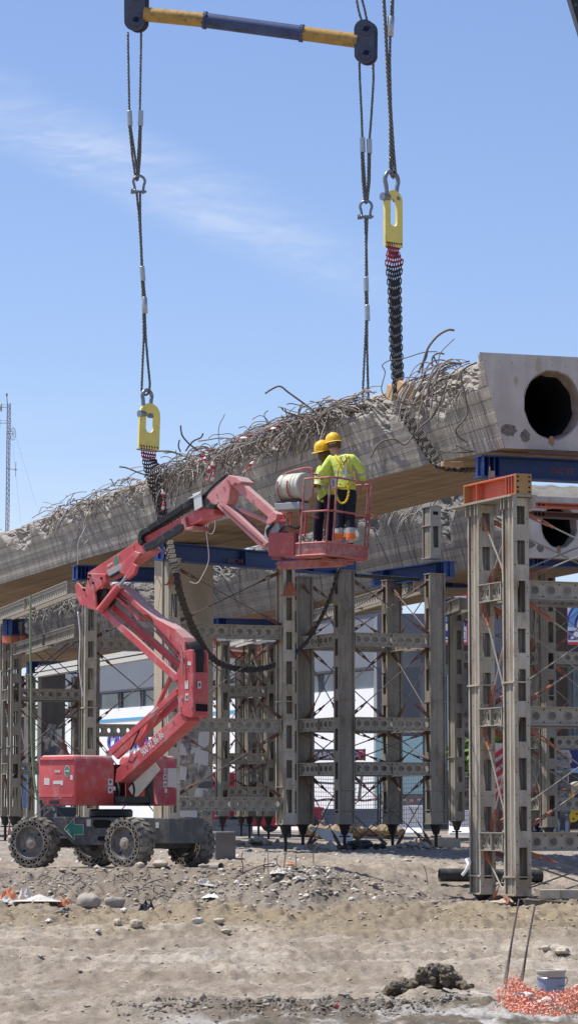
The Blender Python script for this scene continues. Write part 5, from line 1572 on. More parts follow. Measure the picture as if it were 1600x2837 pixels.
T4b = tower(42, 78.0, 15, 2.0, 1.25, 4.98, tz(2262, 78), g(42, 78), [tz(1925, 78), tz(2130, 78)], [tz(2070, 78), tz(1855, 78)], 'shoring tower at the left edge of the view holding the small orange block', cols='FRLB', steel=m_steel2)
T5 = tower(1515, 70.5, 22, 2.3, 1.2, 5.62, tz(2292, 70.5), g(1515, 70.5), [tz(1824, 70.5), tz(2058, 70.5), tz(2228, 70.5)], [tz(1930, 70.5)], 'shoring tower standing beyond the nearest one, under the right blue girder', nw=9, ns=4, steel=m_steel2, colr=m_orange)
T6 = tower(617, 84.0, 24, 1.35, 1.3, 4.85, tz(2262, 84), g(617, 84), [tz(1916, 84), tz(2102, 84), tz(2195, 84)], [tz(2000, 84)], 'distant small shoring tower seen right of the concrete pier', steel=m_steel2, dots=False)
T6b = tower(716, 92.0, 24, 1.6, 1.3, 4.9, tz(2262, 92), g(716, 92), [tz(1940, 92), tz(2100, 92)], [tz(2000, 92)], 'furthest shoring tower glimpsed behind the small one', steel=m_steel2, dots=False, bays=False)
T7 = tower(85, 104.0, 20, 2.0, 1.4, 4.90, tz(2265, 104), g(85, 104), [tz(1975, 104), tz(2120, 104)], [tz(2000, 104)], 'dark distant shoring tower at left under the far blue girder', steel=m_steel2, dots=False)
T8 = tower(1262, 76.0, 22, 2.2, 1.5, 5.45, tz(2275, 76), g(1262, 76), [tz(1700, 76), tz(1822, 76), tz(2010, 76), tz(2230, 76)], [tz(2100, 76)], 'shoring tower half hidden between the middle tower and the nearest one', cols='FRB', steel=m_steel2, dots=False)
# loose reused column piece standing on the girder
mb = column_mesh(1.15, [.72], None, False)
M_ = Matrix.Translation(P(1195, 1549, 67.5)) @ Matrix.Rotation(rad(26), 4, 'Z')
mb.v = [tuple(M_ @ V(v)) for v in mb.v]
mb.thing('column_section', [m_waler, m_steel2, m_hole, m_holelit], 'short pale steel column section standing on the middle blue girder', 'column section')

# ---- girders
def ibeam(p, q, H, Wf, mt, name, label, cat='girder', group='blue steel girders', stiff=2.0, endplate=None, mt2=None, tf=.025):
    p = V(p); q = V(q); d = (q - p).normalized(); a = d.cross(V((0, 0, 1))).normalized(); L = (q - p).length
    mid = (p + q) / 2
    root = empty(name, (mid.x, mid.y, min(p.z, q.z) - H / 2), 0, label, cat, group)
    mb = MB()
    mb.bar(p, q, .02, H - 2 * tf - .002, (0, 0, 1)); mb.build('web', mt, root)
    for s in (-1, 1):
        mb = MB(); z = V((0, 0, s * (H / 2 - tf / 2))); mb.bar(p + z, q + z, Wf, tf); mb.build('flange', mt2 or mt, root)
    t = .04
    st = []
    while t < L:
        for s in (-1, 1):
            st.append((t, s))
        t += .09 if t < .3 else stiff
    for t, s in st:
        mb = MB(); c = p + d * t + a * s * (Wf / 4 + .004); mb.obox(c, d * .006, a * (Wf / 4 - .008), V((0, 0, H / 2 - tf - .001)))
        mb.build('stiffener', mt2 or mt, root)
    if endplate:
        for s in endplate[1]:
            e = p if s < 0 else q
            mb = MB(); mb.obox(e + d * s * .012, d * .010, a * (Wf / 2 + .005), V((0, 0, H / 2 + .003)))
            for i in (-1, 1):
                for j in (-1, -.4, .4, 1):
                    c = e + d * s * .022 + a * i * Wf * .36 + V((0, 0, j * H * .36)); mb.cyl(c, c + d * s * .012, .016, n=8, mi=1)
            mb.build('end_plate', [endplate[0], m_hole], root)
    return root
# nearest orange beam on tower 1, across it the blue girder
v1 = V((math.cos(rad(22.5)), math.sin(rad(22.5)), 0)); u1 = V((-v1.y, v1.x, 0))
zc = CAMZ + (2275 - 1382) * 46 / F
b0 = XY(1429, 46.0)
pF = b0 - u1 * .26 + V((0, 0, zc + .195)); pB = b0 + u1 * 1.46 + V((0, 0, zc + .195))
ibeam(pF, pB, .31, .26, m_orange2, 'orange_beam', 'orange steel beam with tan end plate on top of the nearest tower', 'beam', 'orange beams', 1.0, (m_tan, (-1, 1)), m_orange2)
mb = MB()
for t in (-.3, -.15, 0, .1, .9, 1.0, 1.15, 1.3):
    c = b0 + u1 * t + V((0, 0, zc - .06)); mb.obox(c - v1 * .16, u1 * .012, v1 * .03, V((0, 0, .10))); mb.obox(c + v1 * .16, u1 * .012, v1 * .03, V((0, 0, .10)))
mb.bar(b0 - u1 * .30 + V((0, 0, zc + .025)), b0 + u1 * 1.9 + V((0, 0, zc + .025)), .44, .03)
mb.build('head_plate', m_waler, T1)
gA = P(1322, 1292, 47.2); gB = gA + (v1 * .985 - u1 * .0) * 5.5; gB.z = gA.z - .0
gA = P(1322, 1293, 47.45); zg_ = gA.z; gB = gA + v1 * 5.5
ibeam(gA, gB, .345, .30, m_blue, 'blue_girder', 'blue girder with white-edged stiffeners on the orange beam, under the near end of the slab', stiff=2.2)
lt = mat('faded_letter_orange', (.22, .075, .06), .6)
text_mesh('lettering', 'INCYE', .13, frameM(gA + v1 * 1.25 - u1 * .014 + V((0, 0, -.05)), v1, V((0, 0, 1))), lt, bpy.data.objects['blue_girder'], sx=1.1, bold=.002)
mb = MB(); c = P(1365, 1332, 46.9)
mb.tube([c + V((-.05, 0, .22)), c + V((-.05, 0, -.06))], .012, 6); mb.obox(c + V((-.02, 0, .10)), (.045, 0, 0), (0, .03, 0), (0, 0, .05)); mb.obox(c + V((-.03, 0, -.02)), (.035, 0, 0), (0, .03, 0), (0, 0, .04))
mb.thing('beam_clamp', m_steel2, 'small grey beam clamp gripping the orange beam to the blue girder', 'clamp')
block(1540, 1258, 47.2, .9, .2, .035, 'flat rusty packing plate between the near slab end and blue girder', mt=m_rust, name='packing_plate', group='packing plates')
# middle and left girders
def gird(pxa, pya, Ya, pxb, pyb, Yb, H, label, **k):
    a = P(pxa, pya, Ya); b_ = P(pxb, pyb, Yb); 
    return ibeam(a, b_, H, .30, m_blue, 'blue_girder', label, **k)
g3 = gird(437, 1527, 62.4, 985, 1575, 66.4, .36, 'long blue girder passing behind the basket from the pier to the middle tower')
lt2 = text_mesh('lettering', 'INCYE', .14, frameM(P(632, 1560, 63.6), (P(985, 1575, 66.4) - P(437, 1527, 62.4)), V((0, 0, 1))), lt, g3, sx=1.1)
g4 = gird(204, 1587, 68.6, 440, 1594, 69.5, .33, 'blue girder at left behind the elbow of the boom lift')
g5 = gird(1246, 1577, 67.2, 1030, 1607, 69.6, .36, 'blue girder on the middle tower under the darker slab')
g6 = gird(1464, 1550, 68.5, 1760, 1556, 70.0, .34, 'blue girder seen right of the nearest tower below the braced hole')
g7 = gird(1216, 1610, 75.0, 1330, 1612, 76.0, .34, 'shaded blue girder between middle and nearest tower')
g8 = gird(592, 1726, 82, 800, 1732, 84, .26, 'shaded blue girder behind the slack chain')
g9 = gird(78, 1850, 103, 260, 1850, 105, .42, 'far dark blue girder at left above the distant tower')
g10 = gird(18, 1738, 77.5, 68, 1738, 78.2, .42, 'short blue girder end at the left edge above the orange block')
mb = MB(); mb.bar(P(18, 1768, 77.8), P(66, 1770, 78.2), .35, .24); o = mb.thing('orange_block', m_orange2, 'small orange packing beam on the tower at the left edge', 'beam', 'orange beams'); bevel(o, .01)
for a, b_, lab in (((545, 1772, 84), (600, 1768, 83.6), 'pink orange packing beam left of the small distant tower top'), ((600, 1785, 86), (760, 1800, 90), 'upper red beam under the far deck'), ((600, 1812, 90), (760, 1822, 92), 'lower red beam under the far deck')):
    ibeam(P(*a), P(*b_), .20, .22, m_orange2, 'orange_beam', lab, 'beam', 'orange beams')
ibeam(P(1464, 1398, 58), P(1700, 1408, 59), .10, .2, m_orange2, 'orange_strut', 'bright orange strut crossing in front of the darker slab end', 'beam', 'orange beams')
ibeam(P(1464, 1424, 58.2), P(1700, 1436, 59.2), .12, .2, m_rust, 'rusty_strut', 'rusty strut just below the bright orange one', 'beam', 'orange beams')
# long bridging walers to the left tower
def bridging(a, b_, n, label, mt=m_waler):
    a = P(*a); b_ = P(*b_); d = b_ - a; L = d.length
    mb = waler_mesh(L, n, .28, .22)
    x = d.normalized(); y = V((0, 0, 1)).cross(x).normalized(); z = x.cross(y)
    M = Matrix(((x.x, y.x, z.x, a.x), (x.y, y.y, z.y, a.y), (x.z, y.z, z.z, a.z), (0, 0, 0, 1)))
    mb.v = [tuple(M @ V(v)) for v in mb.v]
    mb.thing('lattice_beam', [mt, m_hole], label, 'beam', 'long perforated beams')
bridging((205, 1645, 69), (-20, 1732, 79.5), 40, 'pale perforated beam sloping to the left edge below the slab')
bridging((225, 1765, 69.4), (55, 1815, 77.5), 34, 'darker perforated beam running below the pale one', m_steel2)
bridging((1165, 1640, 68), (850, 1730, 84), 46, 'sunlit perforated beam rising to the right behind the middle tower')
bridging((745, 1764, 80), (640, 1794, 86), 22, 'short sunlit perforated beam behind the slack chain', m_galv)
bridging((1290, 1690, 70), (1236, 1708, 75), 10, 'dark perforated beam crossing in front of the A sign', m_steel2)
mb = MB(); mb.bar(P(110, 1856, 100), P(425, 1800, 84), .3, .14); mb.bar(P(104, 1872, 100), P(425, 1818, 84), .3, .12)
mb.thing('sunlit_profile', m_galv, 'long sunlit steel profile running behind the boom lift', 'beam')
mb = MB(); a = P(1000, 1598, 63); b_ = P(1200, 1600, 64.5); mb.cyl(P(985, 1594, 66), P(1160, 1606, 67.5), .04, n=8); mb.thing('steel_tube', m_black, 'dark scaffold tube running left from the middle girder', 'tube')
# orange funnel brackets
for px, py, Y in ((803, 1630, 63.4), (482, 1600, 62.3), (290, 1612, 68.4)):
    mb = MB(); c = P(px, py, Y); hh = .14
    mb.prism([(-.15, -hh), (.15, -hh), (.04, hh), (-.02, hh)], c, (1, 0, 0), (0, 0, 1), V((0, .10, 0)))
    for k in range(4): mb.prism([(-.15 + .09 * k, -hh), (-.14 + .09 * k, -hh), (-.01 + .02 * k, hh), (-.02 + .02 * k, hh)], c - V((0, .02, 0)), (1, 0, 0), (0, 0, 1), V((0, .02, 0)))
    mb.bar(c + V((-.2, .05, -hh)), c + V((.2, .05, -hh)), .14, .02)
    mb.build('gusset_bracket', m_orange, T3 if px > 300 else T4)

# ---- concrete piers
m_pier = mat('pier_concrete', (.40, .335, .245), .9, 0, .14, 1.2, .3, 20, ((.25, .205, .15), .35, 1.1), stretch=(1, 1, .25))
def poster_mat(name):
    m = mat(name, (.42, .38, .33), .85, 0, .5, 5, .3, 20, ((.06, .055, .07), .6, 4.5)); return m
m_post = poster_mat('torn_posters'); m_graf = mat('graffiti', (.30, .30, .31), .7, 0, .7, 9, 0, 30, ((.05, .05, .10), .6, 7))
def pier(px, Y, w, d, yaw, ztop, label, zp=None, mt=m_pier):
    c = XY(px, Y); zg = g(px, Y) - .1
    root = empty('bridge_pier', (c.x, c.y, zg), 0, label, 'concrete pier', 'concrete bridge piers')
    M = Matrix.Rotation(rad(yaw), 4, 'Z')
    mb = MB(); mb.obox(c + V((0, 0, (zg + ztop) / 2)), M @ V((w / 2, 0, 0)), M @ V((0, d / 2, 0)), (0, 0, (ztop - zg) / 2)); o = mb.build('shaft', mt, root); bevel(o, .03)
    if zp:
        mb = MB(); rr = random.Random(int(px)); 
        for k in range(70):
            x = rr.uniform(-w / 2 + .1, w / 2 - .12); z = zg + .2 + rr.random() ** 1.3 * (zp - zg - .3); a, b_ = rr.uniform(.08, .2), rr.uniform(.1, .28)
            cc = c + M @ V((x, -d / 2 - .004 - .0004 * k, 0)) + V((0, 0, z))
            X = M @ V((1, 0, 0)); 
            pts = [cc + X * (a * sx * rr.uniform(.6, 1)) + V((0, 0, b_ * sz * rr.uniform(.6, 1))) for sx, sz in ((-1, -1), (0, -1), (1, -1), (1, 0), (1, 1), (0, 1), (-1, 1), (-1, 0))]
            mb.add(pts, [tuple(range(8))], rr.choice((0, 0, 0, 1, 1, 2, 3)))
        mb.build('torn_poster', [m_post, m_label, m_mark, m_graf], root, kind='stuff')
    return root
pier(508, 66.3, 1.16, .55, 22, CAMZ + 5.85, 'tall beige concrete pier behind the boom lift, its foot covered in torn posters', tz(2020, 66))
pier(143, 100, .80, .5, 20, CAMZ + 5.0, 'dark concrete pier at left with peeling posters, right of the distant tower', tz(2010, 100), mat('pier_dark', (.12, .11, .10), .9, 0, .3, 2, .2, 20, stretch=(1, 1, .3)))
pier(1548, 79, .35, .35, 20, CAMZ + 5.6, 'brown concrete pier between the right tower columns', None, mat('pier_brown', (.115, .085, .065), .9, 0, .15, 2, .2, 20, stretch=(1, 1, .3)))
pier(1476, 82, .26, .3, 20, tz(2062, 82), 'short post covered with white graffiti behind the nearest tower', tz(2062, 82), m_graf)
pier(1550, 76, .36, .2, 15, tz(2068, 76), 'pale poster board with dark drips at the right edge', tz(2075, 76), m_label)
# concrete block / footing bits near the lift
for px, py, Y, sx, sy, sz, lab, mt in ((618, 2340, 56, .38, .38, .55, 'dark grey concrete stub beside the rear wheel of the lift', mat('stub_grey', (.17, .16, .145), .9, 0, .2, 4, .3, 20)),
    (60, 2280, 74, .6, .5, .24, 'pale concrete footing left of the front wheel', m_stone), (1400, 2268, 64, .7, .5, .35, 'pale concrete block between the nearest tower columns', m_stonew), (1210, 2310, 68, .9, .6, .25, 'low concrete plinth right of the middle tower', m_stone),
    (1525, 2290, 72, 2.2, .6, .22, 'long low grey kerb block under the right tower', m_stone2), (1135, 2290, 66.5, .25, .25, .20, 'small open steel bucket on the ground by the middle tower', m_boxg)):
    mb = MB(); c = P(px, py, Y); c.z = g(px, Y) + sz / 2 - .05; M = Matrix.Rotation(.25, 4, 'Z')
    mb.obox(c, M @ V((sx / 2, 0, 0)), M @ V((0, sy / 2, 0)), (0, 0, sz / 2)); o = mb.thing('concrete_block', mt, lab, 'concrete block', 'loose concrete blocks'); bevel(o, .03)
# ================================================================ lifting gear
def rope_mat():
    m = bpy.data.materials.new('wire_rope'); m.use_nodes = True
    nt = m.node_tree; N = nt.nodes; L = nt.links; b = N['Principled BSDF']
    b.inputs['Roughness'].default_value = .5; b.inputs['Metallic'].default_value = .3
    g_ = N.new('ShaderNodeNewGeometry'); w_ = N.new('ShaderNodeTexWave'); w_.bands_direction = 'DIAGONAL'; w_.inputs['Scale'].default_value = 9
    w_.inputs['Distortion'].default_value = .5; L.new(g_.outputs['Position'], w_.inputs[0])
    r = N.new('ShaderNodeValToRGB'); r.color_ramp.elements[0].color = (.07, .068, .062, 1); r.color_ramp.elements[1].color = (.26, .245, .215, 1)
    L.new(w_.outputs['Fac'], r.inputs[0]); L.new(r.outputs[0], b.inputs['Base Color'])
    bp = N.new('ShaderNodeBump'); bp.inputs['Distance'].default_value = .01; L.new(w_.outputs['Fac'], bp.inputs['Height']); L.new(bp.outputs[0], b.inputs['Normal'])
    return m
m_rope = rope_mat()
def strand(pts, r=.030, n=7):
    """rope with three visible lays"""
    mb = MB(); ps = pts
    L = 0; acc = [0]
    for i in range(len(ps) - 1): L += (V(ps[i + 1]) - V(ps[i])).length; acc.append(L)
    N_ = max(8, int(L / .06)); res = []
    j = 0
    for k in range(N_ + 1):
        s = L * k / N_
        while j < len(acc) - 2 and acc[j + 1] < s: j += 1
        t = (s - acc[j]) / max(1e-6, acc[j + 1] - acc[j]); res.append((V(ps[j]).lerp(V(ps[j + 1]), t), s))
    for q in range(3):
        pp = []
        for p, s in res:
            a = s * 26 + q * 2 * PI / 3; pp.append(p + V((math.cos(a), math.sin(a), 0)) * r * .36)
        mb.tube(pp, r * .60, 5)
    return mb
def rope_part(root, pts, Y, r=.030):
    ps = [V(p) if len(p) == 3 and not isinstance(p, tuple) else P(p[0], p[1], Y + (p[2] if len(p) > 2 else 0)) for p in pts]
    return strand(ps, r).build('wire_rope', m_rope, root, smooth=True)
def ferrule(root, a, b_, Y, r=.055):
    mb = MB(); mb.lathe([(.001, 0), (r * .9, 0), (r, .02), (r, .98), (r * .9, 1), (.001, 1)], n=14)
    p = P(a[0], a[1], Y); q = P(b_[0], b_[1], Y); d = q - p; M = Matrix.Translation(p) @ d.to_track_quat('Z', 'Y').to_matrix().to_4x4() @ Matrix.Diagonal((1, 1, d.length, 1))
    mb.v = [tuple(M @ V(v)) for v in mb.v]; mb.build('ferrule', m_silver, root, auto=40)
def shackle(c, w, h, r, label, rz=0.0, pin=True, flip=False):
    """bow shackle, bow up; c is the pin centre"""
    root = empty('shackle', c, rz, label, 'shackle', 'bow shackles')
    mb = MB(); pts = []
    for k in range(17):
        a = -.5 + (PI + 1.0) * k / 16
        pts.append((w * .5 * math.cos(a) * 1.0, 0, h - w * .5 + w * .5 * math.sin(a)))
    pts = [(w * .36, 0, 0)] + [(w * .38, 0, h * .25)] + pts + [(-w * .38, 0, h * .25), (-w * .36, 0, 0)]
    mb.tube(spline(pts, 2), r, 8)
    for s in (-1, 1): mb.cyl((s * (w * .36 - r * .9), 0, 0), (s * (w * .36 + r * .9), 0, 0), r * 1.7, n=12)
    mb.build('bow', m_shk, root, local=True, smooth=True)
    mb = MB(); mb.cyl((-w * .36 - r * 2.4, 0, 0), (w * .36 + r * 2.4, 0, 0), r * .95, n=12)
    mb.cyl((-w * .36 - r * 3.0, 0, 0), (-w * .36 - r * 1.1, 0, 0), r * 1.9, n=8)
    mb.build('pin', m_shk, root, local=True, auto=40)
    return root
def plate(cx, cy, Y, wpx, hpx, yaw, label, tilt=0.0):
    """yellow lifting plate with a long slot; returns root and hook points"""
    c = P(cx, cy, Y); w = wpx * Y / F; h = hpx * Y / F / math.cos(0.0)
    M = Matrix.Translation(c) @ Matrix.Rotation(rad(yaw), 4, 'Z') @ Matrix.Rotation(tilt, 4, 'Y')
    root = empty('lifting_plate', c, 0, label, 'lifting plate', 'yellow lifting plates')
    n = 12
    out = [(w / 2 * math.cos(a), h / 2 - w / 2 + w / 2 * math.sin(a)) for a in [PI * k / n for k in range(n + 1)]]
    sw = w * .19; top = h / 2 - w * .42; bot = -h * .14
    inn = [(sw * math.cos(a), top - sw + sw * math.sin(a)) for a in [PI * k / n for k in range(n + 1)]]
    inb = [(sw * math.cos(a), bot + sw + sw * math.sin(a)) for a in [PI + PI * k / n for k in range(n + 1)]]
    outb = [(-w / 2, bot + sw)] + [(-w / 2 + w * k / (n - 2), -h / 2) for k in range(n - 1)] + [(w / 2, bot + sw)]
    th = .05
    mb = MB()
    A = inn + inb; Bq = out + outb; m = len(A)
    vs = [V((x, -th / 2, z)) for x, z in A + Bq] + [V((x, th / 2, z)) for x, z in A + Bq]
    fs = []
    for i in range(m):
        j = (i + 1) % m
        fs += [(i, m + i, m + j, j)[::-1], (2 * m + i, 2 * m + j, 3 * m + j, 3 * m + i)[::-1], (i, j, 2 * m + j, 2 * m + i), (m + i, 3 * m + i, 3 * m + j, m + j)]
    mb.add([M @ v for v in vs], fs)
    mb.build('plate', m_yel, root, auto=35)
    mb = MB()
    for k in range(7):      # small holes for the hooks
        x = -w / 2 + w * (k + .75) / 7.5; mb.cyl(M @ V((x, -th / 2 - .003, -h / 2 + .06)), M @ V((x, -th / 2 + .001, -h / 2 + .06)), .016, n=8)
    mb.build('hook_hole', m_hole, root)
    hooks = [M @ V((-w / 2 + w * (k + .75) / 7.5, 0, -h / 2 + .06)) for k in range(7)]
    return root, hooks, M, w, h
def chain_band(name, paths, label, group='chain slings', link=.105, r=.0125, red=0.0, wl=.042, redpts=None):
    """parallel chains; each path a list of points"""
    root_p = V(paths[0][0]); root = empty(name, root_p, 0, label, 'chain sling', group)
    mbs = [MB(), MB()]
    for pi, pth in enumerate(paths):
        mb = MB(); ps = [V(p) for p in pth]
        L = 0; acc = [0]
        for i in range(len(ps) - 1): L += (ps[i + 1] - ps[i]).length; acc.append(L)
        n = int(L / (link * .74)); j = 0; prev = None
        for k in range(n):
            s = L * (k + .5) / n
            while j < len(acc) - 2 and acc[j + 1] < s: j += 1
            t = (s - acc[j]) / max(1e-6, acc[j + 1] - acc[j]); c = ps[j].lerp(ps[j + 1], t); d = (ps[j + 1] - ps[j]).normalized()
            a = d.cross(V((.2, 1, .1))).normalized(); b_ = d.cross(a)
            if k % 2: a, b_ = b_, a
            a = (a + b_ * .25).normalized()
            hl = link / 2 - wl / 2
            pts = []
            for q in range(8):
                an = 2 * PI * q / 8; pts.append(c + d * ((hl if math.sin(an) > 0 else -hl) + wl / 2 * math.sin(an)) + a * (wl / 2 * math.cos(an) * 1.25))
            mb.tube(pts, r, 4, closed=True, mi=1 if (s < red) else 0)
        mb.build('chain', [m_chain, m_chred], root, smooth=True)
    return root
# ---- crosswise spreader with its two strings
YL, YR = 63.0, 62.4
def PY(px, py, Y=None):
    return P(px, py, YL + (YR - YL) * (px - 380) / 630 if Y is None else Y)
sp = empty('spreader_beam', PY(690, 78), 0, 'yellow and blue spreader beam slung between two dark plates high in the sky', 'spreader beam')
a0, a1, a2, a3 = PY(400, 38), PY(568, 55), PY(835, 91), PY(990, 112)
for nm, p, q, mt, w_ in (('tube_section', a0, a1, m_spy, .30), ('tube_section', a1, a2, m_spb, .315), ('tube_section', a2, a3, m_spy, .30)):
    mb = MB(); d = (q - p).normalized(); mb.lathe([(.001, 0), (w_ / 2, 0), (w_ / 2, (q - p).length), (.001, (q - p).length)], n=24)
    M = Matrix.Translation(p) @ d.to_track_quat('Z', 'Y').to_matrix().to_4x4(); mb.v = [tuple(M @ V(v)) for v in mb.v]; mb.build(nm, mt, sp, auto=40)
for c in (a1, a2):
    mb = MB(); d = (a3 - a0).normalized(); mb.cyl(c - d * .02, c + d * .02, .185, n=24, mi=0)
    for k in range(10):
        a = 2 * PI * k / 10; s = d.cross(V((0, 0, 1))).normalized(); u = s.cross(d); p = c + (s * math.cos(a) + u * math.sin(a)) * .168; mb.cyl(p - d * .045, p + d * .045, .016, n=6)
    mb.build('bolted_flange', m_spb, sp)
def endplates(cx, cy, w, h, lean):
    c = PY(cx, cy)
    for s in (-1, 1):
        mb = MB(); pts = []
        for k in range(24):
            a = 2 * PI * k / 24; r_ = w / 2
            zz_ = (h / 2 - w / 2) * (1 if math.sin(a) >= 0 else -1)
            pts.append((r_ * math.cos(a) + lean * (zz_), zz_ + r_ * math.sin(a)))
        mb.prism(pts, c + V((.018 * s * 2, s * .09, 0)), (1, 0, 0), (0, 0, 1), V((0, .035, 0)))
        mb.build('cheek_plate', m_plate, sp)
    for sz in (-1, 1):
        p = c + V((lean * sz * (h / 2 - w / 2), 0, sz * (h / 2 - w / 2)))
        mb = MB(); mb.cyl(p + V((0, -.12, 0)), p + V((0, .15, 0)), .135, n=20); mb.build('boss', m_plate, sp, auto=40)
        mb = MB(); mb.cyl(p + V((0, -.135, 0)), p + V((0, .16, 0)), .095, n=20); mb.build('pin', m_spb, sp, auto=40)
        mb = MB(); mb.cyl(p + V((0, -.139, 0)), p + V((0, -.134, 0)), .06, n=14); mb.bar(p + V((-.08, -.15, -.03)), p + V((.09, -.15, .03)), .01, .015); mb.build('pin_hole', m_hole, sp)
endplates(378, 22, .44, .98, 0)
endplates(1013, 116, .42, .92, 0)
def string(label, parts, Y):
    """rope pieces and crimps that belong to one sling"""
    c = P(*parts['at'], Y); root = empty('wire_sling', c, 0, label, 'wire rope sling', 'wire rope slings')
    for r_ in parts['ropes']: rope_part(root, r_, Y, parts.get('r', .030))
    for a, b_ in parts['fer']: ferrule(root, a, b_, Y, parts.get('fr', .056))
    return root
string('narrow wire loop hanging from the half-hidden end of the spreader beam', dict(at=(375, 300), ropes=[[(354, 88), (356, 200), (358, 308)], [(391, 88), (389, 200), (387, 308)], [(358, 346), (366, 430), (375, 492)], [(361, 346), (372, 420), (381, 488)], [(390, 346), (388, 430), (383, 492)], [(387, 346), (383, 420), (379, 490)], [(375, 492), (379, 500), (383, 492)]], fer=[((358, 306), (360, 348)), ((390, 306), (389, 348))]), YL)
shackle(P(385, 530, YL), .24, .33, .028, 'small dark bow shackle between the two wire slings at left', rz=.15)
string('two-crimp wire sling ending at the large shackle of the mustard plate', dict(at=(398, 800), ropes=[[(378, 528), (385, 600), (390, 680), (392, 745)], [(388, 528), (388, 600), (391, 680), (394, 745)], [(393, 775), (396, 830), (398, 930), (395, 1000), (392, 1082)], [(397, 775), (401, 822)], [(401, 866), (404, 940), (409, 1000), (415, 1062), (413, 1088)], [(392, 1082), (402, 1096), (413, 1088)]], fer=[((393, 738), (396, 778)), ((400, 823), (402, 868))]), YL)
shackle(P(407, 1148, YL - .0), .25, .50, .040, 'large bow shackle on the left yellow plate', rz=.75)
pl, hk, M_, w_, h_ = plate(413, 1181, YL, 68, 130, 36, 'mustard lifting plate with dark red chain hooks hanging left over the slab', tilt=.035)
s1p = []
for k in range(7):
    f_ = (k - 3) / 3
    s1p.append([hk[k], hk[k] + V((-.05 * f_, 0, -.2)), P(418 + 19 * f_, 1290, 62.9), P(432 + 17 * f_, 1350, 62.9), P(444 + 13 * f_, 1400, 62.9), P(452 + 12 * f_, 1450, 62.8), P(464 + 11 * f_, 1510, 62.4), P(478 + 10 * f_, 1560, 62.0)])
chain_band('chain_band', s1p, 'band of seven dark chains hanging from the left yellow plate in front of the slab', red=.30)
lp = []
cpts = [(470, 1500, 62.0), (487, 1590, 61.5), (500, 1650, 61.6), (522, 1712, 62), (552, 1778, 62.5), (590, 1826, 63), (640, 1850, 63.5), (700, 1856, 64), (752, 1846, 64.5), (800, 1822, 65), (848, 1780, 65.4), (885, 1720, 65.6), (912, 1660, 65.6), (932, 1600, 65.6), (940, 1575, 65.6)]
for k in range(7):
    o_ = (k - 3) * .019
    lp.append(spline([P(x, y, Y) + V((o_ * (.9 if i < 5 else .3), o_ * .6, o_ * (.2 if i < 4 else 1.0 if i < 11 else .1) * .7)) for i, (x, y, Y) in enumerate(cpts)], 3))
chain_band('slack_chain', lp, 'slack loop of dark chains sagging below the slab behind the boom lift', link=.085, r=.010, wl=.034)
# right string of the spreader
string('narrow wire loop hanging from the spreader end plate with two bosses', dict(at=(1015, 400), ropes=[[(995, 172), (996, 215), (1001, 320), (1003, 382)], [(1033, 172), (1034, 220), (1028, 320), (1023, 386)], [(1001, 420), (1004, 500), (1009, 556)], [(1005, 420), (1010, 500), (1013, 556)], [(1024, 420), (1023, 500), (1017, 556)], [(1020, 424), (1019, 500), (1015, 556)], [(1009, 556), (1013, 563), (1017, 556)]], fer=[((1003, 380), (1004, 421)), ((1022, 384), (1023, 424))]), YR)
shackle(P(1013, 600, YR), .24, .33, .028, 'small dark bow shackle between the two wire slings in the middle', rz=-.1)
string('wire sling from the middle shackle down behind the slab edge, two crimps on it', dict(at=(1014, 800), ropes=[[(1011, 596), (1013, 680), (1013, 765)], [(1017, 596), (1014, 680), (1016, 765)], [(1012, 805), (1013, 900), (1008, 1000), (1003, 1110)], [(1016, 805), (1017, 842)], [(1016, 886), (1016, 960), (1018, 1040), (1020, 1110)]], fer=[((1013, 768), (1014, 807)), ((1016, 845), (1017, 888))]), YR)
string('pair of wire ropes leading up out of view from the right spreader plates', dict(at=(1000, 20), ropes=[[(1004, 66), (993, 30), (980, -40)], [(1018, 66), (1008, 20), (992, -40)]], fer=[]), YR)
string('pair of wire ropes leading up out of view from the left spreader plates', dict(at=(375, -60), ropes=[[(360, -5), (350, -60)], [(392, -5), (400, -60)]], fer=[]), YL)
# second, nearer string
YN = 50.0
string('nearest pair of thick wire ropes running down to the large shackle at right', dict(at=(1075, 240), r=.026, fr=.056, ropes=[[(1060, -20), (1065, 60), (1072, 200), (1080, 340), (1080, 478)], [(1063, -20), (1069, 90), (1077, 250), (1084, 400), (1086, 470)], [(1085, -20), (1083, 46)], [(1080, 100), (1079, 180), (1082, 300), (1090, 420), (1095, 476)], [(1088, -20), (1087, 46)], [(1080, 478), (1088, 494), (1095, 476)]], fer=[((1083, 44), (1080, 100))]), YN)
shackle(P(1084, 548, YN), .30, .44, .036, 'large grey bow shackle on the right yellow plate', rz=.75)
pl2, hk2, M2, w2_, h2_ = plate(1088, 605, YN, 62, 162, 36, 'bright yellow lifting plate hanging at right above the slab end', tilt=.0)
s2p = []
for k in range(7):
    f_ = (k - 3) / 3
    pts = [hk2[k], hk2[k] + V((-.04 * f_, 0, -.14)), P(1091 + 21 * f_, 722, YN), P(1091 + 16 * f_, 770, YN), P(1094 + 14 * f_, 860, YN), P(1096 + 14 * f_, 960, YN), P(1102 + 13 * f_, 1060, YN - .1), P(1106 + 12 * f_, 1110, YN - .25)]
    for (x, y) in ((1124, 1150), (1150, 1190), (1172, 1225), (1196, 1262), (1214, 1288), (1240, 1300)):
        pts.append(P(x + 12 * f_, y - 6 * f_ + (6 * f_ if y > 1280 else 0), YN - .55 - (y - 1150) * .0050))
    pts.append(P(1290, 1303 + 2 * f_, YN - 1.0)); pts.append(P(1330, 1300, YN - .6))
    s2p.append(spline(pts, 2))
chain_band('chain_band', s2p, 'band of seven dark chains from the brighter plate, wrapping round the slab edge', red=.36, r=.0105)
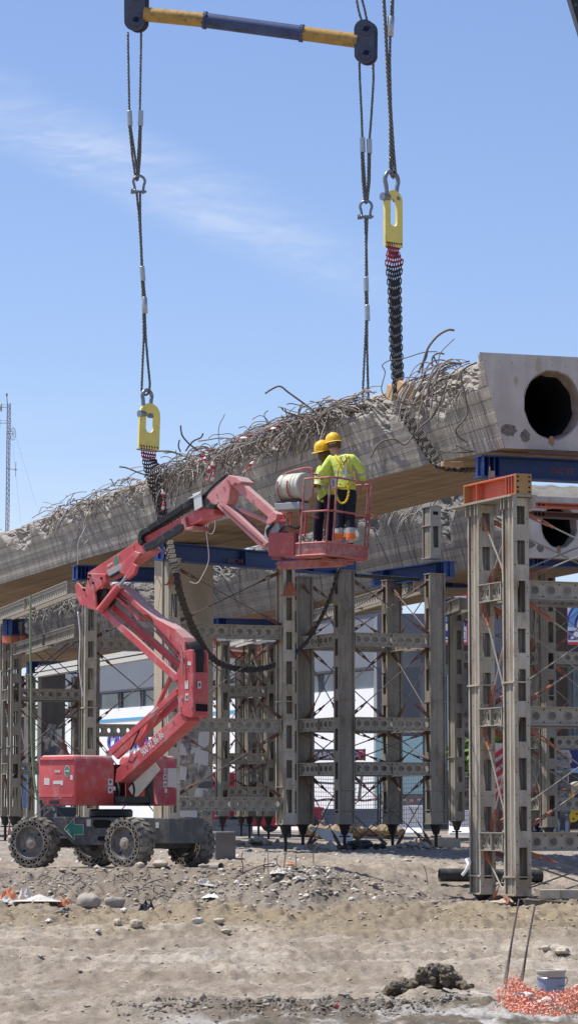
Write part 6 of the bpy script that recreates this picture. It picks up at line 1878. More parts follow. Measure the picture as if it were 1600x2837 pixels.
# crane boom crossing the top right corner
mb = MB(); p = P(1580, -40, 90); q = P(2170, 1900, 92); mb.bar(p + V((.25, 0, 0)), q + V((.25, 0, 0)), .85, .7, (0, 1, 0)); mb.bar(p + (p - q) * .1 + V((.3, 0, 0)), p + V((.3, 0, 0)), .7, .6, (0, 1, 0))
mb.thing('crane_boom', m_black, 'dark crane boom cutting across the top right corner', 'crane boom')
# ================================================================ background
m_bwhite = mat('wall_white', (.88, .88, .88), .7, 0, .02, 1)
m_bgrey = mat('wall_grey_blue', (.17, .185, .215), .6, 0, .05, 1)
m_bdark = mat('fascia_dark', (.05, .055, .07), .5, 0, .1, 1)
m_rib = mat('ribbed_grey', (.20, .21, .225), .5, .2, .06, 1)
m_cyan = mat('cyan_panel', (.42, .66, .68), .4, 0, .05, 1)
m_stripe = mat('stripe_blue', (.09, .36, .60), .5, 0, .05, 1)
m_letter = mat('letter_blue', (.07, .07, .42), .5, 0, .05, 1)
m_sigblue = mat('sign_light_blue', (.22, .48, .85), .5, 0, .05, 1)
m_sigred = mat('sign_red', (.62, .07, .10), .5, 0, .05, 1)
def glass_mat(name, col, r=.08):
    m = bpy.data.materials.new(name); m.use_nodes = True
    nt = m.node_tree; N = nt.nodes; L = nt.links; b = N['Principled BSDF']
    g_ = N.new('ShaderNodeNewGeometry'); n = N.new('ShaderNodeTexNoise'); n.inputs['Scale'].default_value = .6; n.inputs['Detail'].default_value = 6; L.new(g_.outputs['Position'], n.inputs[0])
    cr = N.new('ShaderNodeValToRGB'); cr.color_ramp.elements[0].position = .35; cr.color_ramp.elements[1].position = .65
    cr.color_ramp.elements[0].color = (*[c * .5 for c in col], 1); cr.color_ramp.elements[1].color = (*[min(1, c * 1.5) for c in col], 1)
    L.new(n.outputs['Fac'], cr.inputs[0]); L.new(cr.outputs[0], b.inputs['Base Color'])
    b.inputs['Roughness'].default_value = r; b.inputs['Specular IOR Level'].default_value = .8
    return m
m_glass = glass_mat('window_glass', (.10, .12, .145)); m_glassg = glass_mat('curtain_glass', (.10, .17, .17), .12)
# --- left showroom, wall receding to the left
wa = V((1.97 + .9 * 2.6, 130 - 2.0 * 2.6, 0)); wb = V((-7.5, 148, 0)); wd = (wb - wa).normalized(); wa = wa; wb = wa + wd * 34
wn = V((wd.y, -wd.x, 0)); wn = wn if wn.y < 0 else -wn
def bz(px, py):     # height on the wall plane
    kx, kz = ray(px, py); t = (wa.y * 1 - 0);  # intersect wall in plan
    # wa + s*wd = kx*Y, Y
    s = (kx * wa.y - wa.x) / (wd.x - kx * wd.y); Y = wa.y + s * wd.y
    return s, CAMZ + kz * Y
bl = empty('showroom', (wa.x, wa.y, 1.2), 0, 'long white showroom building with a dark window band behind the shoring', 'building', 'commercial buildings')
def wall(z0, z1, mt, name, s0=0, s1=34, th=.3, off=0):
    mb = MB(); p = wa + wd * s0; q = wa + wd * s1; c = (p + q) / 2 + wn * off - wn * (th / 2) * -1 * 0
    mb.obox(V((c.x, c.y, (z0 + z1) / 2)) - wn * th / 2, (q - p) / 2, wn * th / 2, (0, 0, (z1 - z0) / 2)); return mb.build(name, mt, bl)
_, zw = bz(930, 1915); _, zg1 = bz(930, 1858); _, zr = bz(930, 1712); _, zg0 = bz(930, 2300)
wall(1.0, zw, m_bwhite, 'white_wall'); wall(zw + .01, zg1, m_glass, 'window_band', th=.25, off=-.1)
wall(zg1 + .01, zr, m_bgrey, 'fascia', th=.4, off=.12); wall(zr + .01, zr + .12, m_bdark, 'roof_edge', th=.5, off=.2)
wall(zg1 - .10, zg1 + .005, m_bdark, 'fascia_line', th=.1, off=.16)
for k in range(12): wall(zw + .02, zg1 - .12, m_rib, 'mullion', 1.5 + k * 2.6, 1.58 + k * 2.6, .12, .05)
s0_, zs = bz(362, 1992)
wall(zs - .06, zs + .06, m_stripe, 'blue_stripe', 10, 30, .02, .03)
s0_, zt_ = bz(300, 2076); s1_, _ = bz(440, 2076)
text_mesh('lettering', 'CALIDAD Y', 1.05, frameM(wa + wd * s0_ + wn * .05 + V((0, 0, zt_)), -wd, (0, 0, 1)), m_letter, bl, ext=.03, sx=1.05, bold=.03)
# parking canopy sign
sgp = XY(856, 118); 
sg = empty('parking_sign', (sgp.x, sgp.y, tz(2108, 118)), 0, 'dark grey PARKING sign with red and blue discs on the white wall', 'sign')
def srect(x0, y0, x1, y1, Y, mt, name, root, th=.08, dy=0):
    a = P(x0, y1, Y); b_ = P(x1, y0, Y); mb = MB(); mb.box(a.x, b_.x, Y + dy, Y + dy + th, a.z, b_.z); return mb.build(name, mt, root)
srect(846, 2076, 1008, 2107, 118, mat('sign_dark', (.13, .14, .16), .6, 0, .05, 2), 'panel', sg, .15)
srect(1008, 2075, 1012, 2108, 118, m_bdark, 'panel_edge', sg, .2)
text_mesh('lettering', 'PARKING C', .33, frameM(P(869, 2101, 117.98), (1, 0, 0), (0, 0, 1)), m_label, sg, sx=.87, bold=.012)
def disc(px, py, r, Y, mt, root, name='disc', n=20):
    c = P(px, py, Y); mb = MB(); mb.cyl(c, c + V((0, .02, 0)), r, n=n); return mb.build(name, mt, root)
disc(857, 2092, .19, 117.95, m_sigred, sg); disc(982, 2090, .19, 117.95, m_letter, sg); disc(982, 2090, .12, 117.92, m_label, sg, 'ring'); disc(982, 2090, .08, 117.9, m_letter, sg, 'dot_mark'); disc(998, 2090, .19, 117.95, m_sigred, sg); disc(998, 2090, .13, 117.92, m_label, sg, 'ring'); disc(998, 2090, .09, 117.9, m_sigred, sg, 'dot_mark')
mb = MB(); c = P(857, 2092, 117.92); mb.box(c.x - .13, c.x + .13, 117.9, 117.92, c.z - .035, c.z + .035); mb.build('white_bar', m_label, sg)
# --- right building
YB = 122
br = empty('glass_building', XY(1250, YB) + V((0, 0, 1.2)), 0, 'grey building with glass front and pale cyan strips at right', 'building', 'commercial buildings')
srect(1044, 1770, 1175, 2300, YB, m_rib, 'ribbed_wall', br, 6)
for k in range(26): srect(1046 + k * 5, 1850, 1047 + k * 5, 2030, YB - .04, m_bgrey, 'rib', br, .04) if k < 24 else None
srect(1044, 1700, 1175, 1769, YB - .3, m_bgrey, 'fascia', br, 6)
srect(1175, 1786, 1900, 1836, YB - .4, m_bdark, 'fascia', br, 6)
srect(1175, 1837, 1900, 2060, YB + .3, m_glassg, 'curtain_wall', br, 5)
srect(1175, 2061, 1900, 2300, YB + .3, m_glassg, 'curtain_wall', br, 5)
srect(1175, 2038, 1900, 2048, YB - .1, m_bgrey, 'transom', br, .3)
srect(1362, 1650, 1392, 2060, YB - .5, m_bgrey, 'grey_panel', br, .5)
srect(1040, 2040, 1170, 2200, YB - .3, m_cyan, 'cyan_panel', br, .2)
for x in (1240, 1252, 1300): srect(x, 1870 if x < 1300 else 1840, x + 11, 2290, YB - .2, m_cyan, 'cyan_strip', br, .3)
for x in (1265, 1285, 1340, 1400, 1480, 1570, 1590, 1620, 1680): srect(x, 1837, x + 2, 2300, YB + .1, m_bgrey, 'mullion', br, .2)
for y in (1880, 1925, 1970, 2015, 2120, 2180): srect(1175, y, 1900, y + 1, YB + .15, m_bgrey, 'mullion', br, .1)
srect(1100, 1701, 1900, 1785, YB + 1.5, m_bgrey, 'rear_wall', br, 4)
def asign(x0, x1, lab, Y):
    w_ = x1 - x0; r_ = empty('store_sign', P((x0 + x1) / 2, 1786, Y), 0, lab, 'sign', 'white signs with a blue letter A')
    srect(x0, 1644, x1, 1786, Y, m_sigred, 'frame', r_, .3); srect(x0 + 6, 1652, x1 - 6, 1779, Y - .03, m_bwhite, 'panel', r_, .05)
    cx = (x0 + x1) / 2
    def stroke(pts, wd_, mt, dy, name):
        mb = MB(); ps = spline([P(x, y, Y - dy) for x, y in pts], 6)
        for i in range(len(ps) - 1): mb.bar(ps[i], ps[i + 1] + (ps[i + 1] - ps[i]) * .1, .01, wd_, (ps[i + 1] - ps[i]).cross(V((0, 1, 0))))
        mb.build(name, mt, r_)
    for wd_, mt, dy in ((.40, m_letter, .06), (.24, m_sigblue, .08)):
        stroke([(cx - 44, 1738), (cx - 40, 1712), (cx - 22, 1680), (cx - 8, 1660), (cx + 6, 1660), (cx + 22, 1690), (cx + 36, 1716), (cx + 42, 1738)], wd_, mt, dy, 'emblem')
        stroke([(cx - 24, 1716), (cx + 26, 1716)], wd_ * .8, mt, dy + .002, 'emblem')
    srect(cx - 52, 1748, cx + 52, 1773, Y - .06, m_letter, 'name_bar', r_, .03)
    text_mesh('lettering', 'ALDI', .36, frameM(P(cx - 44, 1769, Y - .07), (1, 0, 0), (0, 0, 1)), m_bwhite, r_, sx=1.7, bold=.02)
asign(1176, 1297, 'white sign with blue letter A seen between the middle and nearest towers', 118)
asign(1560, 1690, 'white sign with blue letter A cut off by the right edge', 118)
# street furniture and vehicles behind
def barrier(px0, px1, py, Y, h, lab, mt):
    a = XY(px0, Y); b_ = XY(px1, Y); zg = g((px0 + px1) / 2, Y); mb = MB()
    prof_ = [(-.3, 0), (.3, 0), (.3, .08), (.12, .3), (.09, h), (-.09, h), (-.12, .3), (-.3, .08)]
    mb.prism(prof_, V((a.x, Y, zg - .02)), (0, 1, 0), (0, 0, 1), V((b_.x - a.x, 0, 0))); o = mb.thing('concrete_barrier', mt, lab, 'barrier', 'concrete barriers'); bevel(o, .02)
m_bar = mat('barrier_blue_grey', (.22, .245, .29), .85, 0, .15, 2)
barrier(896, 925, 2225, 99, .85, 'blue grey concrete barrier right of the red car', m_bar); barrier(958, 1052, 2222, 98, .85, 'blue grey concrete barrier under the cluttered tape', m_bar)
barrier(1052, 1168, 2222, 101, .95, 'white barrier block seen through the mesh fence', m_bwhite); barrier(1240, 1298, 2240, 100, .8, 'white barrier block behind the fence beside the nearest tower', m_bwhite)
barrier(520, 700, 2250, 100, .5, 'low barrier behind the small distant tower', m_stone2); barrier(160, 240, 2250, 96, .9, 'dark barrier under the left pier', m_bdark)
def fence(px0, px1, pyt, pyb, Y, lab, dx=6.5, dyy=12):
    root = empty('mesh_fence', XY((px0 + px1) / 2, Y) + V((0, 0, g(px0, Y))), 0, lab, 'fence', 'temporary mesh fences')
    mb = MB(); x = px0; i = 0
    zb_ = P(0, pyb, Y).z; zt_ = P(0, pyt, Y).z
    while x < px1:
        X = XY(x, Y).x; mb.tube([(X, Y, zb_), (X, Y + .02, zt_)], .006, 4); x += dx
    y = pyt
    while y < pyb: mb.tube([P(px0, y, Y), P((px0 + px1) / 2, y + 3, Y), P(px1, y, Y)], .007, 4); y += dyy
    mb.build('mesh', m_shk, root)
    for x in (px0, px1):
        mb = MB(); X = XY(x, Y).x; mb.tube([(X, Y, zb_ - .1), (X, Y, zt_ + .05)], .025, 6); mb.build('post', m_bdark, root)
fence(856, 1045, 2146, 2290, 94, 'mesh fence behind the middle tower in front of the red car'); fence(1052, 1172, 2146, 2290, 93.5, 'mesh fence in front of the cyan glass right of the middle tower'); fence(1238, 1298, 2140, 2290, 93, 'bent mesh fence beside the nearest tower')
mb = MB()
for i in range(30):
    x = 858 + i * 10.6; mb.bar(P(x, 2217 + 2 * math.sin(i), 97), P(x + 10.7, 2217 + 2 * math.sin(i + 1), 97), .01, .07, mi=i % 2)
mb.thing('barrier_tape', [m_tapew, m_taper], 'long red and white tape stretched along the far barriers', 'barrier tape', 'red and white barrier tape')
mb = MB()
for i in range(18):
    x = 858 + i * 10.6; mb.bar(P(x, 2170 - 1.2 * math.sin(i * .8), 95), P(x + 10.7, 2170 - 1.2 * math.sin(i * .8 + .8), 95), .01, .07, mi=0)
mb.thing('barrier_tape', [m_tapew, m_taper], 'pale tape stretched along the far fence above the red car', 'barrier tape', 'red and white barrier tape')
mb = MB(); mb.tube([P(993, 2218, 94.5), P(1002, 2143, 94.5)], .05, 8); mb.thing('fence_post', m_silver, 'leaning bright metal post in the mesh fence', 'post', 'posts')
# red car
car = empty('parked_car', XY(850, 108) + V((0, 0, 1.2)), 0, 'red hatchback parked behind the mesh fence', 'car')
cz = g(850, 108); cx1 = XY(914, 108).x; mcar = mat('car_red', (.45, .035, .07), .3, 0, .05, 3)
def carp(x, z): return (x, z)
body = [(-4.0, .28), (-4.0, .75), (-3.8, .92), (-3.2, 1.0), (-1.0, .95), (-.25, .88), (-.03, .68), (0, .30), (-.1, .22), (-3.9, .22)]
mb = MB(); mb.prism(body, (cx1, 107.2, cz), (1, 0, 0), (0, 0, 1), V((0, 1.7, 0))); o = mb.build('body', mcar, car); bevel(o, .06, 3)
cab = [(-3.7, .94), (-3.35, 1.42), (-2.0, 1.48), (-1.55, 1.40), (-.85, .95)]
mb = MB(); mb.prism(cab, (cx1, 107.3, cz), (1, 0, 0), (0, 0, 1), V((0, 1.5, 0))); o = mb.build('cabin', m_glass, car); bevel(o, .03)
mb = MB(); mb.prism([(-3.42, 1.38), (-2.0, 1.45), (-1.55, 1.37), (-1.5, 1.42), (-2.0, 1.51), (-3.4, 1.44)], (cx1, 107.27, cz), (1, 0, 0), (0, 0, 1), V((0, 1.56, 0)))
mb.bar((cx1 - 1.58, 107.28, cz + 1.38), (cx1 - .82, 107.28, cz + .94), .06, .06); mb.bar((cx1 - 2.5, 107.27, cz + 1.45), (cx1 - 2.5, 107.27, cz + .95), .05, .08); mb.build('roof', mcar, car)
for x in (-.75, -3.25):
    w_ = MB(); w_.lathe([(.001, -.1), (.2, -.1), (.22, -.12), (.30, -.12), (.31, -.08), (.31, .1)], (cx1 + x, 107.2, cz + .31), axis='Y', n=20); w_.build('wheel', m_black, car)
mb = MB(); mb.box(cx1 - .32, cx1 - .05, 107.15, 107.4, cz + .62, cz + .76); mb.build('headlight', m_label, car)
mb = MB(); mb.box(cx1 - .4, cx1 + .02, 107.12, 107.2, cz + .35, cz + .45); mb.build('number_plate', m_label, car)
# red van far left of middle
van = empty('red_van', XY(655, 112) + V((0, 0, 1.2)), 0, 'plain red van seen through the small distant tower', 'van')
mb = MB(); c = XY(655, 112); mb.prism([(-1.6, .3), (-1.6, 2.0), (-1.2, 2.15), (1.0, 2.15), (1.5, 1.3), (2.1, 1.1), (2.2, .35)], (c.x - .3, 112, 1.2), (1, 0, 0), (0, 0, 1), V((0, 1.8, 0))); o = mb.build('body', mcar, van); bevel(o, .05)
mb = MB(); mb.prism([(.5, 1.35), (.5, 1.95), (.95, 1.98), (1.35, 1.35)], (c.x - .3, 111.98, 1.2), (1, 0, 0), (0, 0, 1), V((0, .05, 0))); mb.build('window', m_glass, van)
for x in (-1, 1.5):
    w_ = MB(); w_.lathe([(.001, -.1), (.2, -.1), (.30, -.12), (.33, -.06), (.33, .1)], (c.x - .3 + x, 112, 1.2 + .33), axis='Y', n=16); w_.build('wheel', m_black, van)
# red-white chevron board between the near columns, machine at the right edge
cb = empty('chevron_board', P(1380, 2200, 88), 0, 'large red and white striped warning board glimpsed between the nearest columns', 'warning board')
mb = MB()
srect(1358, 2060, 1400, 2205, 88, m_tapew, 'panel', cb, .05)
for k in range(6):
    y = 2090 + k * 28; a = P(1358, y + 14, 87.96); b_ = P(1400, y - 16, 87.96); mb.bar(a, b_, .01, .13)
mb.build('stripe', m_taper, cb)
ex = empty('excavator', XY(1630, 92) + V((0, 0, 1.1)), 0, 'dark site machine with yellow wheel hubs at the right edge', 'excavator')
srect(1568, 2052, 1760, 2128, 92, mat('machine_blue', (.02, .03, .16), .4), 'cab', ex, 1.8)
srect(1568, 2129, 1760, 2142, 92, m_sigblue, 'stripe', ex, 1.7)
srect(1560, 2143, 1760, 2255, 92.2, m_bdark, 'chassis', ex, 1.8)
mb = MB(); mb.tube(spline([P(1572, 2214, 90), P(1580, 2188, 90), P(1610, 2180, 90), P(1680, 2200, 90)]), .16, 10); mb.build('hose_arm', m_stone, ex, smooth=True)
for x, y, r_ in ((1577, 2206, .13), (1583, 2256, .24)):
    mb = MB(); c = P(x, y, 89.6); mb.cyl(c, c + V((0, .2, 0)), r_, n=18)
    for k in range(5):
        a = 2 * PI * k / 5; mb.cyl(c + V((r_ * .6 * math.cos(a), -.01, r_ * .6 * math.sin(a))), c + V((r_ * .6 * math.cos(a), .01, r_ * .6 * math.sin(a))), r_ * .12, n=6, mi=1)
    mb.build('wheel_hub', [mat('hub_yellow', (.55, .38, .03), .5), m_hole], ex)
mb = MB(); c = P(1583, 2256, 89.9); mb.lathe([(.2, -.15), (.42, -.15), (.46, -.05), (.46, .2), (.2, .2)], c, axis='Y', n=24); mb.build('tyre', m_black, ex)
# trees beyond
def tree(px, Y, zc_, rad_, label, seed, mt, n=900):
    rr = random.Random(seed); c = XY(px, Y); zg = 1.2
    root = empty('tree', (c.x, c.y, zg), 0, label, 'tree', 'trees beyond the site')
    mb = MB(); top = V((c.x, c.y, zc_)); mb.tube([V((c.x, c.y, zg)), V((c.x + .1, c.y, (zg + zc_) / 2)), top], [.18, .13, .06], 8)
    for k in range(7):
        a = k * 2.4; mb.tube([V((c.x, c.y, zc_ - rad_ * .8)), top + V((math.cos(a), math.sin(a), rr.uniform(-.3, .6))) * rad_ * .7], [.08, .02], 5)
    mb.build('trunk', m_rust, root)
    cl_ = [top + V((rr.gauss(0, .5), rr.gauss(0, .5), rr.gauss(0, .4))) * rad_ for _ in range(14)]
    mb = MB()
    for k in range(n):
        b_ = rr.choice(cl_); d = V((rr.gauss(0, 1), rr.gauss(0, 1), rr.gauss(0, 1))).normalized(); p = b_ + d * rad_ * .38 * rr.random() ** .4
        x = V((rr.uniform(-1, 1), rr.uniform(-1, 1), rr.uniform(-1, 1))).normalized() * .13; y = x.cross(d).normalized() * .10
        mb.add([p - x, p - y, p + x, p + y], [(0, 1, 2, 3)], k % 2)
    mb.build('crown', mt, root)
mlf = [mat('leaf_green', (.07, .13, .03), .8, 0, .3, 2), mat('leaf_light', (.12, .22, .05), .8, 0, .3, 2)]
tree(1372, 105, tz(2085, 105), .9, 'bright green bush behind the nearest tower', 3, mlf); tree(1290, 104, tz(2100, 104), .7, 'small green shrub left of the nearest tower', 6, mlf, 500)
tree(195, 200, tz(1935, 200), 2.6, 'green tree above the far roof at left', 5, mlf, 1800) if False else None
# lamp posts and flag poles
for px, y0, y1, Y, r_, lab in ((60, 1880, 2230, 110, .05, 'thin grey pole at the far left'), (713, 1790, 2140, 100, .06, 'pale pole between the distant columns')):
    mb = MB(); mb.tube([P(px, y1, Y), P(px, y0, Y)], r_, 8); mb.thing('pole', m_silver, lab, 'pole', 'posts')
bn = empty('site_banner', P(68, 2260, 98), 0, 'light blue printed banner at left beside the dark column', 'banner'); srect(64, 2112, 75, 2240, 98, mat('banner_blue', (.25, .42, .72), .6, 0, .35, 6), 'panel', bn, .05)
srect(66, 1960, 75, 2110, 98, m_plas, 'upper_panel', bn, .05)
mb = MB(); a = P(86, 1700, 66.5); mb.tube(spline([P(85, 1650, 66), P(84, 1760, 66), P(86, 1900, 66), P(88, 2060, 66), P(96, 2170, 66), P(108, 2230, 66)], 6), .022, 6); mb.thing('hanging_rope', mat('rope_green', (.22, .30, .17), .8), 'thin green rope hanging down at left past the distant columns', 'rope')
# communication mast
mz0, mz1 = 1.2, P(20, 1092, 300).z
ma = empty('lattice_mast', XY(16, 300) + V((0, 0, 1.2)), 0, 'tall slender lattice mast with dish antennas at the left edge', 'mast')
def mp_(px, py, dy=0): return P(px, py, 300 + dy)
mtop = mp_(20, 1118).z
def mcol(z): f_ = (z - mz0) / (mtop - mz0); return XY(13.5 + 5.0 * f_, 300).x
legs = MB(); m_mast = mat('mast_steel', (.16, .17, .21), .5); m_mastr = mat('mast_red', (.50, .20, .18), .5)
for dx, dy in ((-.16, 0), (.16, 0), (0, .28)):
    legs.tube([(mcol(mz0) + dx, 300 + dy, mz0), (mcol(mtop) + dx, 300 + dy, mtop)], .045 if dx < 0 else .03, 5)
legs.build('mast_leg', m_mast, ma)
z = mz0 + 22; lac = MB(); i = 0
while z < mtop - .4:
    for (a, b_) in (((-.16, 0), (.16, 0)), ((.16, 0), (0, .28)), ((0, .28), (-.16, 0))):
        lac.tube([(mcol(z) + a[0], 300 + a[1], z), (mcol(z + .5) + b_[0], 300 + b_[1], z + .5)], .018, 4, mi=(i // 9) % 2); lac.tube([(mcol(z) + a[0], 300 + a[1], z), (mcol(z) + b_[0], 300 + b_[1], z)], .018, 4)
    z += .5; i += 1
lac.build('lattice', [m_mast, m_mastr], ma)
mb = MB(); mb.tube([mp_(20, 1118), mp_(19, 1094)], .04, 5); mb.box(mp_(17, 1095).x, mp_(21, 1095).x, 299.9, 300.1, mp_(17, 1097).z, mp_(17, 1090).z); mb.build('mast_tip', m_mast, ma)
for px, py, r_, ar in ((0, 1128, .45, 10), (-6, 1172, .7, 10), (36, 1202, .62, 26)):
    mb = MB(); c = mp_(px, py)
    if px == 36: pts = [c + V((.36 * r_ * math.cos(a) * 1.2, 0, r_ * math.sin(a))) for a in [2 * PI * k / 20 for k in range(20)]]; mb.tube(pts, .025, 4, closed=True); [mb.tube([c, p], .012, 4) for p in pts[::2]]
    else: mb.lathe([(.001, -.06), (r_ * .7, 0), (r_, .12), (r_, .16), (.001, .18)], c, axis='X', n=18)
    mb.tube([c, mp_(18, py)], .03, 4); mb.tube([c + V((0, 0, .25)), mp_(18, py - 7)], .02, 4); mb.build('dish', m_boxg, ma)
mb = MB(); mb.tube([mp_(20, 1298), mp_(44, 1301)], .03, 5); mb.tube([mp_(44, 1280), mp_(43, 1320)], .03, 5); rock(mb, mp_(44, 1301), .13, seed=2); mb.build('side_antenna', m_boxg, ma)
mb = MB()
for q in ((30, 1160, 100, 1400), (35, 1230, 60, 1470)): mb.tube([mp_(q[0], q[1]), mp_(q[2], q[3])], .008, 3)
mb.build('guy_wire', m_boxg, ma)
# ================================================================ loose things on the ground
make_ground()
rr = random.Random(21)
def on(px, py): return ground_at(px, py)
# black pipe, steel plate beam and blocks at right
mb = MB(); p = P(1216, 2425, 49.6); q = P(1500, 2428, 49.9)
prof_ = []
n = 24
d = (q - p).normalized(); s_ = d.cross(V((0, 0, 1))).normalized(); u_ = s_.cross(d); Rr = .105
for rad_, fl_ in ((Rr, 0), (Rr - .012, 1)):
    pass
vs = []
for c, r_ in ((p + d * .12, Rr - .015), (p, Rr - .015), (p, Rr), (q, Rr), (q, Rr - .015), (q - d * .12, Rr - .015)):
    vs += [c + (s_ * math.cos(2 * PI * k / n) + u_ * math.sin(2 * PI * k / n)) * r_ for k in range(n)]
mb.add(vs, [(i * n + k, i * n + (k + 1) % n, (i + 1) * n + (k + 1) % n, (i + 1) * n + k) for i in range(5) for k in range(n)])
mb.cyl(p + d * .11, p + d * .12, Rr - .015, n=n)
mb.thing('plastic_pipe', m_pipe, 'thick black pipe lying on the ground behind the nearest tower feet', 'pipe', 'pipes', smooth=False, auto=40)
zi = on(1480, 2515).z + .13
a = P(1452, 2492, 45.0); b_ = P(1700, 2506, 43.6)
mb = MB(); dd = (b_ - a).normalized()
for dz, w_, h_ in ((.0, .17, .014), (-.13, .17, .014)): mb.bar(a + V((0, 0, dz)), b_ + V((0, 0, dz)), w_, h_)
mb.bar(a + V((0, 0, -.065)), b_ + V((0, 0, -.065)), .012, .115)
mb.thing('steel_joist', mat('joist_rust', (.16, .145, .12), .6, .3, .25, 5, .1, 30, ((.30, .26, .2), .4, 4)), 'flat rusty steel joist lying on the sand at the right edge', 'steel joist')
for (px, lab, sx) in ((1522, 'pale squared timber on the steel joist at right', .30), (1590, 'second squared timber at the right edge on the steel joist', .5)):
    block(px, 2478, 44.6, sx, .13, .13, lab, mt=m_stone, rz=-.15, name='timber_offcut', group='timbers on the joist')
# two thin bars stuck in the ground
for (a, b_, lab) in (((1395, 2725), (1437, 2492), 'left of two thin rebar stakes leaning out of the orange netting'), ((1436, 2745), (1480, 2512), 'right of two thin rebar stakes leaning out of the orange netting')):
    g0 = P(a[0], a[1], 28.6); mb = MB(); top = P(b_[0], b_[1], 28.9); mb.tube([g0 - V((0, 0, .15)), g0.lerp(top, .5) + V((.004, 0, 0)), top], .0085, 7)
    for k in range(60):
        c = g0.lerp(top, k / 60); mb.cyl(c, c + (top - g0).normalized() * .004, .0105, n=6)
    mb.thing('rebar_stake', m_rebar, lab, 'rebar', 'rebar stakes')
# paint bucket
bc = P(1526, 2752, 28.6); bc.z = g1(bc.x, bc.y) - .01
bk_ = empty('paint_bucket', bc, 0, 'battered blue paint bucket half buried in orange netting', 'bucket')
def bucket_mat():
    m = bpy.data.materials.new('bucket_paint'); m.use_nodes = True; nt = m.node_tree; N = nt.nodes; L = nt.links; b = N['Principled BSDF']; b.inputs['Roughness'].default_value = .45
    g_ = N.new('ShaderNodeNewGeometry'); n = N.new('ShaderNodeTexNoise'); n.inputs['Scale'].default_value = 14; n.inputs['Detail'].default_value = 8; L.new(g_.outputs['Position'], n.inputs[0])
    s = N.new('ShaderNodeSeparateXYZ'); L.new(g_.outputs['Position'], s.inputs[0])
    ad = N.new('ShaderNodeMath'); ad.operation = 'MULTIPLY_ADD'; L.new(n.outputs['Fac'], ad.inputs[0]); ad.inputs[1].default_value = .14; L.new(s.outputs[2], ad.inputs[2])
    r = N.new('ShaderNodeMapRange'); r.inputs[1].default_value = bc.z + .27; r.inputs[2].default_value = bc.z + .285; L.new(ad.outputs[0], r.inputs[0])
    mx = N.new('ShaderNodeMix'); mx.data_type = 'RGBA'; L.new(r.outputs[0], mx.inputs[0]); mx.inputs[6].default_value = (.24, .30, .42, 1); mx.inputs[7].default_value = (.42, .38, .32, 1)
    L.new(mx.outputs[2], b.inputs['Base Color']); return m
mb = MB(); mb.lathe([(.001, 0), (.118, 0), (.130, .24), (.138, .245), (.138, .262), (.130, .268), (.124, .262), (.116, .02), (.001, .02)], n=32); mb.build('shell', bucket_mat(), bk_, local=True, auto=40)
mb = MB(); mb.lathe([(.132, .19), (.137, .195), (.132, .20)], n=32); mb.tube([(.135, 0, .20), (.15, -.03, .17), (.12, -.09, .13), (.05, -.135, .12)], .004, 5); mb.build('handle', m_shk, bk_, local=True)
# orange netting heap
mb = MB(); rn = random.Random(4)
hp = []
for k in range(2300):
    if k % 3 == 0: cx, sy_ = rn.gauss(1425, 26), .30
    else: cx, sy_ = rn.uniform(1440, 1660), .26
    cx = min(max(cx, 1372), 1680)
    hmax = max(.05, .215 - abs(cx - 1415) * .0028) if cx < 1480 else min(.15, .05 + max(0, cx - 1545) * .0016)
    Y_ = rn.uniform(25.6, 28.35); hmax *= min(1, max(.25, (Y_ - 25.2) / 2.2)); c = XY(cx, Y_); z = g1(c.x, c.y) if k % 4 == 0 else .02
    p = V((c.x, c.y, z + hmax * rn.random() ** .9)); hp.append(p)
    a0_ = rn.uniform(0, 6.3); r_ = rn.uniform(.010, .032); tl = rn.uniform(-.6, .6); n_ = rn.randint(4, 8); dirr = rn.choice((-1, 1)); pit = rn.uniform(.0, .008)
    ax_ = V((rn.gauss(0, 1), rn.gauss(0, 1), rn.gauss(0, 1))).normalized(); bx = ax_.cross(V((.3, .2, 1))).normalized(); by = ax_.cross(bx)
    pts = [p + bx * r_ * math.cos(a0_ + i * .65 * dirr) + by * r_ * math.sin(a0_ + i * .65 * dirr) + ax_ * pit * i for i in range(n_)]
    wv = ax_ * rn.uniform(.0025, .0055)
    vs = []; 
    for q in pts: vs += [q - wv, q + wv]
    mb.add(vs, [(2 * i, 2 * i + 1, 2 * i + 3, 2 * i + 2) for i in range(n_ - 1)], 0 if rn.random() < .7 else 1)
o = mb.build('plastic_netting', [m_net, mat('net_pale', (.88, .50, .38), .6, 0, .15, 9)], None, kind='stuff', label='tangled heap of orange plastic netting around the bucket', cat='netting')
for px, py, lab in ((1452, 2806, 'pale crumpled scrap under the orange netting'), (1496, 2812, 'pinkish torn cloth below the orange netting')):
    p = P(px, py, 26.9); mb = MB(); p.z = g1(p.x, p.y) + .02
    for k in range(5): rock(mb, p + V((rr.uniform(-.06, .06), 0, rr.uniform(0, .04))), .05, 1.3, .6, .5, seed=k, sub=1, ang=1.8)
    mb.thing('cloth_scrap', m_plas, lab, 'rag', 'rags and cloth scraps')
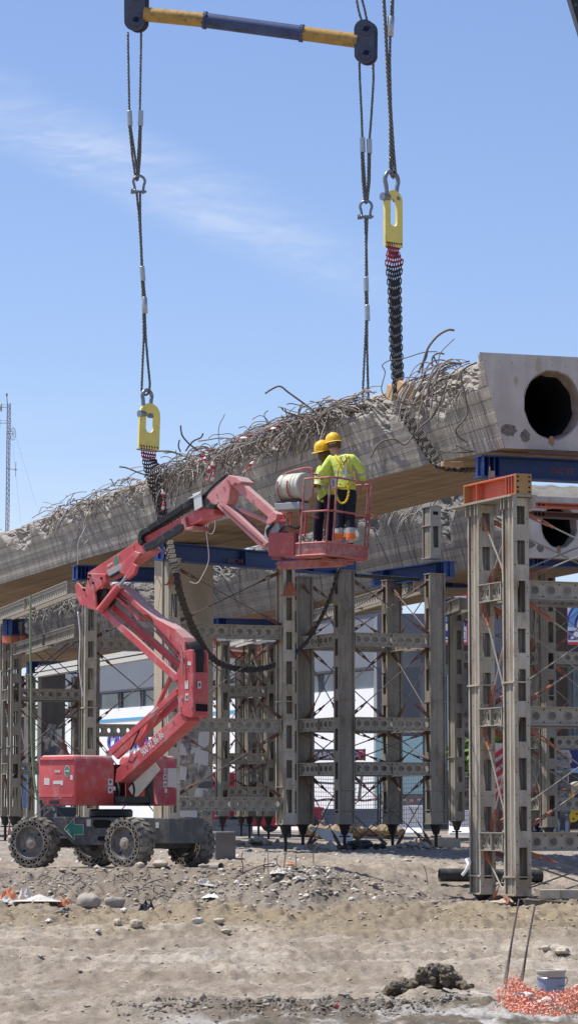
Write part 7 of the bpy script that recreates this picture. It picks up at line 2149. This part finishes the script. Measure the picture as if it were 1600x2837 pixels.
# mud clods
def clod(px, py, Y, w_, h_, lab, seed, n=26, mt=m_mud):
    c = XY(px, Y); z = g1(c.x, c.y); mb = MB(); r_ = random.Random(seed)
    for k in range(n):
        x = r_.gauss(0, .33) * w_; y = r_.gauss(0, .3) * w_ * .7; f_ = max(0, 1 - (x / (w_ * .62)) ** 2)
        rock(mb, V((c.x + x, c.y + y, z + h_ * f_ * r_.random() * .75)), r_.uniform(.07, .17) * h_ + .010, r_.uniform(.8, 1.3), 1, r_.uniform(.7, 1.1), seed=seed * 50 + k, sub=2, ang=1.7)
    mb.thing('mud_heap', mt, lab, 'mud heap', 'heaps of dark mud')
clod(1205, 2752, 28.8, .40, .23, 'large dark crumbly mud heap near the bottom right', 1, 150)
clod(1090, 2764, 28.5, .17, .13, 'smaller dark mud heap left of the large one', 2, 60)
clod(1232, 2796, 27.3, .36, .10, 'paler smeared mud mound in front of the large dark heap', 3, 90, m_mudg)
mb = MB()
for k in range(1500):
    t = rr.random() ** .8; px = 330 + 900 * t + rr.gauss(0, 20); Y_ = 26.5 + .25 * XY(px, 27).x + rr.gauss(0, .7); c = XY(px, Y_)
    r_ = rr.uniform(.005, .020) * (1.0 if rr.random() > .15 else 2.0)
    rock(mb, V((c.x, c.y, g1(c.x, c.y) + r_ * .2)), r_, rr.uniform(.8, 1.5), 1, rr.uniform(.6, 1), seed=k, mi=rr.choice((0, 0, 1, 1, 2)), ang=1.5)
mb.build('mud_crumbs', [m_mud, m_mudg, m_mudg], None, kind='stuff', label='crumbled grey mud and lumps in a strip along the bottom', cat='mud')
# stones: named larger ones
big = [(245, 2514, 76, 44, 'large smooth rounded boulder in front of the lift', m_stone2), (322, 2514, 52, 36, 'rough boulder right of the smooth one', m_stone2), (444, 2403, 46, 26, 'squarish grey stone against the front wheel', m_stone),
       (325, 2566, 32, 20, 'pale flat stone below the rough boulder', m_stone), (380, 2576, 34, 26, 'yellowish broken stone right of the flat one', m_stone), (545, 2558, 38, 18, 'flat pale slab fragment in the sand', m_stonew), (608, 2560, 30, 22, 'round yellowish stone right of the slab fragment', m_stone), (625, 2588, 30, 14, 'low pale stone below the round yellowish one', m_stone),
       (1510, 2640, 26, 16, 'left pale stone on the tracks at right', m_stone), (1556, 2642, 46, 18, 'longer pale stone on the tracks at right', m_stone), (343, 2532, 28, 14, 'white chalky lump below the boulders', m_stonew), (1205, 2506, 22, 12, 'grey stone at the foot of the bank right of centre', m_stone2),
       (290, 2398, 28, 16, 'grey lump between the two nearest wheels', m_stone2), (345, 2402, 20, 16, 'small stone under the steered wheel', m_stone2), (388, 2404, 28, 16, 'brown stone beside the steered wheel', m_stone), (565, 2408, 22, 14, 'pale lump left of the rusty pipe end', m_stone2), (270, 2590, 20, 9, 'small white chip left on the sand', m_stonew), (136, 2560, 26, 11, 'white chip at left below the rags', m_stonew)]
for i, (px, py, w_, h_, lab, mt) in enumerate(big):
    g0 = on(px, py); s_ = g0.y / F; mb = MB(); W2, H2 = w_ * s_ / 2, h_ * s_
    rock(mb, g0 + V((0, 0, H2 * .28)), 1, W2 * 1.1, W2 * .8, H2 * .46, seed=i + 100, sub=3, ang=.45 if i < 1 else .8)
    for j in range(len(mb.v)):
        pass
    mb.thing('stone', mt, lab, 'stone', 'stones on the ground', smooth=True)
# gravel
def gravel(n, fy, fx, rmin, rmax, mats, name, lab, seed, flat=.6):
    r_ = random.Random(seed); xs = []; ys = []
    for _ in range(n):
        Y_ = fy(r_); X_ = fx(r_, Y_); xs.append(X_); ys.append(Y_)
    zs = gz(np.array(xs), np.array(ys)); mb = MB()
    for i in range(n):
        q = r_.random() ** 3; s = rmin + (rmax - rmin) * q
        rock(mb, (xs[i], ys[i], zs[i] + s * .15), s, r_.uniform(.8, 1.5), r_.uniform(.8, 1.3), r_.uniform(.4, .9) * flat * 1.4, seed=seed * 7 + i % 97, mi=r_.randrange(len(mats)), sub=1, ang=1.3)
    mb.build(name, mats, None, kind='stuff', label=lab, cat='gravel')
sp_ = lambda r_, Y: r_.uniform(-1, 1) * Y * .0935
gravel(2600, lambda r_: r_.gauss(47.0, .9), sp_, .006, .045, [m_stone2, m_stone, m_mudg], 'bank_rubble', 'grey rubble and pebbles on the bank under the lift', 31)
gravel(1300, lambda r_: r_.gauss(43.2, 1.3), sp_, .006, .035, [m_stone, m_stone, mat('sand_clod', (.36, .285, .175), .95, 0, .2, 8)], 'sand_clods', 'yellowish clods and pebbles on the sand mounds', 32)
gravel(2600, lambda r_: 25.5 + 17 * r_.random() ** .8, sp_, .004, .026, [m_stone, m_stone2, m_stone], 'pebbles', 'small pebbles scattered over the foreground', 33)
gravel(700, lambda r_: r_.uniform(49, 75), sp_, .015, .07, [m_stone2, m_stone, m_stonew], 'far_rubble', 'rubble scattered between the shoring towers', 34)
gravel(1100, lambda r_: r_.gauss(46.7, .7), lambda r_, Y: r_.gauss(.25, .75), .010, .05, [m_stone2, m_stonew, m_stone2], 'rubble_heap', 'pale grey concrete rubble heaped on the bank right of centre', 35)
# rubble piles under the towers
for px, py, Y, w_, h_, lab, mt, n in ((1000, 2345, 65.5, .9, .22, 'dark twisted debris at the foot of the middle tower', m_pipe, 24), (870, 2345, 65.2, .8, .14, 'pale rubble at the foot of the left tower column', m_stone2, 24), (1130, 2340, 66, 1.0, .16, 'grey rubble under the crossed braces', m_stone2, 26), (1420, 2480, 46.4, .7, .06, 'earth rubble round the nearest tower feet', m_stone, 30), (720, 2285, 72, 1.2, .25, 'grey rubble between the left frame columns', m_stone2, 26)):
    c = XY(px, Y); z = g1(c.x, c.y); mb = MB(); r_ = random.Random(int(px))
    for k in range(n): rock(mb, V((c.x + max(-.5, min(.5, r_.gauss(0, .2))) * w_, c.y + r_.gauss(0, .15) * w_, z + r_.random() * h_ * .5)), r_.uniform(.06, .14), r_.uniform(.8, 1.6), 1, .7, seed=int(px) + k, ang=1.8)
    mb.thing('rubble_pile', mt, lab, 'rubble', 'rubble piles')
mb = MB(); a = P(862, 2290, 68.0); b_ = P(950, 2316, 66.8); M = Matrix.Identity(4)
mb.prism([(0, 0), (.9, -.16), (.9, -.42), (.3, -.30), (-.05, -.05)], a, (1, 0, 0), (0, 0, 1), V((0, .06, 0)))
mb.thing('sheet_panel', m_bwhite, 'white sheet panel leaning in the rubble between the middle columns', 'panel')
mb = MB()
r_ = random.Random(3); c = P(965, 2265, 80); z = g1(c.x, c.y)
for k in range(40): rock(mb, V((c.x + r_.gauss(0, .55), c.y + r_.gauss(0, .4), z + .1 + r_.random() * .25)), r_.uniform(.12, .26), 1.3, 1, .7, seed=k, ang=1)
mb.thing('earth_mound', mat('earth_brown', (.30, .235, .15), .95, 0, .2, 3, .6, 20), 'brown earth mound behind the middle tower', 'earth mound')
# rusty pipe end, scraps, thin wires out of the bank
mb = MB(); p = on(612, 2412) + V((0, 0, .05)); q = p + V((-.20, .22, -.02))
n = 16; d = (q - p).normalized(); s_ = d.cross(V((0, 0, 1))).normalized(); u_ = s_.cross(d); vs = []
for c, r2 in ((p + d * .08, .05), (p, .052), (p, .062), (q, .062)): vs += [c + (s_ * math.cos(2 * PI * k / n) + u_ * math.sin(2 * PI * k / n)) * r2 for k in range(n)]
mb.add(vs, [(i * n + k, i * n + (k + 1) % n, (i + 1) * n + (k + 1) % n, (i + 1) * n + k) for i in range(3) for k in range(n)]); mb.add([p + d * .079 + (s_ * math.cos(2 * PI * k / n) + u_ * math.sin(2 * PI * k / n)) * .05 for k in range(n)], [tuple(range(n))], 1)
mb.thing('pipe_stub', [m_hub, m_dark], 'short open pipe end lying on the bank right of the lift', 'pipe', 'pipes')
sprouts = [[(672, 2425), (673, 2400), (668, 2380), (672, 2362)], [(742, 2430), (743, 2395), (741, 2360)], [(733, 2428), (731, 2402), (734, 2376)], [(770, 2432), (774, 2404), (766, 2392), (770, 2368)], [(789, 2428), (787, 2398), (791, 2362)], [(818, 2430), (820, 2400), (818, 2366)], [(862, 2434), (868, 2400), (868, 2366), (880, 2344), (888, 2336)],
           [(868, 2396), (882, 2420), (886, 2440)], [(890, 2436), (858, 2418), (838, 2412), (830, 2402)], [(700, 2436), (714, 2410), (740, 2406)], [(640, 2446), (668, 2422), (720, 2400), (760, 2392)], [(608, 2458), (634, 2434), (680, 2420)], [(756, 2440), (745, 2448), (734, 2430)], [(1184, 2452), (1180, 2420), (1172, 2398)], [(840, 2440), (846, 2410), (836, 2398)], [(800, 2440), (812, 2418), (840, 2400), (846, 2412)], [(560, 2440), (590, 2420), (606, 2424)]]
for i, s in enumerate(sprouts):
    g0 = P(*s[0], 47.4); zz0 = g1(g0.x, g0.y)
    mb = MB(); mb.tube(spline([P(x, y, 47.4) for x, y in s] , 5), .008, 5); w_ = MB()
    mb.thing('bent_wire', m_rebar2 if i % 2 else m_rust, 'thin bent wires sticking up out of the grey rubble on the bank', 'wire', 'wires sticking out of the bank', smooth=True)
roots = []
for i in range(46):
    px = rr.choice((rr.gauss(170, 40), rr.gauss(410, 60), rr.gauss(300, 90))); py = rr.uniform(2425, 2490); g0 = on(px, py)
    d = V((rr.uniform(-1, 1), rr.uniform(-.2, .2), rr.uniform(-.8, .3))).normalized(); c = bar_curve(g0 + V((0, -.05, .06)), d, rr.uniform(.12, .42), .35, rr, 5, .3)
    c = [V((q.x, q.y - .1, max(q.z, 0))) for q in c]
    roots.append(c)
for i, c in enumerate(roots):
    mb = MB(); mb.tube(c, rr.uniform(.005, .011), 5); mb.thing('root', mat('root_grey', (.22, .19, .165), .9) if i == 0 else bpy.data.materials['root_grey'], 'dry grey twigs and roots poking out of the bank left of centre', 'twig', 'dry twigs in the bank', smooth=True)
# rags and sheeting heap at left
def crumple(px, py, Y, w_, h_, lab, mt, seed, name='plastic_sheet'):
    c = P(px, py, Y); z0 = g1(c.x, c.y); nx, ny = 22, 12; r_ = random.Random(seed); ox = r_.uniform(0, 50)
    X, Yy = np.meshgrid(np.linspace(-1, 1, nx), np.linspace(-1, 1, ny)); hgt = (1 - X ** 2) * (1 - Yy ** 2 * .8) * (.35 + 1.3 * np.abs(fbm(X * 1.7 + ox, Yy * 1.7, 3, seed, .6)) * 2.2)
    ex_ = 1 + .35 * fbm(X * 2 + ox, Yy * 2 + 7, 3, seed + 5)
    vs = [V((c.x + X.ravel()[i] * w_ / 2 * ex_.ravel()[i], c.y + Yy.ravel()[i] * w_ * .3 * ex_.ravel()[i], z0 + .015 + h_ * hgt.ravel()[i] * .6)) for i in range(nx * ny)]
    mb = MB(); mb.add(vs, [(j * nx + i, j * nx + i + 1, (j + 1) * nx + i + 1, (j + 1) * nx + i) for j in range(ny - 1) for i in range(nx - 1)])
    o = mb.thing(name, mt, lab, 'rag', 'rags and cloth scraps'); sm = o.modifiers.new('t', 'SOLIDIFY'); sm.thickness = .008
yy = 45.6
crumple(20, 2478, yy + .3, .34, .22, 'orange and white crumpled sheet at the left edge', m_plaso, 1); crumple(70, 2474, yy + .2, .30, .22, 'cream crumpled sheet right of the orange one', m_plas, 2); crumple(15, 2500, yy, .3, .10, 'bluish white rag at the left edge', m_label, 3)
crumple(100, 2510, yy - .1, .7, .07, 'long flattened white sheet along the foot of the bank', m_plas, 4); crumple(140, 2490, yy, .26, .13, 'small peaked white rag left of the boulder', m_plas, 5); crumple(178, 2498, yy - .05, .26, .13, 'orange rimmed crumpled sheet touching the boulder', m_plaso, 6); crumple(60, 2500, yy - .1, .4, .12, 'grey sacking in the middle of the rag heap', m_stone2, 7)
crumple(560, 2444, 46.9, .34, .14, 'cream torn sack on the bank below the wheels', m_plas, 8); crumple(585, 2496, 45.9, .28, .05, 'flat white strip at the foot of the bank', m_bwhite, 9); crumple(830, 2498, 46.0, .22, .07, 'pinkish white scrap with a red strip on the rubble', m_label, 10); crumple(770, 2456, 46.6, .26, .09, 'small pale scrap above the red strip', m_plas, 11)
crumple(412, 2540, 43.9, .30, .20, 'black torn plastic piece standing in the sand', m_black, 12); crumple(468, 2522, 44.3, .22, .10, 'white and black scrap right of the black plastic', m_bwhite, 13); crumple(180, 2554, 43.4, .26, .07, 'thin black plastic scrap at left', m_black, 14); crumple(1125, 2632, 34.6, .3, .008, 'flat white sheet fragment on the tracks', m_plas, 15); crumple(806, 2428, 47.3, .16, .05, 'faded red scrap at the top of the bank', m_plaso, 16)
mb = MB(); mb.tube(spline([P(798, 2484, 46.2), P(806, 2476, 46.2), P(818, 2478, 46.2), P(822, 2492, 46.2)]), .016, 6); mb.thing('red_strip', m_taper, 'small curved red strip on the grey rubble', 'strip', smooth=True)
mb = MB(); mb.box(*sorted((XY(928, 26.4).x, XY(936, 26.4).x)), 26.38, 26.42, .03, .06); mb.thing('red_scrap', m_taper, 'tiny red scrap in the wet grey mud at the bottom', 'scrap')
mb = MB(); q = [P(1290, 2382, 45.8), P(1296, 2395, 45.75), P(1290, 2412, 45.75), P(1280, 2425, 45.8)]; mb.tube(spline(q), .025, 6); mb.tube(spline([P(1296, 2378, 45.7), P(1300, 2388, 45.7), P(1298, 2400, 45.7)]), .02, 6); mb.thing('knotted_rag', m_bwhite, 'knotted white rag tied on the nearest tower leg', 'rag', smooth=True)
